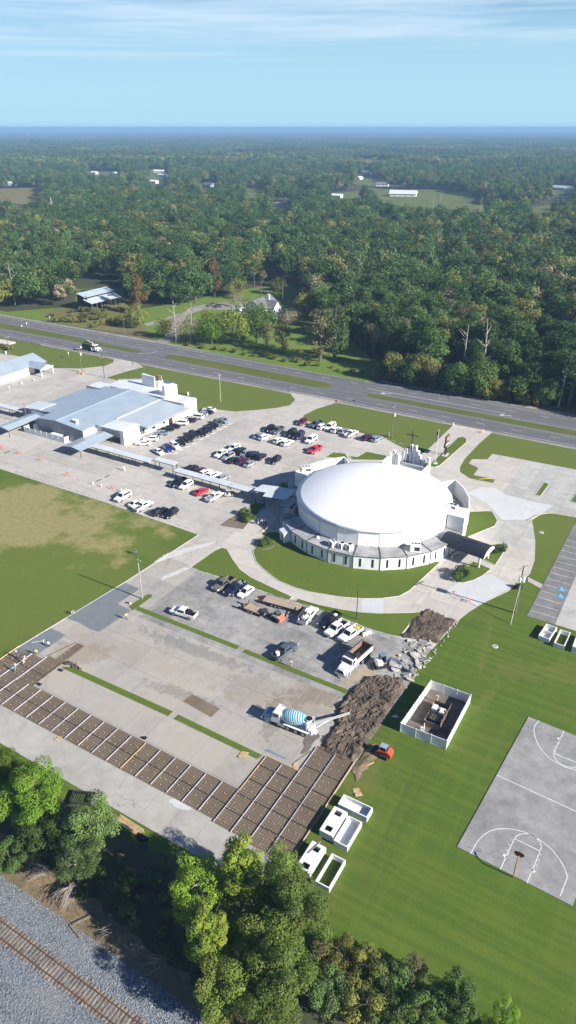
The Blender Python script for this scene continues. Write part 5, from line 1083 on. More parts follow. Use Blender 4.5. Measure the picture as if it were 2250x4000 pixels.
part('ladder', WT, mx_, lambda b: ([b.beam(ldp + Vector((s * .2, 0, .6)), ldp + Vector((s * .2, .2, 3.0)), .06, .06) for s in (-1, 1)], [b.beam(ldp + Vector((-.2, .0, .7 + i * .3)), ldp + Vector((.2, .0, .7 + i * .3)), .05, .05) for i in range(8)]))
ce = P(1366, 2786, 1.0); inv = Matrix.Rotation(-mx_.rotation_euler.z, 4, 'Z'); ce = inv @ (ce - Vector(mx_.location))
CHUTE = mat('chute_grey', (.42, .42, .40), (.32, .32, .3), 2.0)
part('chute', CHUTE, mx_, lambda b: (b.beam((-3.9, .1, 2.1), ce, .42, .06), )); part('chute_rail', CHUTE, mx_, lambda b: [b.beam((-3.9, .1 + s * .22, 2.2), ce + Vector((0, s * .22, .1)), .05, .12) for s in (-1, 1)]); part('strut', WT, mx_, lambda b: b.beam((-4.4, -.3, 1.2), ce.lerp(Vector((-3.9, .1, 2.1)), .45), .1, .1))
def skid(label, F, Rr, rear, cabc, arm):
    t = frame_thing('skid_steer', label, 'skid steer', F, Rr, GW, base=Z0)
    part('track', RUBBER, t, lambda b: [b.prism([(-.95, s * .78 - .2), (.95, s * .78 - .2), (.95, s * .78 + .2), (-.95, s * .78 + .2)], .02, .62) for s in (-1, 1)])
    part('body', arm, t, lambda b: b.box((-.2, 0, .85), (1.9, 1.15, .7))); part('engine_cover', rear, t, lambda b: b.loft([[Vector((x, y, z)) for y, z in ((-.7, .4), (.7, .4), (.7, h), (-.7, h))] for x, h in ((-1.45, 1.15), (-.75, 1.45))]))
    part('cab', cabc, t, lambda b: (b.box((.0, 0, 1.95), (1.15, 1.0, .12)), [b.box((sx * .52, sy * .46, 1.55), (.09, .09, .8)) for sx in (-1, 1) for sy in (-1, 1)])); part('cab_glass', GLASS, t, lambda b: b.box((0, 0, 1.52), (1.0, .88, .74)))
    part('lift_arm', arm, t, lambda b: [(b.beam((-1.1, s * .78, 1.5), (.7, s * .78, 1.25), .14, .22), b.beam((.7, s * .78, 1.25), (1.25, s * .6, .35), .14, .2)) for s in (-1, 1)])
    part('bucket', DARKM, t, lambda b: (b.box((1.6, 0, .12), (.75, 1.75, .08)), b.box((1.28, 0, .4), (.08, 1.75, .6)), [b.box((1.55, s * .86, .3), (.6, .05, .4)) for s in (-1, 1)])); return t
wS = win(1420, 2830, 140)
skid('red-orange tracked skid steer on the grass below the mud', wS(560, 980, .8), wS(1060, 1190, .8), REDM, mat('steel_blue_cab', (.25, .32, .37)), REDM)
wM = win(940, 2260, 360)
skid('white skid steer with an orange tail beside the flat trailer', wM(520, 560, .8), wM(640, 640, .8), mat('orange_tail', (.72, .16, .09)), mat('dark_cab', (.09, .11, .11)), WHITE)
ex = frame_thing('mini_excavator', 'compact white and blue excavator reaching over the rubble heap', 'excavator', wr(640, 640, .8), wr(330, 700, .8), GW)
part('track', RUBBER, ex, lambda b: [b.prism([(-1.2, s * .75 - .22), (1.2, s * .75 - .22), (1.2, s * .75 + .22), (-1.2, s * .75 + .22)], .02, .6) for s in (-1, 1)]); part('blade', DARKM, ex, lambda b: b.box((-1.75, 0, .3), (.15, 1.9, .5))); part('blade_arm', DARKM, ex, lambda b: b.box((-1.4, 0, .35), (.8, .8, .15)))
part('engine_cover', WHITE, ex, lambda b: b.loft([[Vector((x, y * wv, z)) for y, z in ((-1, .75), (1, .75), (1, h), (.7, h + .2), (-.7, h + .2), (-1, h))] for x, wv, h in ((-1.1, .65, 1.1), (-.8, .9, 1.3), (.1, .95, 1.35))])); part('cab', mat('cab_grey', (.16, .2, .23)), ex, lambda b: (b.box((.45, .3, 2.35), (1.2, 1.0, .12)), [b.box((.45 + sx * .55, .3 + sy * .45, 1.7), (.09, .09, 1.3)) for sx in (-1, 1) for sy in (-1, 1)])); part('cab_glass', GLASS, ex, lambda b: b.box((.45, .3, 1.6), (1.05, .85, 1.3)))
EXB = mat('excavator_blue', (.10, .17, .33), (.3, .36, .45), .8, rough=.4)
def lc(t, w): return Matrix.Rotation(-t.rotation_euler.z, 4, 'Z') @ (Vector(w) - Vector(t.location))
e0 = Vector((.9, -.4, 1.0)); e1 = lc(ex, wr(660, 590, 2.6)); e2 = lc(ex, wr(850, 690, 2.0)); e3 = lc(ex, wr(980, 800, .7))
part('boom', EXB, ex, lambda b: (b.beam(e0, e1, .26, .36), b.beam(e1, e2, .24, .34))); part('stick', EXB, ex, lambda b: b.beam(e2 + Vector((0, 0, .1)), e3, .2, .26)); part('ram', CHROME, ex, lambda b: b.beam(e1 + Vector((0, 0, .3)), e2 + Vector((0, 0, .35)), .1, .1)); part('bucket', DARKM, ex, lambda b: b.lathe([(.4, -.3), (.4, .3)], tuple(e3 - Vector((0, 0, .25))), 'y', 8))
# trailers
DECK = mat('deck_planks', (.42, .34, .25), (.33, .265, .195), 1.5, orand=.08)
def trailer(label, F, Rr, L, W, h, axles, plank_n):
    t = frame_thing('flat_trailer', label, 'trailer', F, Rr, 'trailers in the lower lot')
    part('frame', RUST if L < 6 else DARKM, t, lambda b: [b.box((0, s * W / 2, h - .12), (L, .12, .22)) for s in (-1, 1)] + [b.box((i * L / 8 - L / 2, 0, h - .12), (.08, W, .15)) for i in range(9)])
    pb_ = B(); pb_.box((0, 0, 0), (L * .98, W / plank_n - .02, .06)); pm = pb_.mesh('deck_plank', DECK)
    for i in range(plank_n): link('deck_plank', pm, t, (0, -W / 2 + (i + .5) * W / plank_n, h + rnd.uniform(0, .012)))
    for x in axles:
        for sy in (-1, 1): link('wheel', WMT, t, (x, sy * (W / 2 + .05), .40))
    part('tongue', DARKM, t, lambda b: (b.beam((L / 2, .6, h - .15), (L / 2 + 1.5, 0, .5), .1, .14), b.beam((L / 2, -.6, h - .15), (L / 2 + 1.5, 0, .5), .1, .14))); return t
t1 = trailer('small rusty low trailer with its two ramps down', wM(395, 545, .7), wM(95, 430, .7), 4.9, 2.1, .75, (-1.2, -.4), 7)
part('ramp', DARKM, t1, lambda b: [b.box((-3.3, s * .6, .35), (1.8, .5, .08), 0, 0, -.35) for s in (-1, 1)]); part('upright_ramp', RUST, t1, lambda b: [b.box((-2.4, s * .85, 1.2), (.12, .5, .9)) for s in (-1, 1)]); part('tool_box', DARKM, t1, lambda b: b.box((1.9, 0, 1.0), (1.0, 1.6, .45))); s_ = link('wheel', WMT, t1, (2.5, -.7, 1.0)); s_.rotation_euler = (0, 0, R(80))
t2 = trailer('long flat trailer with a tan plank deck and three axles', wM(900, 450, .8), wM(420, 320, .8), 8.4, 2.4, .85, (-1.9, -1.0, -.1), 9)
part('side_rail', DARKM, t2, lambda b: [b.box((0, s * 1.25, 1.2), (8.2, .06, .06)) for s in (1,)] + [b.box((i * 1.3 - 4, 1.25, 1.0), (.06, .06, .4)) for i in range(7)]); part('ramp', RUST, t2, lambda b: [b.box((-4.9, s * .7, .55), (1.4, .55, .1), 0, 0, -.3) for s in (-1, 1)])
# pump pickup facing away
pt_ = frame_thing('pump_truck', 'white service pickup seen from behind with a tank and hoses in its bed', 'truck', wM(1160, 455, .9), wM(970, 680, .9), GW)
p2_ = make_vehicle('pickup'); 
for ch in list(p2_.children): ch.parent = pt_
bpy.data.objects.remove(p2_)
part('tank', WHITE, pt_, lambda b: b.lathe([(.2, -.75), (.55, -.6), (.55, .6), (.2, .75)], (-1.7, 0, 1.4), 'x', 12)); part('pipe_rack', RUST, pt_, lambda b: (b.beam((-2.9, .95, 1.8), (.9, .95, 2.2), .14, .14), b.box((-2.8, .95, 1.4), (.1, .1, .9)), b.box((-1.0, .95, 1.4), (.1, .1, 1.1)))); part('tailgate_box', CHROME, pt_, lambda b: b.box((-3.1, 0, 1.0), (.3, 1.9, .6))); part('hose', BLACK, pt_, lambda b: [b.tube([(-2.6 + i * .3, -.6, 1.3), (-2.2 + i * .4, -.2, 1.9), (-.9 + i * .2, .2, 2.1)], .05, 6) for i in range(3)])
# utility pickup with tools, and mower behind it
up_ = vehicle('pickup', 'white', w3(1130, 1022, .7), w3(985, 1105, .7), 'white open-bed work pickup with tools in the upper lot', G4); part('tool_load', GREYM, up_, lambda b: [b.box((rnd.uniform(-2.7, -1.3), rnd.uniform(-.6, .6), .95 + rnd.random() * .3), (.5, .3, .35), 0, rnd.random() * 3) for _ in range(10)])
mo = frame_thing('golf_cart', 'grey utility cart with a canopy under the walkway, behind the work pickup', 'cart', w3(1150, 1045, .5), w3(1235, 1040, .5))
part('body', mat('cart_grey', (.5, .5, .5)), mo, lambda b: (b.box((0, 0, .45), (2.3, 1.1, .25)), b.box((-.2, 0, .75), (.6, 1.0, .35)), b.box((.9, 0, .7), (.4, 1.0, .4)))); part('canopy', mat('canopy_tan', (.5, .42, .3)), mo, lambda b: b.box((0, 0, 1.85), (1.6, 1.15, .07))); part('canopy_post', DARKM, mo, lambda b: [b.box((sx * .7, sy * .5, 1.2), (.05, .05, 1.3)) for sx in (-1, 1) for sy in (-1, 1)]); part('cargo_box', BLACK, mo, lambda b: b.box((-1.1, 0, .9), (.6, 1.0, .5)))
for x in (-.8, .8):
    for sy in (-1, 1): link('wheel', WM, mo, (x, sy * .5, .3)).scale = (.8, .8, .8)
# grapple truck and its little trailer on the highway
wG = win(300, 1310, 180)
gt = frame_thing('grapple_truck', 'white-cab grapple truck with a dark high-sided body on the highway', 'truck', wG(790, 480, .9), wG(200, 370, .9), base=.02)
truck_cab(gt, 2.9, WT); part('chassis', DARKM, gt, lambda b: b.box((-1.0, 0, .8), (7.8, .9, .3))); wheels(gt, (-2.2, -3.5), 1.0, WBIG, .52); part('body_box', mat('dark_body', (.03, .035, .04), (.06, .07, .07), 1.5), gt, lambda b: ([b.box((-2.3, s * 1.2, 2.1), (5.2, .1, 2.0)) for s in (-1, 1)], b.box((-2.3, 0, 1.15), (5.2, 2.4, .15)), b.box((-4.9, 0, 2.1), (.1, 2.4, 2.0)))); part('load', mat('brush_load', (.07, .1, .03), (.12, .12, .06), 2), gt, lambda b: b.box((-2.6, 0, 2.5), (4.2, 2.2, .9))); part('boom', WHITE, gt, lambda b: (b.beam((.6, 0, 1.5), (.6, 0, 3.5), .4, .4), b.beam((.6, 0, 3.5), (-3.3, .4, 4.2), .28, .35))); part('grapple', DARKM, gt, lambda b: b.lathe([(.2, 0), (.5, -.6), (.2, -1.0)], (-3.4, .4, 4.1), n=8)); part('outrigger', WHITE, gt, lambda b: [b.box((.6, s * 1.2, 1.2), (.3, .25, 1.4)) for s in (-1, 1)])
tr = frame_thing('tow_trailer', 'small white trailer towed behind the grapple truck', 'trailer', wG(150, 410, .5), wG(10, 420, .5), base=.02); part('deck', GREYM, tr, lambda b: b.box((0, 0, .7), (3.4, 1.9, .15))); part('tank', WHITE, tr, lambda b: b.lathe([(.5, -.6), (.5, .6)], (.9, 0, 1.2), 'y', 12))
for sy in (-1, 1): link('wheel', WM, tr, (-.3, sy * .95, .34))
# cars by the white house, boat of the yard
vehicle('suv', 'white', P(1140, 1205, .7), P(1160, 1208, .7), 'white vehicle under the yard trees right of the white house', None, base=0.02)
vehicle('suv', 'black', P(868, 1195, .7), P(846, 1197, .7), 'dark vehicle parked on the yard drive left of the white house', None, base=0.02)
vehicle('pickup', 'grey', P(842, 1190, .7), P(820, 1192, .7), 'grey pickup at the end of the yard drive', None, base=0.02)
# ------------------------------------------------------------------ precast vaults
VC = mat('precast_concrete', (0.74, 0.74, 0.72), (0.64, 0.645, 0.64), 1.2)
HOLE = mat('pit_dark', (0.06, 0.07, 0.085), (0.03, 0.035, 0.045), 2)
def vault(label, x0, y0, x1, y1, h, kind, holes=(), rz=0.0):
    cx, cy = (x0 + x1) / 2, (y0 + y1) / 2; L, W = x1 - x0, y1 - y0
    t = thing('concrete_vault', label, 'concrete vault', (cx, cy, 0), rz, 'precast concrete vaults on the grass'); th = .16
    part('side_wall', VC, t, lambda b: [b.box((s * (L / 2 - th / 2), 0, h / 2), (th, W, h)) for s in (-1, 1)]); part('end_wall', VC, t, lambda b: [b.box((0, s * (W / 2 - th / 2), h / 2), (L - 2 * th, th, h)) for s in (-1, 1)])
    if kind == 'tray': part('floor', VC, t, lambda b: b.box((0, 0, .12), (L - 2 * th, W - 2 * th, .2)))
    if kind == 'split': part('floor', VC, t, lambda b: b.box((0, 0, .12), (L - 2 * th, W - 2 * th, .2))); part('divider', VC, t, lambda b: b.box((0, .1, h * .48), (L - 2 * th, .14, h * .9)))
    if kind == 'lid':
        ys = [-W / 2]
        for hy in sorted(holes): ys += [hy - .42, hy + .42]
        ys.append(W / 2)
        def lid(b):
            for i in range(0, len(ys), 2): b.box((0, (ys[i] + ys[i + 1]) / 2, h + .07), (L, ys[i + 1] - ys[i], .14))
            for hy in holes: b.box((-L / 2 + .25, hy, h + .07), (.5, .84, .14)); b.box((L / 2 - .28, hy, h + .07), (.56, .84, .14))
        part('lid', VC, t, lid); part('pit_floor', HOLE, t, lambda b: b.box((0, 0, .1), (L - 2 * th, W - 2 * th, .1)))
    return t
vault('open white concrete tray lying crosswise above the other vaults', -30.0, 64.8, -25.3, 66.8, 1.0, 'tray')
vault('white concrete vault with two hatch holes in its lid', -30.15, 59.4, -28.05, 64.05, 1.1, 'lid', (-1.45, 1.45))
vault('open white concrete tray beside the two-hatch vault', -27.75, 59.1, -25.6, 63.8, 1.0, 'tray')
v4 = vault('white vault with one hatch and a board across it, half under the tree', -30.2, 52.9, -28.05, 57.5, 1.0, 'lid', (1.4, -1.5))
tag(B().obj('board', WOOD), 'grey board lying across the hatch of a white vault', 'board'); bd = bpy.data.objects['board']; b = B(); b.box((0, 0, 0), (.16, 2.6, .06)); bd.data = b.mesh('board', OLDWOOD); bd.location = (-29.45, 56.7, 1.19); bd.rotation_euler = (0, 0, -.25)
vault('bottomless white concrete ring with grass inside, nearest the camera', -27.05, 52.55, -24.95, 57.3, .9, 'ring')
vault('two-compartment concrete tray by the dark stall lot', -14.1, 119.65, -11.95, 124.3, .95, 'split', rz=-.1)
vault('shaded concrete ring with grass inside at the right edge', -11.15, 118.95, -9.15, 123.85, .95, 'ring', rz=-.03)
vault('lidded concrete vault cut by the right picture edge', -7.9, 119.0, -5.8, 124.4, 1.3, 'lid', (1.6,))

# ------------------------------------------------------------------ white vinyl pen with the pump inside
pen = thing('vinyl_pen', 'white vinyl privacy fence around a pump pit on the lawn', 'fence', (0, 0, 0))
cn = [(-27.4, 95.7), (-20.2, 95.8), (-20.2, 83.7), (-28.0, 83.5)]
for i in range(4):
    a, c = Vector(cn[i]), Vector(cn[(i + 1) % 4]); n = 3 if i % 2 == 0 else 5; rz = math.atan2((c - a).y, (c - a).x)
    for k in range(n):
        p, q = a.lerp(c, k / n), a.lerp(c, (k + 1) / n); m_ = (p + q) / 2
        part('fence_panel', WHITE, pen, lambda b: (b.box((m_.x, m_.y, 1.0), ((q - p).length - .15, .05, 1.8), 0, rz), b.box((m_.x, m_.y, 1.9), ((q - p).length - .14, .09, .12), 0, rz), b.box((m_.x, m_.y, .12), ((q - p).length - .14, .09, .14), 0, rz)))
        part('fence_post', WHITE, pen, lambda b: (b.box((p.x, p.y, 1.0), (.14, .14, 2.0)), b.box((p.x, p.y, 2.03), (.18, .18, .06))))
sheet('pen_floor', [(-27.9, 83.6), (-20.3, 83.8), (-20.3, 95.7), (-27.3, 95.6)], .02, mat('pen_soil', (.11, .10, .085), (.19, .175, .15), .5, (.12, .07, .04), .3))
pit = thing('pump_pit', 'boarded pump pit with two white boxes and cage inside the white pen', 'pit', (-23.9, 89.6, 0), R(2))
PITW = mat('pit_boards', (.20, .14, .09), (.13, .09, .06), 2, orand=.15)
part('wall', OLDWOOD, pit, lambda b: (b.box((-1.4, 0, .6), (.08, 5.4, 1.2)), b.box((0, 2.7, .6), (2.8, .08, 1.2)), b.box((0, -2.7, .6), (2.8, .08, 1.2)))); part('floor', HOLE, pit, lambda b: b.box((0, 0, .06), (2.7, 5.3, .05)))
for k in range(9): part('board', PITW, pit, lambda b: b.box((1.42 + rnd.uniform(-.03, .06), -2.5 + k * .62, .8 + rnd.uniform(-.1, .15)), (.07, .56, 1.7), 0, 0, rnd.uniform(-.1, .1)))
for x, y in ((-.75, .9), (.65, .6)): part('pump_box', WHITE, pit, lambda b: (b.box((x, y, .95), (.85, 1.2, 1.0)), b.box((x, y, 1.5), (.7, 1.0, .12))))
part('motor', GREYM, pit, lambda b: (b.lathe([(.28, .1), (.28, .9)], (0, 1.6, 0), n=10), b.box((0, .5, .5), (.3, .3, .9)))); part('deck', OLDWOOD, pit, lambda b: [b.box((.2, -.5 - i * .3, 1.1), (2.2, .22, .06)) for i in range(5)]); part('cage', DARKM, pit, lambda b: [b.beam((-1.3 + i * .45, -2.0, 1.3), (-1.3 + i * .45, .1, 1.3), .05, .05) for i in range(7)] + [b.beam((-1.4, -2 + i * .7, 1.32), (1.4, -2 + i * .7, 1.32), .05, .05) for i in range(4)])
t = thing('standpipe', 'white standpipe with a small drum at the front corner inside the pen', 'pipe', (-24.7, 85.6, .02)); part('pipe', WHITE, t, lambda b: b.tube([(0, 0, 0), (0, 0, 1.7)], .09, 8)); part('drum', WHITE, t, lambda b: b.lathe([(.28, 0), (.28, .5)], (-.4, .1, 0), n=10))
t = thing('utility_box', 'pale pink meter box on a post inside the white pen', 'meter', (-25.2, 93.2, .02)); part('post', WHITE, t, lambda b: b.tube([(0, 0, 0), (0, 0, 1.0)], .07, 6)); part('box', mat('pink_box', (.62, .42, .38)), t, lambda b: b.box((0, 0, 1.2), (.42, .3, .45)))
t = thing('paper_scrap', 'crumpled pale plastic sheet on the grass in the pen shadow', 'plastic sheet', P(1545, 2800)); part('sheet', mat('pale_plastic', (.5, .5, .5)), t, lambda b: b.add([(-.6, -.3, .02), (.1, -.4, .15), (.6, .1, .04), (.1, .4, .18), (-.4, .3, .05), (0, 0, .25)], [(0, 1, 5), (1, 2, 5), (2, 3, 5), (3, 4, 5), (4, 0, 5)]))

# ------------------------------------------------------------------ poles and wires
def pole(label, base, h, cat='utility pole', r=.16, arms=(), cans=0, lamp=False, lean=(0, 0), m=None, group=None, rz=0.0, base_z=0):
    t = thing('utility_pole' if not lamp else 'light_pole', label, cat, (base.x, base.y, base_z), rz, group)
    top = Vector((lean[0] * h, lean[1] * h, h))
    part('pole', m or POLEW, t, lambda b: b.tube([(0, 0, 0), top], [r, r * .62], 8))
    for (f, L) in arms:
        c = top * f; part('crossarm', POLEW, t, lambda b: b.box(c, (.12, L, .14)))
        for s in (-.46, -.25, .25, .46): part('insulator', WHITE, t, lambda b: b.lathe([(.06, .07), (.05, .25)], (c.x, c.y + s * L, c.z), n=6))
    for k in range(cans):
        a = k * 2.1 + .5; c = top * .72; part('transformer', LAMPW, t, lambda b: b.lathe([(.27, -.5), (.3, .45), (.1, .55)], (c.x + .45 * math.cos(a), c.y + .45 * math.sin(a), c.z), n=10))
    if lamp: part('lamp', GREYM, t, lambda b: (b.beam(top * .97, top * .97 + Vector((.5, 0, .1)), .08, .08), b.box(top * .97 + Vector((.6, 0, .05)), (.5, .3, .14))))
    return t
bigp = pole('big utility pole with grey transformers and crossarm right of the drive', P(2012, 2395), 11.6, arms=((.97, 2.8),), cans=3, r=.2, rz=-.4)
pole('tall light pole on the thin island by the wet concrete', P(556, 2340), 10.0, 'light pole', lamp=True, m=mat('grey_pole', (.36, .35, .31), (.27, .26, .23), 1.0))
pole('dark slim bare pole on the grass below the dome', P(1392, 2420), 7.4, 'pole', r=.11, m=DARKM)
pole('utility pole with a white transformer beside the pale blue-grey wagon', P(1530, 1710), 10.8, arms=((.96, 2.0),), cans=1)
pole('slim pole on the lawn in front of the school', P(862, 1570), 10.5, arms=((.94, 1.8),), r=.13, m=mat('pale_pole', (.4, .39, .33)))
pole('utility pole in an orange barrier with two white transformers', P(321, 1455), 10.6, cans=2)
pole('dark slim pole with white brackets on the lawn behind the school', P(408, 1475), 10.0, arms=((.8, 1.6),), r=.12, m=DARKM)
pole('pole behind the gabled hall at the far left', P(40, 1389), 9.6, arms=((.82, 2.4),))
pole('pole standing inside the school service court', P(108, 1658), 7.6, r=.13)
pole('pole by the white house yard with two transformers', P(994, 1118), 10.5, cans=2)
pole('thin pole beside the highway guardrail across the road', P(487, 1305), 10.5, r=.12)
pole('pale lattice-like mast above the left woods', P(211, 869), 24.0, 'mast', r=.5, m=mat('pale_mast', (.5, .52, .52)))
pole('wooden pole above the trees in the middle woods', P(728, 890), 24.0, r=.3, arms=((.9, 4),))
mast = thing('radio_mast', 'very thin radio mast far off at the horizon', 'mast', P(1137, 512)); part('mast', mat('mast_grey', (.45, .46, .48)), mast, lambda b: b.tube([(0, 0, 0), (0, 0, 88)], 1.2, 5))
t = thing('tie_bar', 'pale guy strut leaning on the big utility pole', 'strut', P(1994, 2441)); part('bar', mat('pale_guard', (.55, .56, .48)), t, lambda b: b.tube([(0, 0, 0), lc(t, bigp.location + Vector((0, 0, 7.0)))], .06, 6))
t = thing('warning_barrier', 'orange wooden barrier round the foot of the transformer pole', 'barrier', P(322, 1460)); part('rail', mat('orange_rail', (.6, .3, .1), (.55, .4, .25), 2), t, lambda b: [b.beam(Vector((sx * 1.0, sy * 1.0, .6)), Vector((sx * 1.0 if sy == -sx else -sx * 1.0, sy * 1.0 if sy != -sx else -sy * 1.0, .6)), .12, .3) for sx in (-1, 1) for sy in (-1, 1)]); part('block', WOOD, t, lambda b: [b.box((sx, sy, .4), (.35, .35, .8)) for sx in (-1, 1) for sy in (-1, 1)])

# ------------------------------------------------------------------ signs, flag, hoop
gsn = thing('roadside_sign', 'tall dark two-panel sign on the narrow grass strip', 'sign', (-60.3, 195.6, 0), R(0))
BR = mat('sign_brown', (.12, .055, .05), (.16, .08, .07), 2)
part('base', KERB, gsn, lambda b: b.box((0, 0, .1), (1.6, 3.0, .2))); part('post', DARKM, gsn, lambda b: [b.box((0, s * .5, 1.6), (.3, .3, 3.0)) for s in (-1, 1)]); part('upper_panel', BR, gsn, lambda b: b.box((0, .15, 5.4), (.45, 2.7, 2.1))); part('lower_panel', DARKM, gsn, lambda b: b.box((0, -.1, 3.6), (.5, 3.0, 1.5)))
part('letter_strip', WHITE, gsn, lambda b: b.box((.27, -.1, 3.75), (.03, 2.6, .5))); part('emblem', mat('emblem_pale', (.55, .45, .42)), gsn, lambda b: (b.lathe([(.42, 0), (.42, .03)], (.235, .15, 5.6), 'x', 12), b.box((.25, .15, 5.05), (.03, .7, .22))))
fl = thing('flagpole', 'white flagpole with a limp striped flag on the narrow grass strip', 'flagpole', (-60.7, 188.1, 0))
part('pole', LAMPW, fl, lambda b: b.tube([(0, 0, 0), (0, 0, 11)], [.08, .05], 8)); part('base', KERB, fl, lambda b: b.box((0, 0, .08), (1.2, 1.2, .16)))
def flagm(b):
    for i in range(7):
        z0 = 9.3 - i * .32; b.add([(-.05, 0, z0), (-.05, 0, z0 - .3), (-.75 + .05 * i, .12 * (i % 2), z0 - .5), (-.75 + .05 * i, .12 * (i % 2), z0 - .2)], [(0, 1, 2, 3)], i % 2)
b = B(); flagm(b); b.obj('flag', [mat('flag_red', (.5, .05, .06)), WHITE], fl); b = B(); b.add([(-.04, -.02, 10.2), (-.04, -.02, 9.3), (-.6, .08, 9.0), (-.6, .08, 9.9)], [(0, 1, 2, 3)]); b.obj('flag_canton', PAINT['blue'], fl)
hp = thing('basketball_hoop', 'rusty basketball hoop with a dark fan backboard at the near end', 'basketball hoop', wc(975, 1598, .05)); d = lc(hp, wc(1020, 1425, 3.0)); pb = Vector((0, 0, 2.0)); 
RP = mat('rust_orange_pole', (.42, .17, .08), (.3, .12, .06), 3)
part('pole', RP, hp, lambda b: b.tube([(0, 0, 0), (0, 0, 2.2), d * .45 + Vector((0, 0, 1.55)), Vector((d.x * .8, d.y * .8, 3.0))], .09, 8))
dn = Vector((d.x, d.y, 0)).normalized(); sd = Vector((-dn.y, dn.x, 0)); bc = dn * 1.35 + Vector((0, 0, 3.05))
part('backboard', mat('backboard_dark', (.05, .035, .03), (.12, .06, .04), 3), hp, lambda b: b.loft([[bc + sd * x + Vector((0, 0, z)) + dn * o for x, z in ((-.4, -.4), (.4, -.4), (.68, 0), (.6, .35), (0, .5), (-.6, .35), (-.68, 0))] for o in (0, .05)])); part('rim', ORANGE, hp, lambda b: b.tube([bc + dn * .35 + Vector((.23 * math.cos(a), .23 * math.sin(a), -.25)) for a in [i * .524 for i in range(13)]], .02, 5))
for (u, v, lab) in ((88, 1278, 'white square road sign standing in the grass median'), (107, 1268, 'white square road sign at the far lane edge'), (197, 1243, 'white delineator sign across the highway'), (270, 1386, 'white mile marker before the bridge')):
    t = thing('road_sign', lab, 'road sign', P(u, v + 14)); part('post', GREYM, t, lambda b: b.tube([(0, 0, 0), (0, 0, 2.6)], .05, 6)); part('panel', WHITE, t, lambda b: b.box((0, 0, 2.4), (.9, .06, .9), 0, R(-60)))
for (u, v, lab) in ((520, 1440, 'stop sign at the entry drive behind the school'), (1312, 1590, 'stop sign at the central entry drive'), (1381, 1588, 'small dark sign on the front lawn right of the stop sign')):
    t = thing('stop_sign', lab, 'road sign', P(u, v)); part('post', GREYM, t, lambda b: b.tube([(0, 0, 0), (0, 0, 2.3)], .05, 6)); part('panel', REDM if 'stop sign at' in lab else DARKM, t, lambda b: b.lathe([(.4, -.02), (.4, .02)], (0, 0, 2.3), 'y', 8))
def bollard(lab, p, h=1.0, m=None, r=.13, name='bollard'):
    t = thing(name, lab, 'post', (p.x, p.y, Z0), 0, None); part('post', m or WHITE, t, lambda b: b.tube([(0, 0, 0), (0, 0, h)], r, 8)); part('cap', GREYM, t, lambda b: b.lathe([(r, h), (r * .4, h + .08)], (0, 0, 0), n=8)); return t
w2 = win(0, 1350, 500)
for x, y, l in ((1055, 1575, 'white bollard left of another, below the covered walkway'), (1150, 1602, 'white bollard right of its twin, toward the big white SUV'), (1375, 1655, 'white bollard behind the big white SUV'), (105, 488, 'white bollard nearest the gabled hall wall'), (250, 440, 'dark-topped bollard between two white ones at the hall'), (390, 400, 'white bollard nearest the hall porch')): bollard(l, w2(x, y))
bollard('white post at the left corner of the front drive by the highway', P(1770, 1664), 1.3, r=.2); bollard('white marker post at the right corner of the front drive', P(1886, 1690), 1.1)
bollard('white utility stub on the lawn before the school', P(735, 1545), 1.4, r=.3); bollard('green utility pedestal beside the pole at the lawn row', P(1518, 1705), 1.3, mat('green_box', (.2, .26, .2)), .25, 'utility_pedestal'); bollard('yellow-topped post on the small grass island by the lot', P(1311, 1774), 1.3, YELLOW); bollard('pale utility stub in the grass behind the hall', P(24, 1383), 1.3, r=.3)
for x, y, l in ((25, 1168, 'orange barricade stand at the left edge of the upper lot'), (230, 1230, 'orange barricade stand below the service court fence'), (465, 1306, 'orange barricade stand left of the open shelter shadow'), (765, 1476, 'orange barricade stand in the middle of the open lot'), (1272, 1628, 'double orange barricade stand near the big white SUV')):
    p = w2(x, y); t = thing('barricade', l, 'barricade', (p.x, p.y, Z0), rnd.random(), 'orange barricade stands on the lot')
    part('leg', ORANGE, t, lambda b: [b.beam((sx * .55, -.35, 0), (sx * .4, 0, 1.15), .09, .06) for sx in (-1, 1)] + [b.beam((sx * .55, .35, 0), (sx * .4, 0, 1.15), .09, .06) for sx in (-1, 1)]); part('rail', ORANGE, t, lambda b: b.box((0, 0, .95), (1.0, .06, .14)))
for x, y, l in ((375, 722, 'small barricade with white legs at the left rim of the new paving'), (515, 785, 'small barricade at the right rim of the new paving by the drive')):
    p = win(1600, 2000, 650)(x, y); t = thing('barricade', l, 'barricade', (p.x, p.y, Z0), 1.0); part('leg', mat('pink_leg', (.6, .3, .25)), t, lambda b: [b.beam((sx * .4, sy * .3, 0), (sx * .3, 0, .9), .08, .05) for sx in (-1, 1) for sy in (-1, 1)]); part('rail', ORANGE, t, lambda b: b.box((0, 0, .8), (.8, .05, .16)))
for (u, v, l) in ((1876, 1690, 'orange cone pair at the highway end of the front drive'),):
    t = thing('traffic_cone', l, 'cone', P(u, v, Z0)); part('cone', ORANGE, t, lambda b: b.lathe([(.22, .04), (.04, .8)], (0, 0, 0), n=10)); part('base', BLACK, t, lambda b: b.box((0, 0, .02), (.5, .5, .04)))
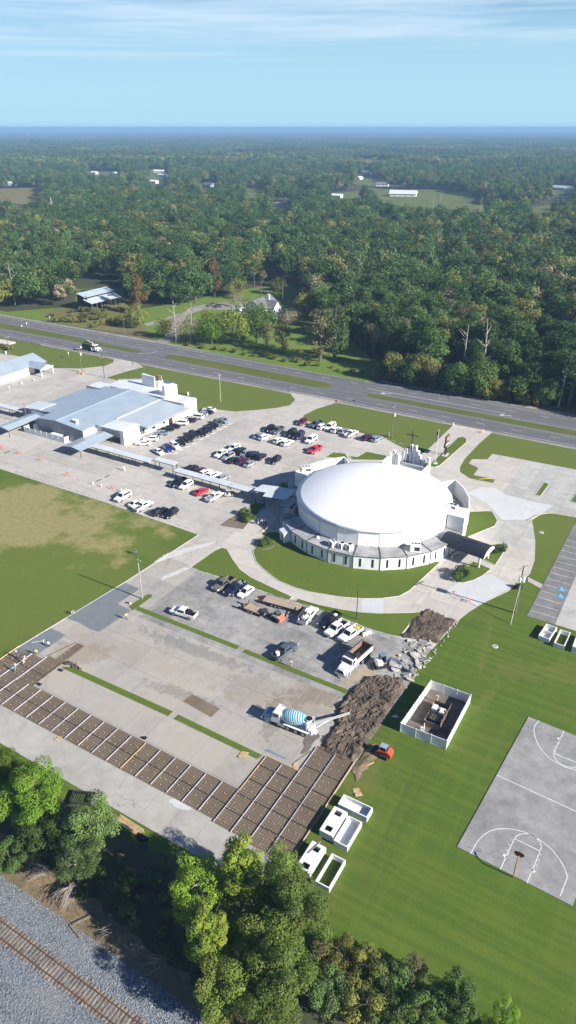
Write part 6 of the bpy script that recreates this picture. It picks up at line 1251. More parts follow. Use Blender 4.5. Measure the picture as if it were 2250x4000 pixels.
# speed humps, rubber strips
for (a, c, l) in (((50, 1222), (105, 1198), 'black speed hump strip left of the middle of the lot'), ((140, 1180), (190, 1163), 'worn grey speed hump strip nearest the service court'), ((1085, 1540), (1145, 1517), 'black speed hump strip before the white bollards'), ((1185, 1493), (1240, 1469), 'black speed hump strip right of its twin'), ((640, 447), (722, 464), 'faint dark strip across the drive behind the school')):
    A, C = w2(*a), w2(*c); b = B(); b.beam((A.x, A.y, Z0 + .03), (C.x, C.y, Z0 + .03), .3, .06); tag(b.obj('speed_hump', BLACK if 'black' in l else GREYM), l, 'speed hump', 'speed humps')
# wheel stops
stop = B(); stop.prism([(-.9, -.09), (.9, -.09), (.9, .09), (-.9, .09)], 0, .13); stop = stop.mesh('wheel_stop', KERB)
def stops(pts, lab, rz=0.0, z=Z0):
    for p in pts: o = link('wheel_stop', stop, None, (p.x, p.y, z), rz); tag(o, lab, 'wheel stop', lab)
stops([w2(x, y) for x, y in ((250, 1455), (335, 1478), (412, 1503), (485, 1525), (562, 1550), (640, 1575), (718, 1600), (795, 1622), (875, 1650), (955, 1675), (1035, 1702), (1125, 1728))] + [w3(x, y) for x, y in ((115, 1133), (190, 1153), (445, 1240), (540, 1270), (640, 1303), (720, 1330), (800, 1357))], 'concrete wheel stop along the top edge of the left field')
stops([wA(x, y) for x, y in ((430, 205), (485, 228), (545, 248), (630, 273), (725, 302), (1205, 468), (1305, 500))] + [wK(x, y) for x, y in ((735, 445), (1425, 707))] + [P(1445, 2467), P(1502, 2489)], 'white wheel stop along the top row of the lower lot')
stops([w4(x, y) for x, y in ((1010, 340), (1150, 362), (1449, 395))] + [P(1500, 1713), P(1533, 1724), P(1565, 1735), P(1600, 1746), P(1500, 1775), P(1460, 1771), P(1340, 1770)], 'pale wheel stop along the front lawn edge')
stops([w3(x, y) for x, y in ((625, 660), (690, 655), (740, 625), (800, 595), (865, 562), (930, 525), (985, 497), (1045, 467), (1100, 435), (1152, 405), (1205, 380))], 'worn yellowish wheel stop in the angled row', R(60))

# ------------------------------------------------------------------ guardrails and creek bridge
def guardrail(lab, pts, m, gap=3.8):
    t = thing('guardrail', lab, 'guardrail', (0, 0, 0)); L = 0
    part('rail', m, t, lambda b: [b.beam((*a, .7), (*c, .7), .06, .32) for a, c in zip(pts[:-1], pts[1:])])
    for a, c in zip(pts[:-1], pts[1:]):
        a, c = Vector(a), Vector(c); n = int((c - a).length / gap)
        for k in range(n + 1): p = a.lerp(c, k / max(1, n)); part('post', OLDWOOD, t, lambda b: b.box((p.x, p.y + .12, .4), (.18, .18, .8)))
guardrail('long grey guardrail on the far side of the highway', [(-297, 252.2), (-262, 252.0), (-238, 252.6)], GREYM); guardrail('rusty guardrail on dark posts along the near side, by the bridge', [(-305, 219.4), (-268, 219.6), (-262, 219.0)], mat('rusty_rail', (.25, .2, .16), (.33, .3, .27), 1.0), 1.6)
br = thing('creek_bridge', 'low concrete creek bridge beside the highway at far left', 'bridge', (0, 0, 0)); part('deck', KERB, br, lambda b: b.box((-330, 213.5, .5), (110, 5.5, .5))); part('deck_shadow', mat('bridge_shadow', (.05, .05, .055)), br, lambda b: b.box((-330, 211.6, .1), (108, .5, .5)))  # long dark strip stands in for the shadow below the deck
for k in range(10): part('pile', KERB, br, lambda b: b.box((-285 - k * 5, 210.8, .12), (.5, .3, .6)))

# ------------------------------------------------------------------ loose things on the site
def lumber(lab, p, rz, n, L, m=None, name='lumber_stack', wd=.14):
    t = thing(name, lab, 'lumber', (p.x, p.y, p.z), rz)
    for k in range(n): part('plank', m or WOOD, t, lambda b: b.box((rnd.uniform(-.2, .2), (k % 6 - 2.5) * wd * 1.15, .05 + (k // 6) * .06), (L * rnd.uniform(.9, 1.05), wd, .05), 0, rnd.uniform(-.03, .03)))
    return t
wl = win(0, 2800, 700)
lumber('stack of fresh yellow lumber on the grass below the lot', wl(1050, 885, .02), R(-3), 14, 4.6, wd=.2); lumber('grey weathered planks beside the fresh lumber', wl(890, 805, .02), R(-8), 8, 2.6, OLDWOOD, wd=.17)
t = thing('hose_pile', 'black tangle of hose and tarp at the end of the lumber', 'tarp', wl(1150, 985, .02)); part('heap', BLACK, t, lambda b: [b.tube([(rnd.uniform(-1, 1), rnd.uniform(-.5, .5), .1), (rnd.uniform(-1, 1), rnd.uniform(-.5, .5), .35), (rnd.uniform(-1, 1), rnd.uniform(-.5, .5), .1)], .12, 6) for _ in range(9)])
lumber('single long pale plank on the grass by the form corner', P(1415, 2985, .05), R(62), 1, 4.2, wd=.22, name='loose_plank'); lumber('thin straight pole lying on the drive near the mixer stain', P(1178, 2955, Z0 + .02), R(70), 1, 4.0, OLDWOOD, name='loose_pole', wd=.07)
lumber('scattered pale boards at the end of the lower grass strip', P(950, 2950, Z0 + .03), R(20), 7, 1.3, wd=.2, name='scrap_boards'); lumber('small pile of scrap blocks at the inner form corner', P(1155, 2995, Z0 + .02), R(50), 6, .6, wd=.22, name='scrap_blocks'); lumber('pile of broken pale wood beside the crosswise vault', P(1395, 3095, .03), R(40), 8, 1.0, wd=.22, name='scrap_wood'); lumber('long bundle of blue-grey pipes on the concrete by the lower strip', P(1080, 2943, Z0 + .02), R(0), 3, 3.4, mat('blue_pipe', (.2, .27, .34)), 'pipe_bundle', .1); lumber('small wood pile on the pale concrete beside the form strip', P(230, 2881, Z0 + .02), R(20), 4, .9, wd=.2, name='scrap_wood'); lumber('sawhorse boards lying in the tree shade below the lot', P(715, 3355, .05), R(-35), 4, 3.0, OLDWOOD, 'board_stack', .22)
wT_ = win(0, 2150, 600)
for (x, y, l) in ((575, 1135, 'black work bag on the lot left of the lower strip'), (372, 1268, 'dark tool heap at the left end of the form strip'), (1158, 1120, 'dark debris'),):
    if 'debris' in l: continue
    t = thing('tool_bag', l, 'bag', wT_(x, y, Z0)); part('bag', BLACK, t, lambda b: b.loft([[Vector((sx * w_, sy * w_ * .6, z)) for sx, sy in ((-1, -1), (1, -1), (1, 1), (-1, 1))] for w_, z in ((.35, 0), (.4, .2), (.2, .38))])); part('tool', GREYM, t, lambda b: b.beam((-.6, .2, .1), (.6, .5, .12), .08, .05))
t = thing('tool_bag', 'dark bag on the concrete above the orange form board', 'bag', P(565, 2885, Z0)); part('bag', BLACK, t, lambda b: b.box((0, 0, .15), (.6, .4, .3), 0, .4)); part('flap', OLDWOOD, t, lambda b: b.box((.3, .2, .2), (.3, .3, .1), 0, .8))
t = thing('barrier_block', 'short grey concrete barrier block in the top row of the lower lot', 'barrier', P(1432, 2479, Z0), R(60)); part('block', KERB, t, lambda b: b.loft([[Vector((x, y, z)) for y, z in ((-.3, 0), (.3, 0), (.12, .8), (-.12, .8))] for x in (-1.0, 1.0)])); part('lifting_slot', DARKM, t, lambda b: [b.box((s * .5, -.27, .08), (.3, .12, .12)) for s in (-1, 1)])
t = thing('water_jug', 'white bucket on the concrete by the thin island', 'bucket', wT_(1228, 505, Z0)); part('bucket', LAMPW, t, lambda b: b.lathe([(.2, 0), (.25, .55)], (0, 0, 0), n=10)); part('lid', GREYM, t, lambda b: b.lathe([(.26, .55), (.26, .6)], (0, 0, 0), n=10))
t = thing('soil_heap', 'low heap of torn roots and soil at the tip of the lower grass strip', 'soil heap', P(285, 2600, Z0)); part('soil', MUD, t, lambda b: [b.lathe([(rnd.uniform(.2, .5), 0), (rnd.uniform(.1, .3), rnd.uniform(.15, .35))], (rnd.uniform(-1.8, 1.8), rnd.uniform(-.5, .5), 0), n=6) for _ in range(22)])
t = thing('sand_bag', 'pale bag on the grass by the walkway tape', 'bag', win(960, 1950, 240)(798, 790, .05)); part('bag', WHITE, t, lambda b: b.lathe([(.25, 0), (.42, .2), (.35, .45), (.1, .55)], (0, 0, 0), n=10)); part('tie', GREYM, t, lambda b: b.lathe([(.1, .55), (.14, .65)], (0, 0, 0), n=8))
TAPE = mat('caution_tape', (.75, .66, .10), rough=.5)
def tape(lab, pts, h=.9):
    t = thing('caution_tape', lab, 'caution tape', (0, 0, 0)); part('tape', TAPE, t, lambda b: [b.beam((a.x, a.y, h), (c.x, c.y, h - .1), .03, .09) for a, c in zip(pts[:-1], pts[1:])])
    for p in pts: part('stake', WOOD, t, lambda b: b.box((p.x, p.y, h / 2), (.06, .06, h)))
wv = win(960, 1950, 240)
tape('yellow tape fence along the shaded bed by the walkway', [wv(740, 500), wv(450, 800), wv(390, 820)]); tape('yellow tape along the top of the right grass island', [P(2078, 2040), P(2110, 2020), P(2160, 2014), P(2235, 2025)]); tape('yellow tape beside the corner of the upper right grass', [P(1870, 1883), P(1920, 1878), P(1924, 1886)])
for (u, v, l) in ((1737, 2528, 'white round manhole cover on the right lawn'), (2115, 2080, 'pale round manhole cover on the right grass island')):
    t = thing('manhole', l, 'manhole', P(u, v, .0) if 'right lawn' not in l else P(1934, 2525)); part('slab', KERB, t, lambda b: b.lathe([(.6, 0), (.55, .06)], (0, 0, 0), n=14)); part('lid', GREYM, t, lambda b: b.lathe([(.35, .06), (.35, .08)], (0, 0, 0), n=12))
t = thing('utility_skid', 'black steel equipment frame half under the tree at the lot edge', 'equipment frame', wl(668, 670, .02), R(25)); part('frame', DARKM, t, lambda b: ([b.box((s * 1.6, 0, .35), (.2, 2.2, .5)) for s in (-1, 1)], [b.box((0, s * 1.0, .35), (3.2, .2, .5)) for s in (-1, 1)])); part('grate', BLACK, t, lambda b: [b.box((-1.4 + i * .35, 0, .5), (.08, 2.0, .06)) for i in range(9)]); part('side_panel', GREYM, t, lambda b: b.box((1.9, -.2, .5), (.5, 1.4, .6)))
for k, (u, v) in enumerate(((1120, 1780), (1093, 1600), (1090, 2023), (1142, 2100))): pass

# ------------------------------------------------------------------ people
SKIN = mat('skin', (.42, .24, .16)); HAIR = mat('dark_hair', (.03, .022, .018))
def cloth(n, c): return mat('cloth_' + n, c, rough=.9)
CL = {'white': cloth('white', (.72, .72, .70)), 'black': cloth('black', (.02, .02, .022)), 'navy': cloth('navy', (.03, .05, .12)), 'jeans': cloth('jeans', (.06, .10, .20)), 'blue': cloth('blue', (.04, .12, .42)), 'tan': cloth('tan', (.42, .30, .20)), 'pink': cloth('pink', (.62, .40, .32)), 'yellow': cloth('yellow', (.62, .40, .06)), 'hi_vis': cloth('hi_vis', (.62, .68, .12)), 'teal': cloth('teal', (.03, .33, .36)), 'grey': cloth('grey', (.22, .22, .23)), 'cream': cloth('cream', (.66, .62, .5))}
def person(label, p, rz, shirt, pants, bend=0.0, hat=None, stride=.16, arms='down', skirt=False):
    t = thing('person', label, 'person', (p.x, p.y, p.z), rz)
    hip = Vector((-.25 * bend, 0, .93 - .12 * bend)); up = Vector((math.sin(bend), 0, math.cos(bend)))
    ch = hip + up * .42; nk = hip + up * .58; hd = nk + (up + Vector((.12, 0, .1))).normalized() * .2
    V = [(hip, .15), (hip + up * .2, .135), (ch, .16), (nk, .06), (hd - up * .04, .085), (hd + up * .1, .08)]; E = [(0, 1), (1, 2), (2, 3), (3, 4), (4, 5)]; T = [1, 1, 1, 2, 2, 2]
    def chain(st, pts, ty):
        prev = st
        for (q, r), k in zip(pts, ty): V.append((q, r)); T.append(k); E.append((prev, len(V) - 1)); prev = len(V) - 1
    for s in (-1, 1):
        fx = s * stride
        chain(0, [(hip + Vector((0, s * .10, -.06)), .105), (Vector((hip.x * .5 + fx * .6 + .06, s * .12, .50)), .07), (Vector((fx, s * .12, .10)), .048), (Vector((fx + .15, s * .13, .045)), .045)], (0, 0, 0, 3))
        sh = ch + up * .08 + Vector((0, s * .19, 0)); hang = Vector((.06 + bend * .12, s * .06, -.28)) if arms == 'down' else Vector((.2, s * .05, -.18))
        el = sh + hang; hn = el + (Vector((.08, 0, -.25)) if arms == 'down' else Vector((.24, -s * .06, -.05)))
        chain(2, [(sh, .07), (el, .05), (hn, .038), (hn + (hn - el).normalized() * .1, .03)], (1, 1, 2, 2))
    me = bpy.data.meshes.new('body'); me.from_pydata([v for v, _ in V], E, []); ob = bpy.data.objects.new('tmp', me); COL.objects.link(ob)
    md = ob.modifiers.new('s', 'SKIN'); md.use_smooth_shade = True
    for i, (_, r) in enumerate(V): me.skin_vertices[0].data[i].radius = (r, r * (1.25 if i in (0, 1, 2) else 1)); 
    for i in range(len(V)): me.skin_vertices[0].data[i].use_root = (i == 0)
    ob.modifiers.new('u', 'SUBSURF').levels = 1
    dg = bpy.context.evaluated_depsgraph_get(); m2 = bpy.data.meshes.new_from_object(ob.evaluated_get(dg)); bpy.data.objects.remove(ob)
    for m in (CL[pants], CL[shirt], SKIN, CL['black']): m2.materials.append(m)
    for f in m2.polygons:
        c = f.center; best = min(range(len(E)), key=lambda e: (Vector(c) - (V[E[e][0]][0] + V[E[e][1]][0]) / 2).length); f.material_index = T[E[best][1]]
    m2.name = 'body'; link('body', m2, t)
    part('hair', HAIR, t, lambda b: b.lathe([(.10, -.02), (.095, .06), (.03, .12)], tuple(hd + up * .05), n=10))
    if hat: part('hat', CL[hat], t, lambda b: (b.lathe([(.19, 0), (.19, .02)], tuple(hd + up * .12), n=12), b.lathe([(.115, .02), (.08, .13)], tuple(hd + up * .12), n=10)))
    if skirt: part('skirt', CL[skirt], t, lambda b: b.lathe([(.3, .15), (.15, .95)], (0, 0, 0), n=12))
    return t
person('person in white bent over the edge of the wet concrete by the field', wT_(688, 605, Z0), R(-20), 'white', 'white', 1.2)
person('person in a yellow-green shirt walking on the dirt by the wet concrete', wT_(1195, 655, Z0), R(150), 'hi_vis', 'jeans', .15, stride=.25)
person('person in a white shirt crouched smoothing the small wet pour', wT_(465, 912, Z0), R(170), 'white', 'jeans', 1.0, arms='fwd')
person('person in a yellow shirt bending over the rebar at the pour', wT_(350, 990, Z0), R(200), 'yellow', 'grey', .8, arms='fwd')
person('person in navy with a white hat standing on the rebar', wT_(165, 1018, Z0), R(-40), 'navy', 'jeans', .15, 'white')
person('person in a cream shirt and hat raking wet concrete', wT_(230, 1070, Z0), R(60), 'cream', 'cream', .5, 'cream', arms='fwd')
person('person in teal with a white hat nearest the left edge', wT_(148, 1150, Z0), R(100), 'teal', 'grey', .3, 'white')
person('person in dark top and blue trousers alone on the left field', wT_(1282, 40, 0), R(0), 'black', 'blue', 0, stride=.2)
person('person in a pink top and tan trousers by the steel grey pickup', wK(622, 1065, Z0), R(-60), 'pink', 'tan', .1, stride=.22)
person('person in a long white dress walking on the upper lot', w3(207, 818, Z0), R(200), 'white', 'white', 0, skirt='white')
wv = win(960, 1950, 240)
person('person in a black top and white trousers, left of the group of four', wv(292, 605, Z0), R(20), 'black', 'white')
person('person in a white top and dark trousers in the middle of the group', wv(382, 605, Z0), R(-90), 'white', 'navy', arms='fwd')
person('person in a white shirt and dark trousers behind the dark figure', wv(455, 605, Z0), R(190), 'white', 'black')
person('person all in dark clothes, right of the group of four', wv(482, 638, Z0), R(170), 'navy', 'black')
person('person in a tan shirt alone on the path near the dome wall', wv(658, 738, Z0), R(120), 'tan', 'black')
t = thing('concrete_rake', 'long-handled bull float lying on the small wet pour', 'tool', wT_(350, 865, Z0 + .06), R(40)); part('handle', LAMPW, t, lambda b: b.tube([(-1.0, 0, .05), (1.2, 0, .15)], .03, 6)); part('blade', LAMPW, t, lambda b: b.box((1.2, 0, .04), (.2, 1.2, .05)))
# ------------------------------------------------------------------ trees and planting
def leaf_mat(name, c1, c2, c3=None, orand=.4, trans=.3):
    m, nt, bs = newmat(name); k = N(nt); bs.inputs['Roughness'].default_value = .75; bs.inputs['Specular IOR Level'].default_value = .15
    c = k.mix(k.ramp(k.noise(.9, 4, .7), .35, .65), c1, c2)
    if c3: c = k.mix(k.ramp(k.noise(.22, 3, .6), .5, .66), c, c3)
    r2 = k.math('FRACT', k.math('MULTIPLY', k.rand(), 7.31)); c = k.mix(k.ramp(r2, .75, 1.0, 0, .3), c, (c1[0] * 1.45, c1[1] * 1.1, c1[2] * 1.0))
    c = k.scalec(c, k.ramp(k.rand(), 0, 1, 1 - orand, 1 + orand)); k.l(c, bs.inputs['Base Color'])
    tr = nt.nodes.new('ShaderNodeBsdfTranslucent'); k.l(c, tr.inputs[0]); mxs = nt.nodes.new('ShaderNodeMixShader'); mxs.inputs[0].default_value = trans
    nt.links.new(bs.outputs[0], mxs.inputs[1]); nt.links.new(tr.outputs[0], mxs.inputs[2]); nt.links.new(mxs.outputs[0], nt.nodes['Material Output'].inputs[0]); return m
LF = {'oak': leaf_mat('leaf_oak', (0.082, 0.157, 0.038), (0.097, 0.142, 0.036)), 'dark': leaf_mat('leaf_dark', (0.051, 0.113, 0.032), (0.066, 0.108, 0.026)), 'olive': leaf_mat('leaf_olive', (0.189, 0.211, 0.051), (0.195, 0.181, 0.046), (0.092, 0.129, 0.029)),
      'brown': leaf_mat('leaf_brown', (.22, .18, .085), (.17, .165, .075), (.13, .15, .055)), 'cypress': leaf_mat('leaf_cypress', (.26, .165, .05), (.18, .135, .045)), 'pine': leaf_mat('leaf_pine', (0.082, 0.154, 0.047), (0.092, 0.133, 0.037)),
      'lime': leaf_mat('leaf_lime', (0.187, 0.316, 0.031), (0.098, 0.190, 0.023), (0.184, 0.265, 0.034), trans=.4), 'yellow': leaf_mat('leaf_yellow', (0.345, 0.391, 0.057), (0.196, 0.287, 0.040), (0.115, 0.196, 0.032), trans=.4, orand=.1), 'willow': leaf_mat('leaf_willow', (0.201, 0.292, 0.056), (0.075, 0.121, 0.025), (0.161, 0.184, 0.044), trans=.35),
      'sage': leaf_mat('leaf_sage', (0.138, 0.230, 0.064), (0.063, 0.103, 0.030), (0.115, 0.149, 0.057), trans=.3), 'grey': leaf_mat('leaf_grey', (0.362, 0.300, 0.190), (0.185, 0.164, 0.100)), 'red': leaf_mat('leaf_red', (.16, .09, .06), (.13, .10, .055)), 'palm': leaf_mat('leaf_palm', (.08, .11, .03), (.11, .12, .045))}
BARK = mat('bark', (.15, .125, .10), (.10, .085, .07), 2.0); PALEB = mat('pale_bark', (.42, .39, .34), (.30, .28, .245), 2.0); DEADW = mat('dead_branch', (.36, .31, .26), (.24, .205, .17), 2.0)
def leaves(name, clumps, per, size, m, seed, flat=.5, shell=.55):
    g = np.random.default_rng(seed); C = np.array([c[0] for c in clumps], float); Rr = np.array([c[1] for c in clumps], float)
    cnt = np.maximum(4, (per * (Rr / Rr.mean()) ** 2).astype(int)); idx = np.repeat(np.arange(len(C)), cnt); n = len(idx)
    d = g.normal(size=(n, 3)); d /= np.linalg.norm(d, axis=1)[:, None]; r = (shell + (1 - shell) * g.random(n) ** .6)[:, None] * Rr[idx][:, None]
    p = C[idx] + d * r * np.array([1, 1, .8]); nrm = d * 1.1 + g.normal(size=(n, 3)) * .45 + np.array([0, 0, flat]); nrm /= np.linalg.norm(nrm, axis=1)[:, None]
    a = np.cross(nrm, g.normal(size=(n, 3))); a /= np.linalg.norm(a, axis=1)[:, None]; b = np.cross(nrm, a); s = (size * g.uniform(.6, 1.3, n))[:, None]
    q = np.stack([p - a * s * .5, p + b * s * .32, p + a * s * .5, p - b * s * .32], 1).reshape(-1, 3)
    me = bpy.data.meshes.new(name); me.vertices.add(4 * n); me.vertices.foreach_set('co', q.astype(np.float32).ravel()); me.loops.add(4 * n); me.loops.foreach_set('vertex_index', np.arange(4 * n, dtype=np.int32))
    me.polygons.add(n); me.polygons.foreach_set('loop_start', np.arange(0, 4 * n, 4, dtype=np.int32)); me.materials.append(m); me.update(calc_edges=True); return me
def clumps_round(seed, h, r, n, z0=.35, cr=.36, cone=0.0):
    g = random.Random(seed); out = []; hz_ = h * (1 - z0) / 2
    while len(out) < n:
        x, y, z = (g.uniform(-1, 1) for _ in range(3)); d = math.sqrt(x * x + y * y + z * z)
        if d > 1 or d < .5: continue
        t = (z + 1) / 2; k = 1 - cone * t; lump = .9 + .16 * math.sin(3 * math.atan2(y, x) + seed) + g.uniform(-.08, .08); f = k * lump * (1 - .5 * cr) * r
        if cone: f *= 1 / max(.35, math.sqrt(max(.05, 1 - z * z))) * .8
        out.append((Vector((x * f, y * f, h * z0 + hz_ + z * max(hz_ * .5, hz_ - .45 * cr * r))), r * cr * g.uniform(.6, 1.12) * (1 - .6 * cone * t)))
    return out
def trunk_mesh(seed, h, r, z0, m, limbs=5, crown=.55):
    g = random.Random(seed); b = B(); tr = max(.12, h * .022)
    top = Vector((g.uniform(-.4, .4), g.uniform(-.4, .4), h * .8)); mid = Vector((top.x * .3, top.y * .3, h * .4)); b.tube([(0, 0, -.1), mid, top], [tr * 1.3, tr * .8, tr * .2], 7)
    for k in range(limbs):
        a = k * 2.4 + g.random(); s = Vector((0, 0, 0)).lerp(top, g.uniform(.4, .8)); e = Vector((math.cos(a) * r * crown, math.sin(a) * r * crown, s.z + h * g.uniform(.12, .3))); b.tube([s, s.lerp(e, .5) + Vector((0, 0, .3)), e], [tr * .4, tr * .25, tr * .06], 5)
    return b.mesh('trunk', m)
TREES = {}
def kind(name, h, r, n, per, size, leaf, seed, z0=.35, cr=.36, cone=0.0, bark=None, limbs=5, shell=.55, flat=.5):
    cm_ = leaves('crown', clumps_round(seed, h, r, n, z0, cr, cone), per, size, LF[leaf], seed, flat, shell); tm_ = trunk_mesh(seed, h, r, z0, bark or BARK, limbs); TREES[name] = (cm_, tm_, h)
# broadleaf, pine and autumn trees of the wood beyond the highway
for i, (h, r, n) in enumerate(((21, 7.2, 26), (18, 6.6, 22), (22, 6.6, 26), (17, 6.0, 20))): kind('oak%d' % i, h, r, n, 100, .85, 'oak' if i < 2 else 'dark', 10 + i, .24, .42, flat=.4, shell=.7)
for i, (h, r) in enumerate(((17, 5.0), (20, 5.4))): kind('olive%d' % i, h, r, 20, 80, .8, 'olive', 30 + i, .24, .42, flat=.4, shell=.7)
for i, (h, r) in enumerate(((12, 5.6), (15, 6.2))): kind('edge%d' % i, h, r, 28, 80, .8, ('olive', 'oak')[i], 50 + i, .03, .40, flat=.8, shell=.65)
kind('brown0', 18, 5.2, 20, 66, .75, 'brown', 40, .33, .42, flat=.4); kind('grey0', 17, 4.8, 20, 30, .6, 'grey', 41, .35, bark=PALEB, limbs=12); kind('red0', 16, 4.0, 20, 40, .75, 'red', 42, .35); kind('pine0', 25, 3.8, 26, 46, .8, 'pine', 43, .4, .42, .55)
kind('cypress0', 19, 6.2, 60, 80, .6, 'cypress', 44, .08, .34, .82)
LAB = {'oak0': 'broad mid-green oak standing in the wood beyond the highway', 'oak1': 'rounded mid-green oak standing in the wood beyond the highway', 'oak2': 'tall dark green oak standing in the wood beyond the highway', 'oak3': 'smaller dark green oak standing in the wood beyond the highway', 'olive0': 'olive green slender tree standing in the wood beyond the highway', 'olive1': 'taller olive green tree standing in the wood beyond the highway', 'brown0': 'brownish autumn tree standing in the wood beyond the highway', 'grey0': 'pale grey half-bare tree standing in the wood beyond the highway', 'edge0': 'low spreading olive tree standing in the wood beyond the highway', 'edge1': 'low leafy green tree standing in the wood beyond the highway', 'red0': 'reddish brown tree standing in the wood beyond the highway', 'pine0': 'tall narrow pine standing in the wood beyond the highway'}
def tree(k, p, s=1.0, rz=None, label=None, group=None, sz=None, name='tree', z=0.0):
    cm_, tm_, h = TREES[k]; t = thing(name, label or LAB[k], 'tree', (p[0], p[1], z), rnd.random() * 6.28 if rz is None else rz, group or (('wood: ' + LAB[k]) if not label else None)); t.scale = (s, s, sz or s)
    link('crown', cm_, t); link('trunk', tm_, t); return t
def cleared(p, h=17.0):
    for z in (0.0, h * .5, h * .8, h):
        q = PX((p[0], p[1], z))
        for i, (c, bb) in enumerate(CLEARPX):
            if bb[0] < q[0] < bb[2] and bb[1] < q[1] < bb[3] and (i > 1 or z == 0) and inside(q, c): return True
    return False
CLEARPX = [[(-50, 1225), (100, 1212), (190, 1205), (290, 1200), (300, 1120), (380, 1085), (480, 1110), (490, 1190), (560, 1205), (600, 1200), (690, 1185), (770, 1170), (850, 1160), (905, 1130), (1000, 1122), (1140, 1115), (1190, 1180), (1235, 1270), (1290, 1345), (1345, 1440), (1480, 1480), (1700, 1532), (2300, 1616), (2300, 1700), (-80, 1290)],
    [(1300, 1340), (1340, 1440), (1640, 1508), (1560, 1460), (1440, 1390), (1365, 1320)], [(-60, 738), (165, 733), (150, 785), (100, 800), (-60, 785)], [(1440, 735), (1620, 742), (1720, 740), (1900, 780), (1905, 835), (1700, 812), (1560, 808), (1480, 790)], [(1010, 968), (1085, 975), (1092, 1015), (1048, 1014)], [(960, 735), (1040, 738), (1040, 765), (955, 768)], [(1255, 674), (1365, 670), (1370, 684), (1250, 688)], [(1290, 755), (1420, 745), (1410, 772), (1290, 782)], [(1060, 800), (1140, 800), (1150, 830), (1060, 828)], [(1400, 690), (1500, 700), (1520, 735), (1390, 720)], [(2150, 735), (2260, 735), (2260, 765), (2150, 762)], [(580, 660), (660, 660), (660, 725), (575, 725)], [(340, 670), (470, 672), (470, 690), (340, 690)], [(780, 722), (850, 722), (850, 745), (780, 745)], [(2050, 810), (2160, 800), (2160, 830), (2060, 832)]]
CLEAR = [px(q) for q in CLEARPX]
for (u, v, L, W, mi, lab) in far:
    wp = max(9, L * FPX / P(u, v).length * .62); CLEARPX.append([(u - wp, v - 13), (u + wp, v - 13), (u + wp, v + 5), (u - wp, v + 5)])
CLEARPX = [(c, (min(a for a, _ in c), min(a for _, a in c), max(a for a, _ in c), max(a for _, a in c))) for c in CLEARPX]
# open grass of the clearings
FIELD = lawn_mat('tan_field', (.15, .135, .05), (.24, .19, .09)); FARG = lawn_mat('clearing_grass', (.10, .13, .035), (.17, .16, .06))
for i, c in enumerate(CLEAR[2:]): sheet('field' if i in (0, 2) else 'clearing', c, .06, FIELD if i in (0, 2) else FARG)
sheet('yard', CLEAR[1], .03, YARD); ya = sheet('yard', px([(-50, 1225), (100, 1212), (190, 1205), (290, 1200), (300, 1130), (480, 1125), (490, 1190), (560, 1205), (690, 1185), (850, 1150), (1000, 1122), (1140, 1115), (1190, 1180), (1235, 1270), (1290, 1345), (1345, 1440), (1500, 1490), (1420, 1490), (1100, 1430), (750, 1360), (480, 1305), (0, 1228)]), .02, YARD)
sheet('rough_grass', px([(170, 1220), (310, 1190), (470, 1180), (520, 1215), (560, 1280), (600, 1330), (480, 1303), (300, 1268), (190, 1238)]), .035, lawn_mat('rough_brush_grass', (.13, .125, .045), (.22, .18, .09)))
sheet('yard_drive', px([(590, 1338), (640, 1320), (690, 1235), (760, 1195), (880, 1180), (925, 1195), (918, 1212), (800, 1208), (730, 1230), (700, 1290), (680, 1330), (640, 1345)]), .045, GRAVEL)
sheet('yard_drive', px([(560, 1265), (640, 1245), (700, 1224), (705, 1232), (640, 1258), (580, 1275)]), .05, GRAVEL)
# the 300 front trees one by one, the rest of the wood as one mass
cand = []; g = random.Random(3)
for u, v in [(a, c) for a in range(0, 1) for c in range(0, 1)]: pass
x = -620.0
while x < 170:
    y = 253.0
    while y < 1000:
        p = (x + g.uniform(-3.4, 3.4), y + g.uniform(-3.4, 3.4))
        X = p[0] * math.cos(YAW) + p[1] * math.sin(YAW); Y = -p[0] * math.sin(YAW) + p[1] * math.cos(YAW)
        if Y > 150 and abs(X) < Y * .44 + 25 and not cleared(p) and not (-250 < p[0] < -190 and p[1] < 262): cand.append((math.hypot(p[0], p[1]), p))
        y += 6.6
    x += 6.6
cand.sort(key=lambda q: q[0])
KS = ['oak0', 'oak1', 'oak2', 'oak3', 'olive0', 'olive1', 'brown0', 'grey0', 'red0', 'pine0']; KW = [24, 22, 24, 17, 12, 9, 3, 5, .4, 5]
for i, (d, p) in enumerate(cand[:292]):
    k = g.choices(KS, KW)[0]; edge_ = p[1] < 262; 
    if edge_: k = g.choice(('edge0', 'edge1', 'edge1', k))
    tree(k, p, g.uniform(.6, 1.08), name='forest_tree')
for i in range(40):
    p = (-140 + i * 3.4 + g.uniform(-1, 1), 253.4 + g.uniform(-.6, 2.2))
    if not cleared(p, 5): tree(g.choice(('edge0', 'edge1')), p, g.uniform(.5, .85), label='low leafy undergrowth tree at the shaded road edge of the wood', group='undergrowth along the wood edge', name='understory_tree')
rest = [(p, 1) for d, p in cand[292:]]
Y = 900.0
def far_pts(y0, y1, step, jit):
    out = []; Y = y0
    while Y < y1:
        X = -Y * .44 - 40
        while X < Y * .44 + 40:
            a, c = X + g.uniform(-jit, jit), Y + g.uniform(-jit, jit); p = (a * math.cos(-YAW) + c * math.sin(-YAW), -a * math.sin(-YAW) + c * math.cos(-YAW))
            out.append(p); X += step
        Y += step
    return out
near_set = [p for p in far_pts(560, 1900, 8.0, 3.6) if not cleared(p) and not (p[1] < 1000 and -620 < p[0] < 170 and p[1] < 1000)]
def sparse(p): return mnoise.noise(Vector((p[0] * .006, p[1] * .006, 4))) < -.33 and p[1] > 700
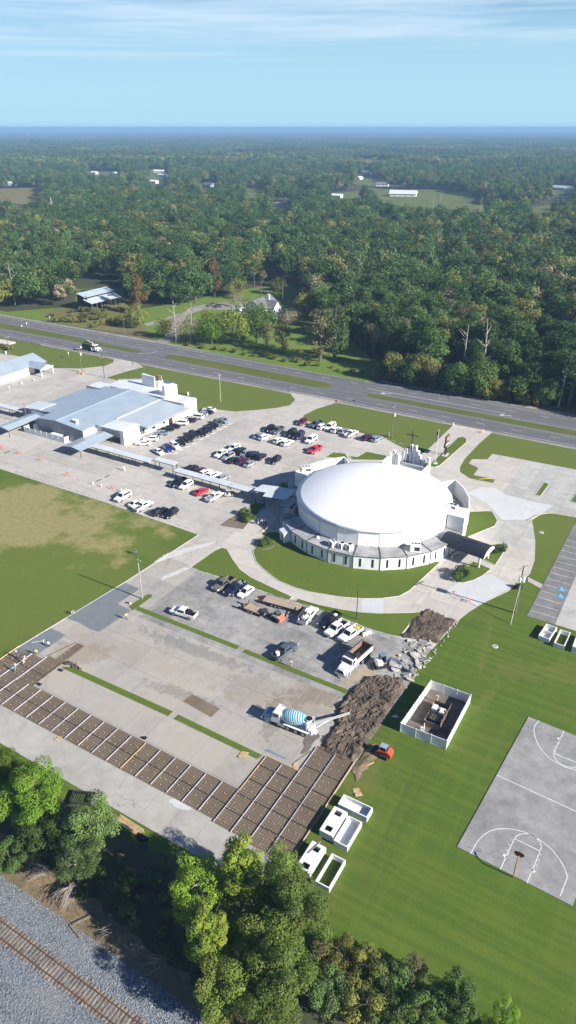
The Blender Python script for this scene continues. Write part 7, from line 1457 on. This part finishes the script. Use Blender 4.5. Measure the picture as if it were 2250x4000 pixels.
pts1 = [p for p in [q[0] for q in rest] + near_set if not sparse(p)]
lib = bpy.data.collections.new('crown_library')
def lowcrown(i, h, r, n, per, size, leaf, seed):
    me = leaves('crown_%d' % i, clumps_round(seed, h, r, n, .35, .44), per, size, LF[leaf], seed, .4, .7); o = bpy.data.objects.new('wood_crown_%02d' % i, me); lib.objects.link(o)
for i, (lf, hh, rr) in enumerate((('oak', 21, 6.6), ('oak', 18, 6), ('dark', 22, 6.4), ('dark', 18, 5.8), ('olive', 19, 5.2), ('olive', 17, 5), ('brown', 17, 4.8), ('grey', 16, 4.6), ('pine', 22, 4.5), ('oak', 23, 6.8), ('dark', 24, 5.5), ('oak', 20, 7), ('dark', 19, 6.4), ('olive', 21, 5.6), ('oak', 16, 5), ('oak', 19, 6.2))): lowcrown(i, hh, rr * 1.15, 16, 34, 1.3, lf, 60 + i)
lib2 = bpy.data.collections.new('grove_library')
for i in range(5):
    b_ = []; gg = random.Random(90 + i)
    for k in range(52): b_.append((Vector((gg.uniform(-42, 42), gg.uniform(-42, 42), gg.uniform(9, 18))), gg.uniform(5, 9)))
    me = leaves('grove_%d' % i, b_, 34, 3.6, LF[('oak', 'dark', 'olive', 'oak', 'dark')[i]], 95 + i, .7); o = bpy.data.objects.new('grove_%02d' % i, me); lib2.objects.link(o)
def scatter(name, pts, coll, smin, smax, label=None):
    n = len(pts); me = bpy.data.meshes.new(name); me.vertices.add(n); co = np.zeros((n, 3), np.float32); co[:, :2] = np.array(pts); me.vertices.foreach_set('co', co.ravel())
    o = link(name, me); o['kind'] = 'stuff'
    ng = bpy.data.node_groups.new(name + '_nodes', 'GeometryNodeTree'); ng.interface.new_socket('Geometry', in_out='INPUT', socket_type='NodeSocketGeometry'); ng.interface.new_socket('Geometry', in_out='OUTPUT', socket_type='NodeSocketGeometry')
    nn = ng.nodes.new; gi, go = nn('NodeGroupInput'), nn('NodeGroupOutput'); ip = nn('GeometryNodeInstanceOnPoints'); ci = nn('GeometryNodeCollectionInfo'); ci.inputs['Collection'].default_value = coll; ci.inputs['Separate Children'].default_value = True; ci.inputs['Reset Children'].default_value = True
    ip.inputs['Pick Instance'].default_value = True
    rv = nn('FunctionNodeRandomValue'); rv.data_type = 'FLOAT_VECTOR'; rv.inputs[0].default_value = (0, 0, 0); rv.inputs[1].default_value = (0, 0, 6.28)
    rs_ = nn('FunctionNodeRandomValue'); rs_.data_type = 'FLOAT'; rs_.inputs[2].default_value = smin; rs_.inputs[3].default_value = smax; rs_.inputs['Seed'].default_value = 5
    ri = nn('FunctionNodeRandomValue'); ri.data_type = 'INT'; ri.inputs[4].default_value = 0; ri.inputs[5].default_value = len(coll.objects) - 1; ri.inputs['Seed'].default_value = 9
    L_ = ng.links.new; L_(gi.outputs[0], ip.inputs['Points']); L_(ci.outputs[0], ip.inputs['Instance']); L_(ri.outputs[2], ip.inputs['Instance Index']); L_(rv.outputs[0], ip.inputs['Rotation']); L_(rs_.outputs[1], ip.inputs['Scale']); L_(ip.outputs[0], go.inputs[0])
    md = o.modifiers.new('scatter', 'NODES'); md.node_group = ng; return o
scatter('woodland', pts1, lib, .55, 1.08)
fp = [p for p in far_pts(1880, 5200, 68, 22) if not (mnoise.noise(Vector((p[0] * .0016, p[1] * .0016, 2))) < -.42)] + [p for p in far_pts(5200, 14000, 190, 60)]
scatter('distant_woodland', fp, lib2, .9, 1.3)

# yard trees across the road, each its own
kind('yard_round', 12, 6.8, 40, 62, .7, 'dark', 201, .05); kind('yard_olive', 10.5, 5.6, 32, 60, .6, 'olive', 202, .1); kind('yard_yellow', 11, 6.4, 36, 60, .62, 'yellow', 203, .12); kind('yard_green', 12.5, 7.2, 44, 62, .66, 'lime', 204, .1); kind('yard_tall', 21, 6.0, 44, 66, .7, 'sage', 205, .04); kind('yard_brown', 15, 4.6, 28, 50, .6, 'brown', 206, .1); kind('yard_grey', 10, 6.0, 30, 34, .5, 'grey', 207, .2, bark=PALEB, limbs=14); kind('shrub', 3.2, 2.6, 18, 46, .45, 'olive', 208, .02)
YT = [('cypress0', (838, 1158), 1.0, 'tall orange-brown cypress at the back of the yard, largest of the cypresses'), ('cypress0', (543, 1222), .92, 'orange-brown cypress right of the pole barn'), ('cypress0', (668, 1150), .85, 'orange-brown cypress left of the dark round oak'), ('cypress0', (714, 1140), .85, 'orange-brown cypress just behind the dark round oak'), ('yard_round', (765, 1182), 1.45, 'dark round oak beside the yard drive'), ('yard_round', (700, 1190), 1.0, 'smaller dark tree left of the round oak'), ('yard_olive', (536, 1280), .9, 'greyish olive tree near the highway in front of the cypress'), ('yard_olive', (639, 1318), .8, 'olive tree left of the first dead trunk'), ('yard_grey', (697, 1330), .9, 'grey vine-covered tree at the first dead trunk'), ('yard_grey', (765, 1320), .75, 'grey twiggy tree right of the second dead trunk'), ('yard_olive', (808, 1262), .55, 'small young tree on the lawn by the drive'), ('yard_green', (828, 1345), .75, 'green tree beside the yellowish one at the road'), ('yard_yellow', (912, 1345), 1.0, 'yellowish autumn tree by the highway left of the house'), ('yard_green', (1003, 1340), .95, 'big green leafy tree in front of the white house'), ('yard_brown', (1042, 1352), .65, 'brownish tree against the big green tree'), ('yard_grey', (1130, 1290), .85, 'grey-green spreading tree right of the house'), ('yard_brown', (1104, 1378), .75, 'small brown tree on the sunny lawn'), ('yard_tall', (1305, 1405), 1.05, 'tall green tree alone near the highway'), ('yard_brown', (1250, 1412), 1.25, 'orange-brown tree leaning on the tall green one'), ('yard_olive', (925, 1165), .9, 'olive tree behind the house on its left'), ('yard_round', (905, 1150), 1.2, 'dark tree behind the left of the house'), ('yard_grey', (985, 1240), .85, 'bare pale tree rising before the house roof'), ('yard_grey', (925, 1200), .7, 'bare twiggy tree left of the house turret'), ('yard_olive', (1185, 1230), .9, 'dull tree in the shade at the right of the yard'), ('yard_olive', (1085, 1150), .8, 'small tree at the foot of the tall palm')]
for k, (u, v), s, l in YT: tree(k, P(u, v), s * (1.55 if k in ('yard_green', 'yard_yellow') else 1.28), label=l, group='yard trees across the highway')
for i in range(34):
    p = P(200 + g.random() * 380, 1215 + g.random() * 70)
    if p.y > 253: tree('shrub', p, g.uniform(.5, 1.1), label='low olive shrub in the rough grass before the barn', group='shrubs before the barn', name='shrub')
for i in range(22):
    p = P(700 + g.random() * 620, 0); xx = -205 + i * 5.2 + g.uniform(-1, 1); tree('shrub', (xx, 255 + g.uniform(-1, 2)), g.uniform(.4, .8), label='low scrubby bush along the far road verge', group='bushes on the far verge', name='shrub')
for i in range(16): tree('shrub', (-268 - i * 4.3, 209 + g.uniform(-2.5, 1)), g.uniform(.5, .9), label='brownish scrub bush by the creek bridge', group='bushes by the creek bridge', name='shrub')
def palm(lab, p, h):
    t = thing('palm_tree', lab, 'palm tree', p, 0, 'palms by the house'); part('trunk', BARK, t, lambda b: b.tube([(0, 0, 0), (0, 0, h)], [.28, .2], 8))
    def fr(b):
        for k in range(30):
            a = k * 2.4; el_ = 1.2 - 2.0 * (k / 30); d = Vector((math.cos(a) * math.cos(el_), math.sin(a) * math.cos(el_), math.sin(el_))); s = Vector((-math.sin(a), math.cos(a), 0)); o = Vector((0, 0, h)); e = o + d * 1.3; f_ = o + d * 2.2 - Vector((0, 0, .6))
            for q in (-.6, -.3, 0, .3, .6): b.add([e, e + s * .12 + d * .1, f_ + s * q * 1.6, e - s * .12], [(0, 1, 2, 3)]); 
            b.add([o, e + s * .05, e - s * .05], [(0, 1, 2)])
    part('frond', LF['palm'], t, fr)
palm('tall fan palm right of the house chimney', (-210.5, 348.6, 0), 14.0); palm('shorter fan palm just behind the house roof', (-224.0, 347.4, 0), 13.0)
def dead(lab, p, h, seed, m=PALEB, r=.35):
    g_ = random.Random(seed); t = thing('dead_tree', lab, 'tree', p); 
    def f(b):
        top = Vector((g_.uniform(-1, 1), g_.uniform(-1, 1), h)); b.tube([(0, 0, 0), top * .5 + Vector((.3, 0, 0)), top], [r, r * .7, r * .25], 7)
        for k in range(7):
            s = top * g_.uniform(.5, .9); a = g_.random() * 6.28; e = s + Vector((math.cos(a), math.sin(a), .8)) * h * g_.uniform(.08, .2); b.tube([s, s.lerp(e, .5), e], [r * .4, r * .25, r * .08], 5)
    part('trunk', m, t, f)
dead('bleached dead trunk with forked top at the yard, left of two', P(688, 1335), 19, 1); dead('bleached dead trunk in the yard, right of two', P(744, 1338), 18.5, 2); dead('white dead tree with forked limbs at the right wood edge', P(1880, 1500), 24, 4, PALEB, .5); dead('pale dead limbs at the far right wood edge', P(2180, 1590), 17, 5, PALEB, .4); dead('pale dead tree in the right wood, left of the white one', P(1795, 1500), 23, 6, PALEB, .35)
for i, (u, v) in enumerate(((1400, 1090), (1350, 1130), (1700, 960), (60, 1130), (1310, 1075), (1715, 770), (1690, 775), (1870, 800))): dead(('pale bare crown in the near right wood', 'pale bare limbs low in the near right wood', 'bare tree in the middle of the right wood', 'bare tree at the left wood edge', 'upper bare crown in the near right wood', 'bare white tree in the right clearing', 'bare twin tree in the right clearing', 'bare tree at the right end of the clearing')[i], P(u, v + 60), 23, 10 + i, PALEB, .3)

# foreground trees between the lot and the railway
kind('fg_lime', 11, 5.2, 58, 330, .27, 'lime', 301, .18, .27, limbs=9); kind('fg_sage', 10, 4.4, 46, 190, .28, 'sage', 302, .15, .27, bark=PALEB, limbs=9); kind('fg_yellow', 13, 3.9, 54, 300, .26, 'yellow', 303, .15, .27, .35, limbs=9); kind('fg_green', 10.5, 4.6, 48, 230, .26, 'lime', 304, .2, .25, limbs=12, bark=PALEB)
kind('fg_willow', 14, 5.0, 62, 240, .26, 'willow', 305, .1, .27, .2, limbs=9); kind('fg_willow2', 12, 4.6, 54, 230, .26, 'willow', 306, .1, .28, .1, limbs=9); kind('fg_scrub', 6, 3.2, 34, 170, .26, 'sage', 307, .05, .3, limbs=7); kind('fg_dull', 6.5, 3.2, 32, 140, .24, 'olive', 308, .08, .3, limbs=10); kind('fg_brown', 6, 2.4, 26, 110, .22, 'brown', 309, .1, .3, bark=PALEB, limbs=12); kind('fg_darkg', 8, 4.0, 40, 190, .3, 'oak', 310, .1, .28)
FG = [('fg_lime', (125, 3110), 6.5, 1.0, 'big bright green maple at the left edge beside the lot'), ('fg_lime', (10, 2990), 6, .75, 'bright green tree cut by the left picture edge'), ('fg_darkg', (150, 3260), 4.5, .9, 'darker green tree below the big bright maple'), ('fg_sage', (362, 3220), 5.5, .95, 'sage green tree with pale limbs right of the bright maple'), ('fg_sage', (290, 3360), 4.5, .8, 'sage green tree above the heap of grey branches'), ('fg_darkg', (30, 3330), 4, .7, 'dark tree at the left edge above the dry bank'),
      ('fg_yellow', (945, 3420), 8, 1.15, 'tall yellow autumn tree in the middle of the bottom row'), ('fg_green', (785, 3480), 5.5, 1.0, 'loose green tree left of the yellow one with bare twigs showing'), ('fg_yellow', (810, 3690), 6, 1.05, 'second yellow-green tree, nearer the railway'), ('fg_green', (900, 3620), 4.5, .6, 'small green tree between the two yellow ones'),
      ('fg_willow', (1105, 3420), 7, .85, 'willow-like tree touching the corner of the lot'), ('fg_willow', (1150, 3600), 7, 1.05, 'big willow-like tree right of the yellow tree'), ('fg_willow2', (1030, 3760), 6, 1.0, 'willow-like tree in the thick of the bottom clump'), ('fg_willow2', (870, 3900), 5, .85, 'willow-like tree nearest the dry bank'), ('fg_willow', (1120, 3850), 6, .9, 'willow-like tree low in the clump, right side'), ('fg_willow2', (1050, 3985), 5, .8, 'willow-like tree cut by the bottom edge'),
      ('fg_scrub', (1290, 3880), 2.6, 0.88, 'bright scrub tree right of the willow clump'), ('fg_dull', (1330, 3730), 2.2, 0.80, 'dull olive scrub on the edge of the lawn'), ('fg_dull', (1440, 3790), 2.2, 0.84, 'olive scrub in the dark hollow by the lawn'), ('fg_scrub', (1530, 3830), 2.2, 0.80, 'green scrub at the lawn edge, middle of the row'), ('fg_brown', (1620, 3790), 2.2, 0.80, 'thin brown-leaved sapling at the lawn edge'), ('fg_darkg', (1780, 3905), 3.0, 0.76, 'dark glossy tree at the lawn edge near the bottom'), ('fg_darkg', (1640, 3960), 3.0, 0.67, 'dark tree in the bottom hollow'), ('fg_green', (1970, 3985), 3.0, 0.50, 'yellow-green tree at the bottom right of the row'), ('fg_brown', (1250, 3730), 2.2, 0.76, 'brown-tinged scrub beside the willow clump'), ('fg_dull', (1420, 3940), 2.2, 0.92, 'olive thicket at the bottom edge'), ('fg_scrub', (1520, 3990), 2.2, 0.84, 'green thicket cut by the bottom edge')]
for k, (u, v), zc, s, l in FG: p = P(u, v, zc); tree(k, p, s, label=l, group='trees along the railway')
for i in range(30):
    p = P(560 + g.random() * 330, 3380 + g.random() * 520) if i < 16 else P(300 + g.random() * 300, 3450 + g.random() * 180)
    if 35.5 < p.y < 45 : tree('fg_scrub', p, g.uniform(.25, .45), label='small green bush on the shaded ground behind the dry bank', group='bushes behind the dry bank', name='shrub')
for i in range(60):
    p = (g.uniform(-67, -30), g.uniform(36.5, 44.5))
    if i % 3: tree('fg_dull' if i % 2 else 'fg_scrub', p, g.uniform(.12, .32), label='tiny weedy bush on the shaded ground below the lot', group='weeds on the shaded ground', name='shrub')
    else: tree('fg_brown', p, g.uniform(.2, .38), label='thin brown weed on the shaded ground below the lot', group='weeds on the shaded ground', name='shrub')
# cut branches heaped on the dry bank, old sleepers
def brush(lab, p, rz, n, L, seed):
    g_ = random.Random(seed); t = thing('branch_heap', lab, 'branches', p, rz)
    def f(b):
        for k in range(n):
            a = g_.uniform(-.55, .55); l = L * g_.uniform(.5, 1.1); s = Vector((g_.uniform(-.3, .3), g_.uniform(-.5, .5), g_.uniform(.2, 1.2))); e = s + Vector((math.cos(a) * l, math.sin(a) * l, g_.uniform(-.9, .1))); e.z = max(.1, e.z); mid = s.lerp(e, .5) + Vector((0, g_.uniform(-.2, .2), .25)); b.tube([s, mid, e], [.05, .035, .012], 5)
            for q in range(2): e2 = mid + Vector((math.cos(a + g_.uniform(-.7, .7)), math.sin(a + g_.uniform(-.7, .7)), -.1)) * l * .4; e2.z = max(.08, e2.z); b.tube([mid, e2], [.025, .008], 4)
    part('branches', DEADW, t, f)
wbk = win(0, 3300, 700)
brush('grey cut branches fanned toward the left on the dry bank', wbk(390, 240, .4), R(-150), 26, 3.2, 1); brush('grey cut branches fanned downhill below the sage tree', wbk(610, 360, .4), R(-95), 34, 3.6, 2); brush('few bare branches on the dry bank right of the big heap', wbk(900, 710, .2), R(-140), 7, 1.8, 3); brush('thin bare branch on the dry bank at the bottom', wbk(1290, 990, .2), R(-140), 4, 2.6, 4)
for (x, y, rz, l) in ((610, 705, -12, 'old sleeper lying flat below the branch heap'), (660, 615, 60, 'old sleeper poking out of the branch heap'), (1110, 975, 35, 'old sleeper on the dry bank near the bottom')):
    b = B(); b.box((0, 0, .12), (2.3, .24, .2)); o = b.obj('old_sleeper', OLDWOOD, None, wbk(x, y, .04), R(rz)); tag(o, l, 'railway sleeper', 'loose sleepers')
dg_ = B()
for k in range(5200):
    x = g.uniform(-72, -18); y = g.uniform(31.4, 36.5); r = g.uniform(.05, .22); a = g.random() * 6.28; hgt_ = g.uniform(.08, .4); d = Vector((math.cos(a), math.sin(a), 0))
    dg_.add([(x - d.y * .03, y + d.x * .03, .02), (x + d.y * .03, y - d.x * .03, .02), (x + d.x * r, y + d.y * r, hgt_)], [(0, 1, 2)])
tag(dg_.obj('dry_grass', DRYG), kind='stuff')
# beds by the dome
kind('bed_shrub', 1.7, 1.2, 18, 60, .22, 'sage', 320, .02, .34); kind('bed_round', 1.5, 1.6, 22, 70, .2, 'oak', 321, .02, .34)
for u, v, k, s, l in ((967, 2035, 'bed_round', 1.3, 'bright shrub at the end of the small bed by the walkway'), (958, 2012, 'bed_shrub', 1.4, 'pale shrub behind the bright one by the walkway'), (1032, 2128, 'bed_round', 1.25, 'round dark shrub in a brick ring on the dome lawn'), (1945, 2158, 'bed_round', 1.2, 'low shrub on the island right of the black canopy'), (1962, 2150, 'bed_shrub', 1.2, 'pale taller shrub at the island corner by the canopy'), (1790, 2265, 'bed_round', 1.3, 'dark round shrub at the tip of the lower canopy island'), (1808, 2250, 'bed_shrub', 1.8, 'pale leafy shrub at the tip of the lower canopy island'), (1108, 1908, 'bed_shrub', 1.2, 'shrub in the shaded bed behind the entrance canopy'), (2028, 2300, 'bed_shrub', .9, 'tuft of weeds at the edge of the drive by the big pole'), (1135, 2208, 'bed_shrub', .01, '')):
    if l: tree(k, P(u, v), s, label=l, name='shrub', z=Z0)
rg = B(); c_ = P(1032, 2128)
for k in range(16): a0, a1 = k * .3927, (k + 1) * .3927; rg.beam((c_.x + 2.3 * math.cos(a0), c_.y + 2.3 * math.sin(a0), .12), (c_.x + 2.3 * math.cos(a1), c_.y + 2.3 * math.sin(a1), .12), .2, .14)
tag(rg.obj('edging_ring', mat('edging', (.2, .17, .14))), 'dark edging ring round a shrub on the dome lawn', 'edging')

# ------------------------------------------------------------------ air
hz = B(); hz.box((-8000, 13500, 46.0), (45400, 34000, 94.4))
hm = bpy.data.materials.new('haze_air'); hm.use_nodes = True; hn = hm.node_tree; hn.nodes.clear(); ho = hn.nodes.new('ShaderNodeOutputMaterial'); pv = hn.nodes.new('ShaderNodeVolumePrincipled'); pv.inputs['Color'].default_value = (.31, .53, .80, 1); pv.inputs['Density'].default_value = .00018; pv.inputs['Anisotropy'].default_value = 0.0
hn.links.new(pv.outputs[0], ho.inputs['Volume']); o = hz.obj('haze', hm); o['kind'] = 'stuff'

# labels shared inside a group: say which one, counted from the picture's left
ORD = ['leftmost', 'second from left', 'third from left', 'fourth from left', 'fifth from left', 'sixth from left', 'seventh from left', 'eighth from left', 'ninth from left', 'tenth from left']
def row_name(o):
    y = o.location.y
    return 'along the road' if y < 262 else 'near the road' if y < 280 else 'in mid wood' if y < 310 else 'deep in the wood'
def side_name(u): return 'at far left' if u < 420 else 'left of centre' if u < 900 else 'right of the yard' if u < 1500 else 'upper right' if u < 1900 else 'at far right'
fam = {}
for o in list(COL.objects):
    if o.parent is None and o.get('label'):
        u = PX(o.location + Vector((0, 0, 2)))[0]; lab_ = o['label']
        if o.name.startswith('forest_tree'): lab_ = lab_.replace(' standing in the wood beyond the highway', ' ' + row_name(o) + ', ' + side_name(u)); o['group'] = 'front trees of the wood beyond the highway'
        fam.setdefault(lab_, []).append((u, o))
for lab_, it in fam.items():
    it.sort(key=lambda q: q[0])
    for i, (u, o) in enumerate(it):
        if len(it) == 1: o['label'] = lab_
        elif len(it) == 2: o['label'] = ('left one of two: ', 'right one of two: ')[i] + lab_
        else: o['label'] = (ORD[i] if i < 10 else 'rightmost' if i == len(it) - 1 else '%dth from left' % (i + 1)) + ': ' + lab_
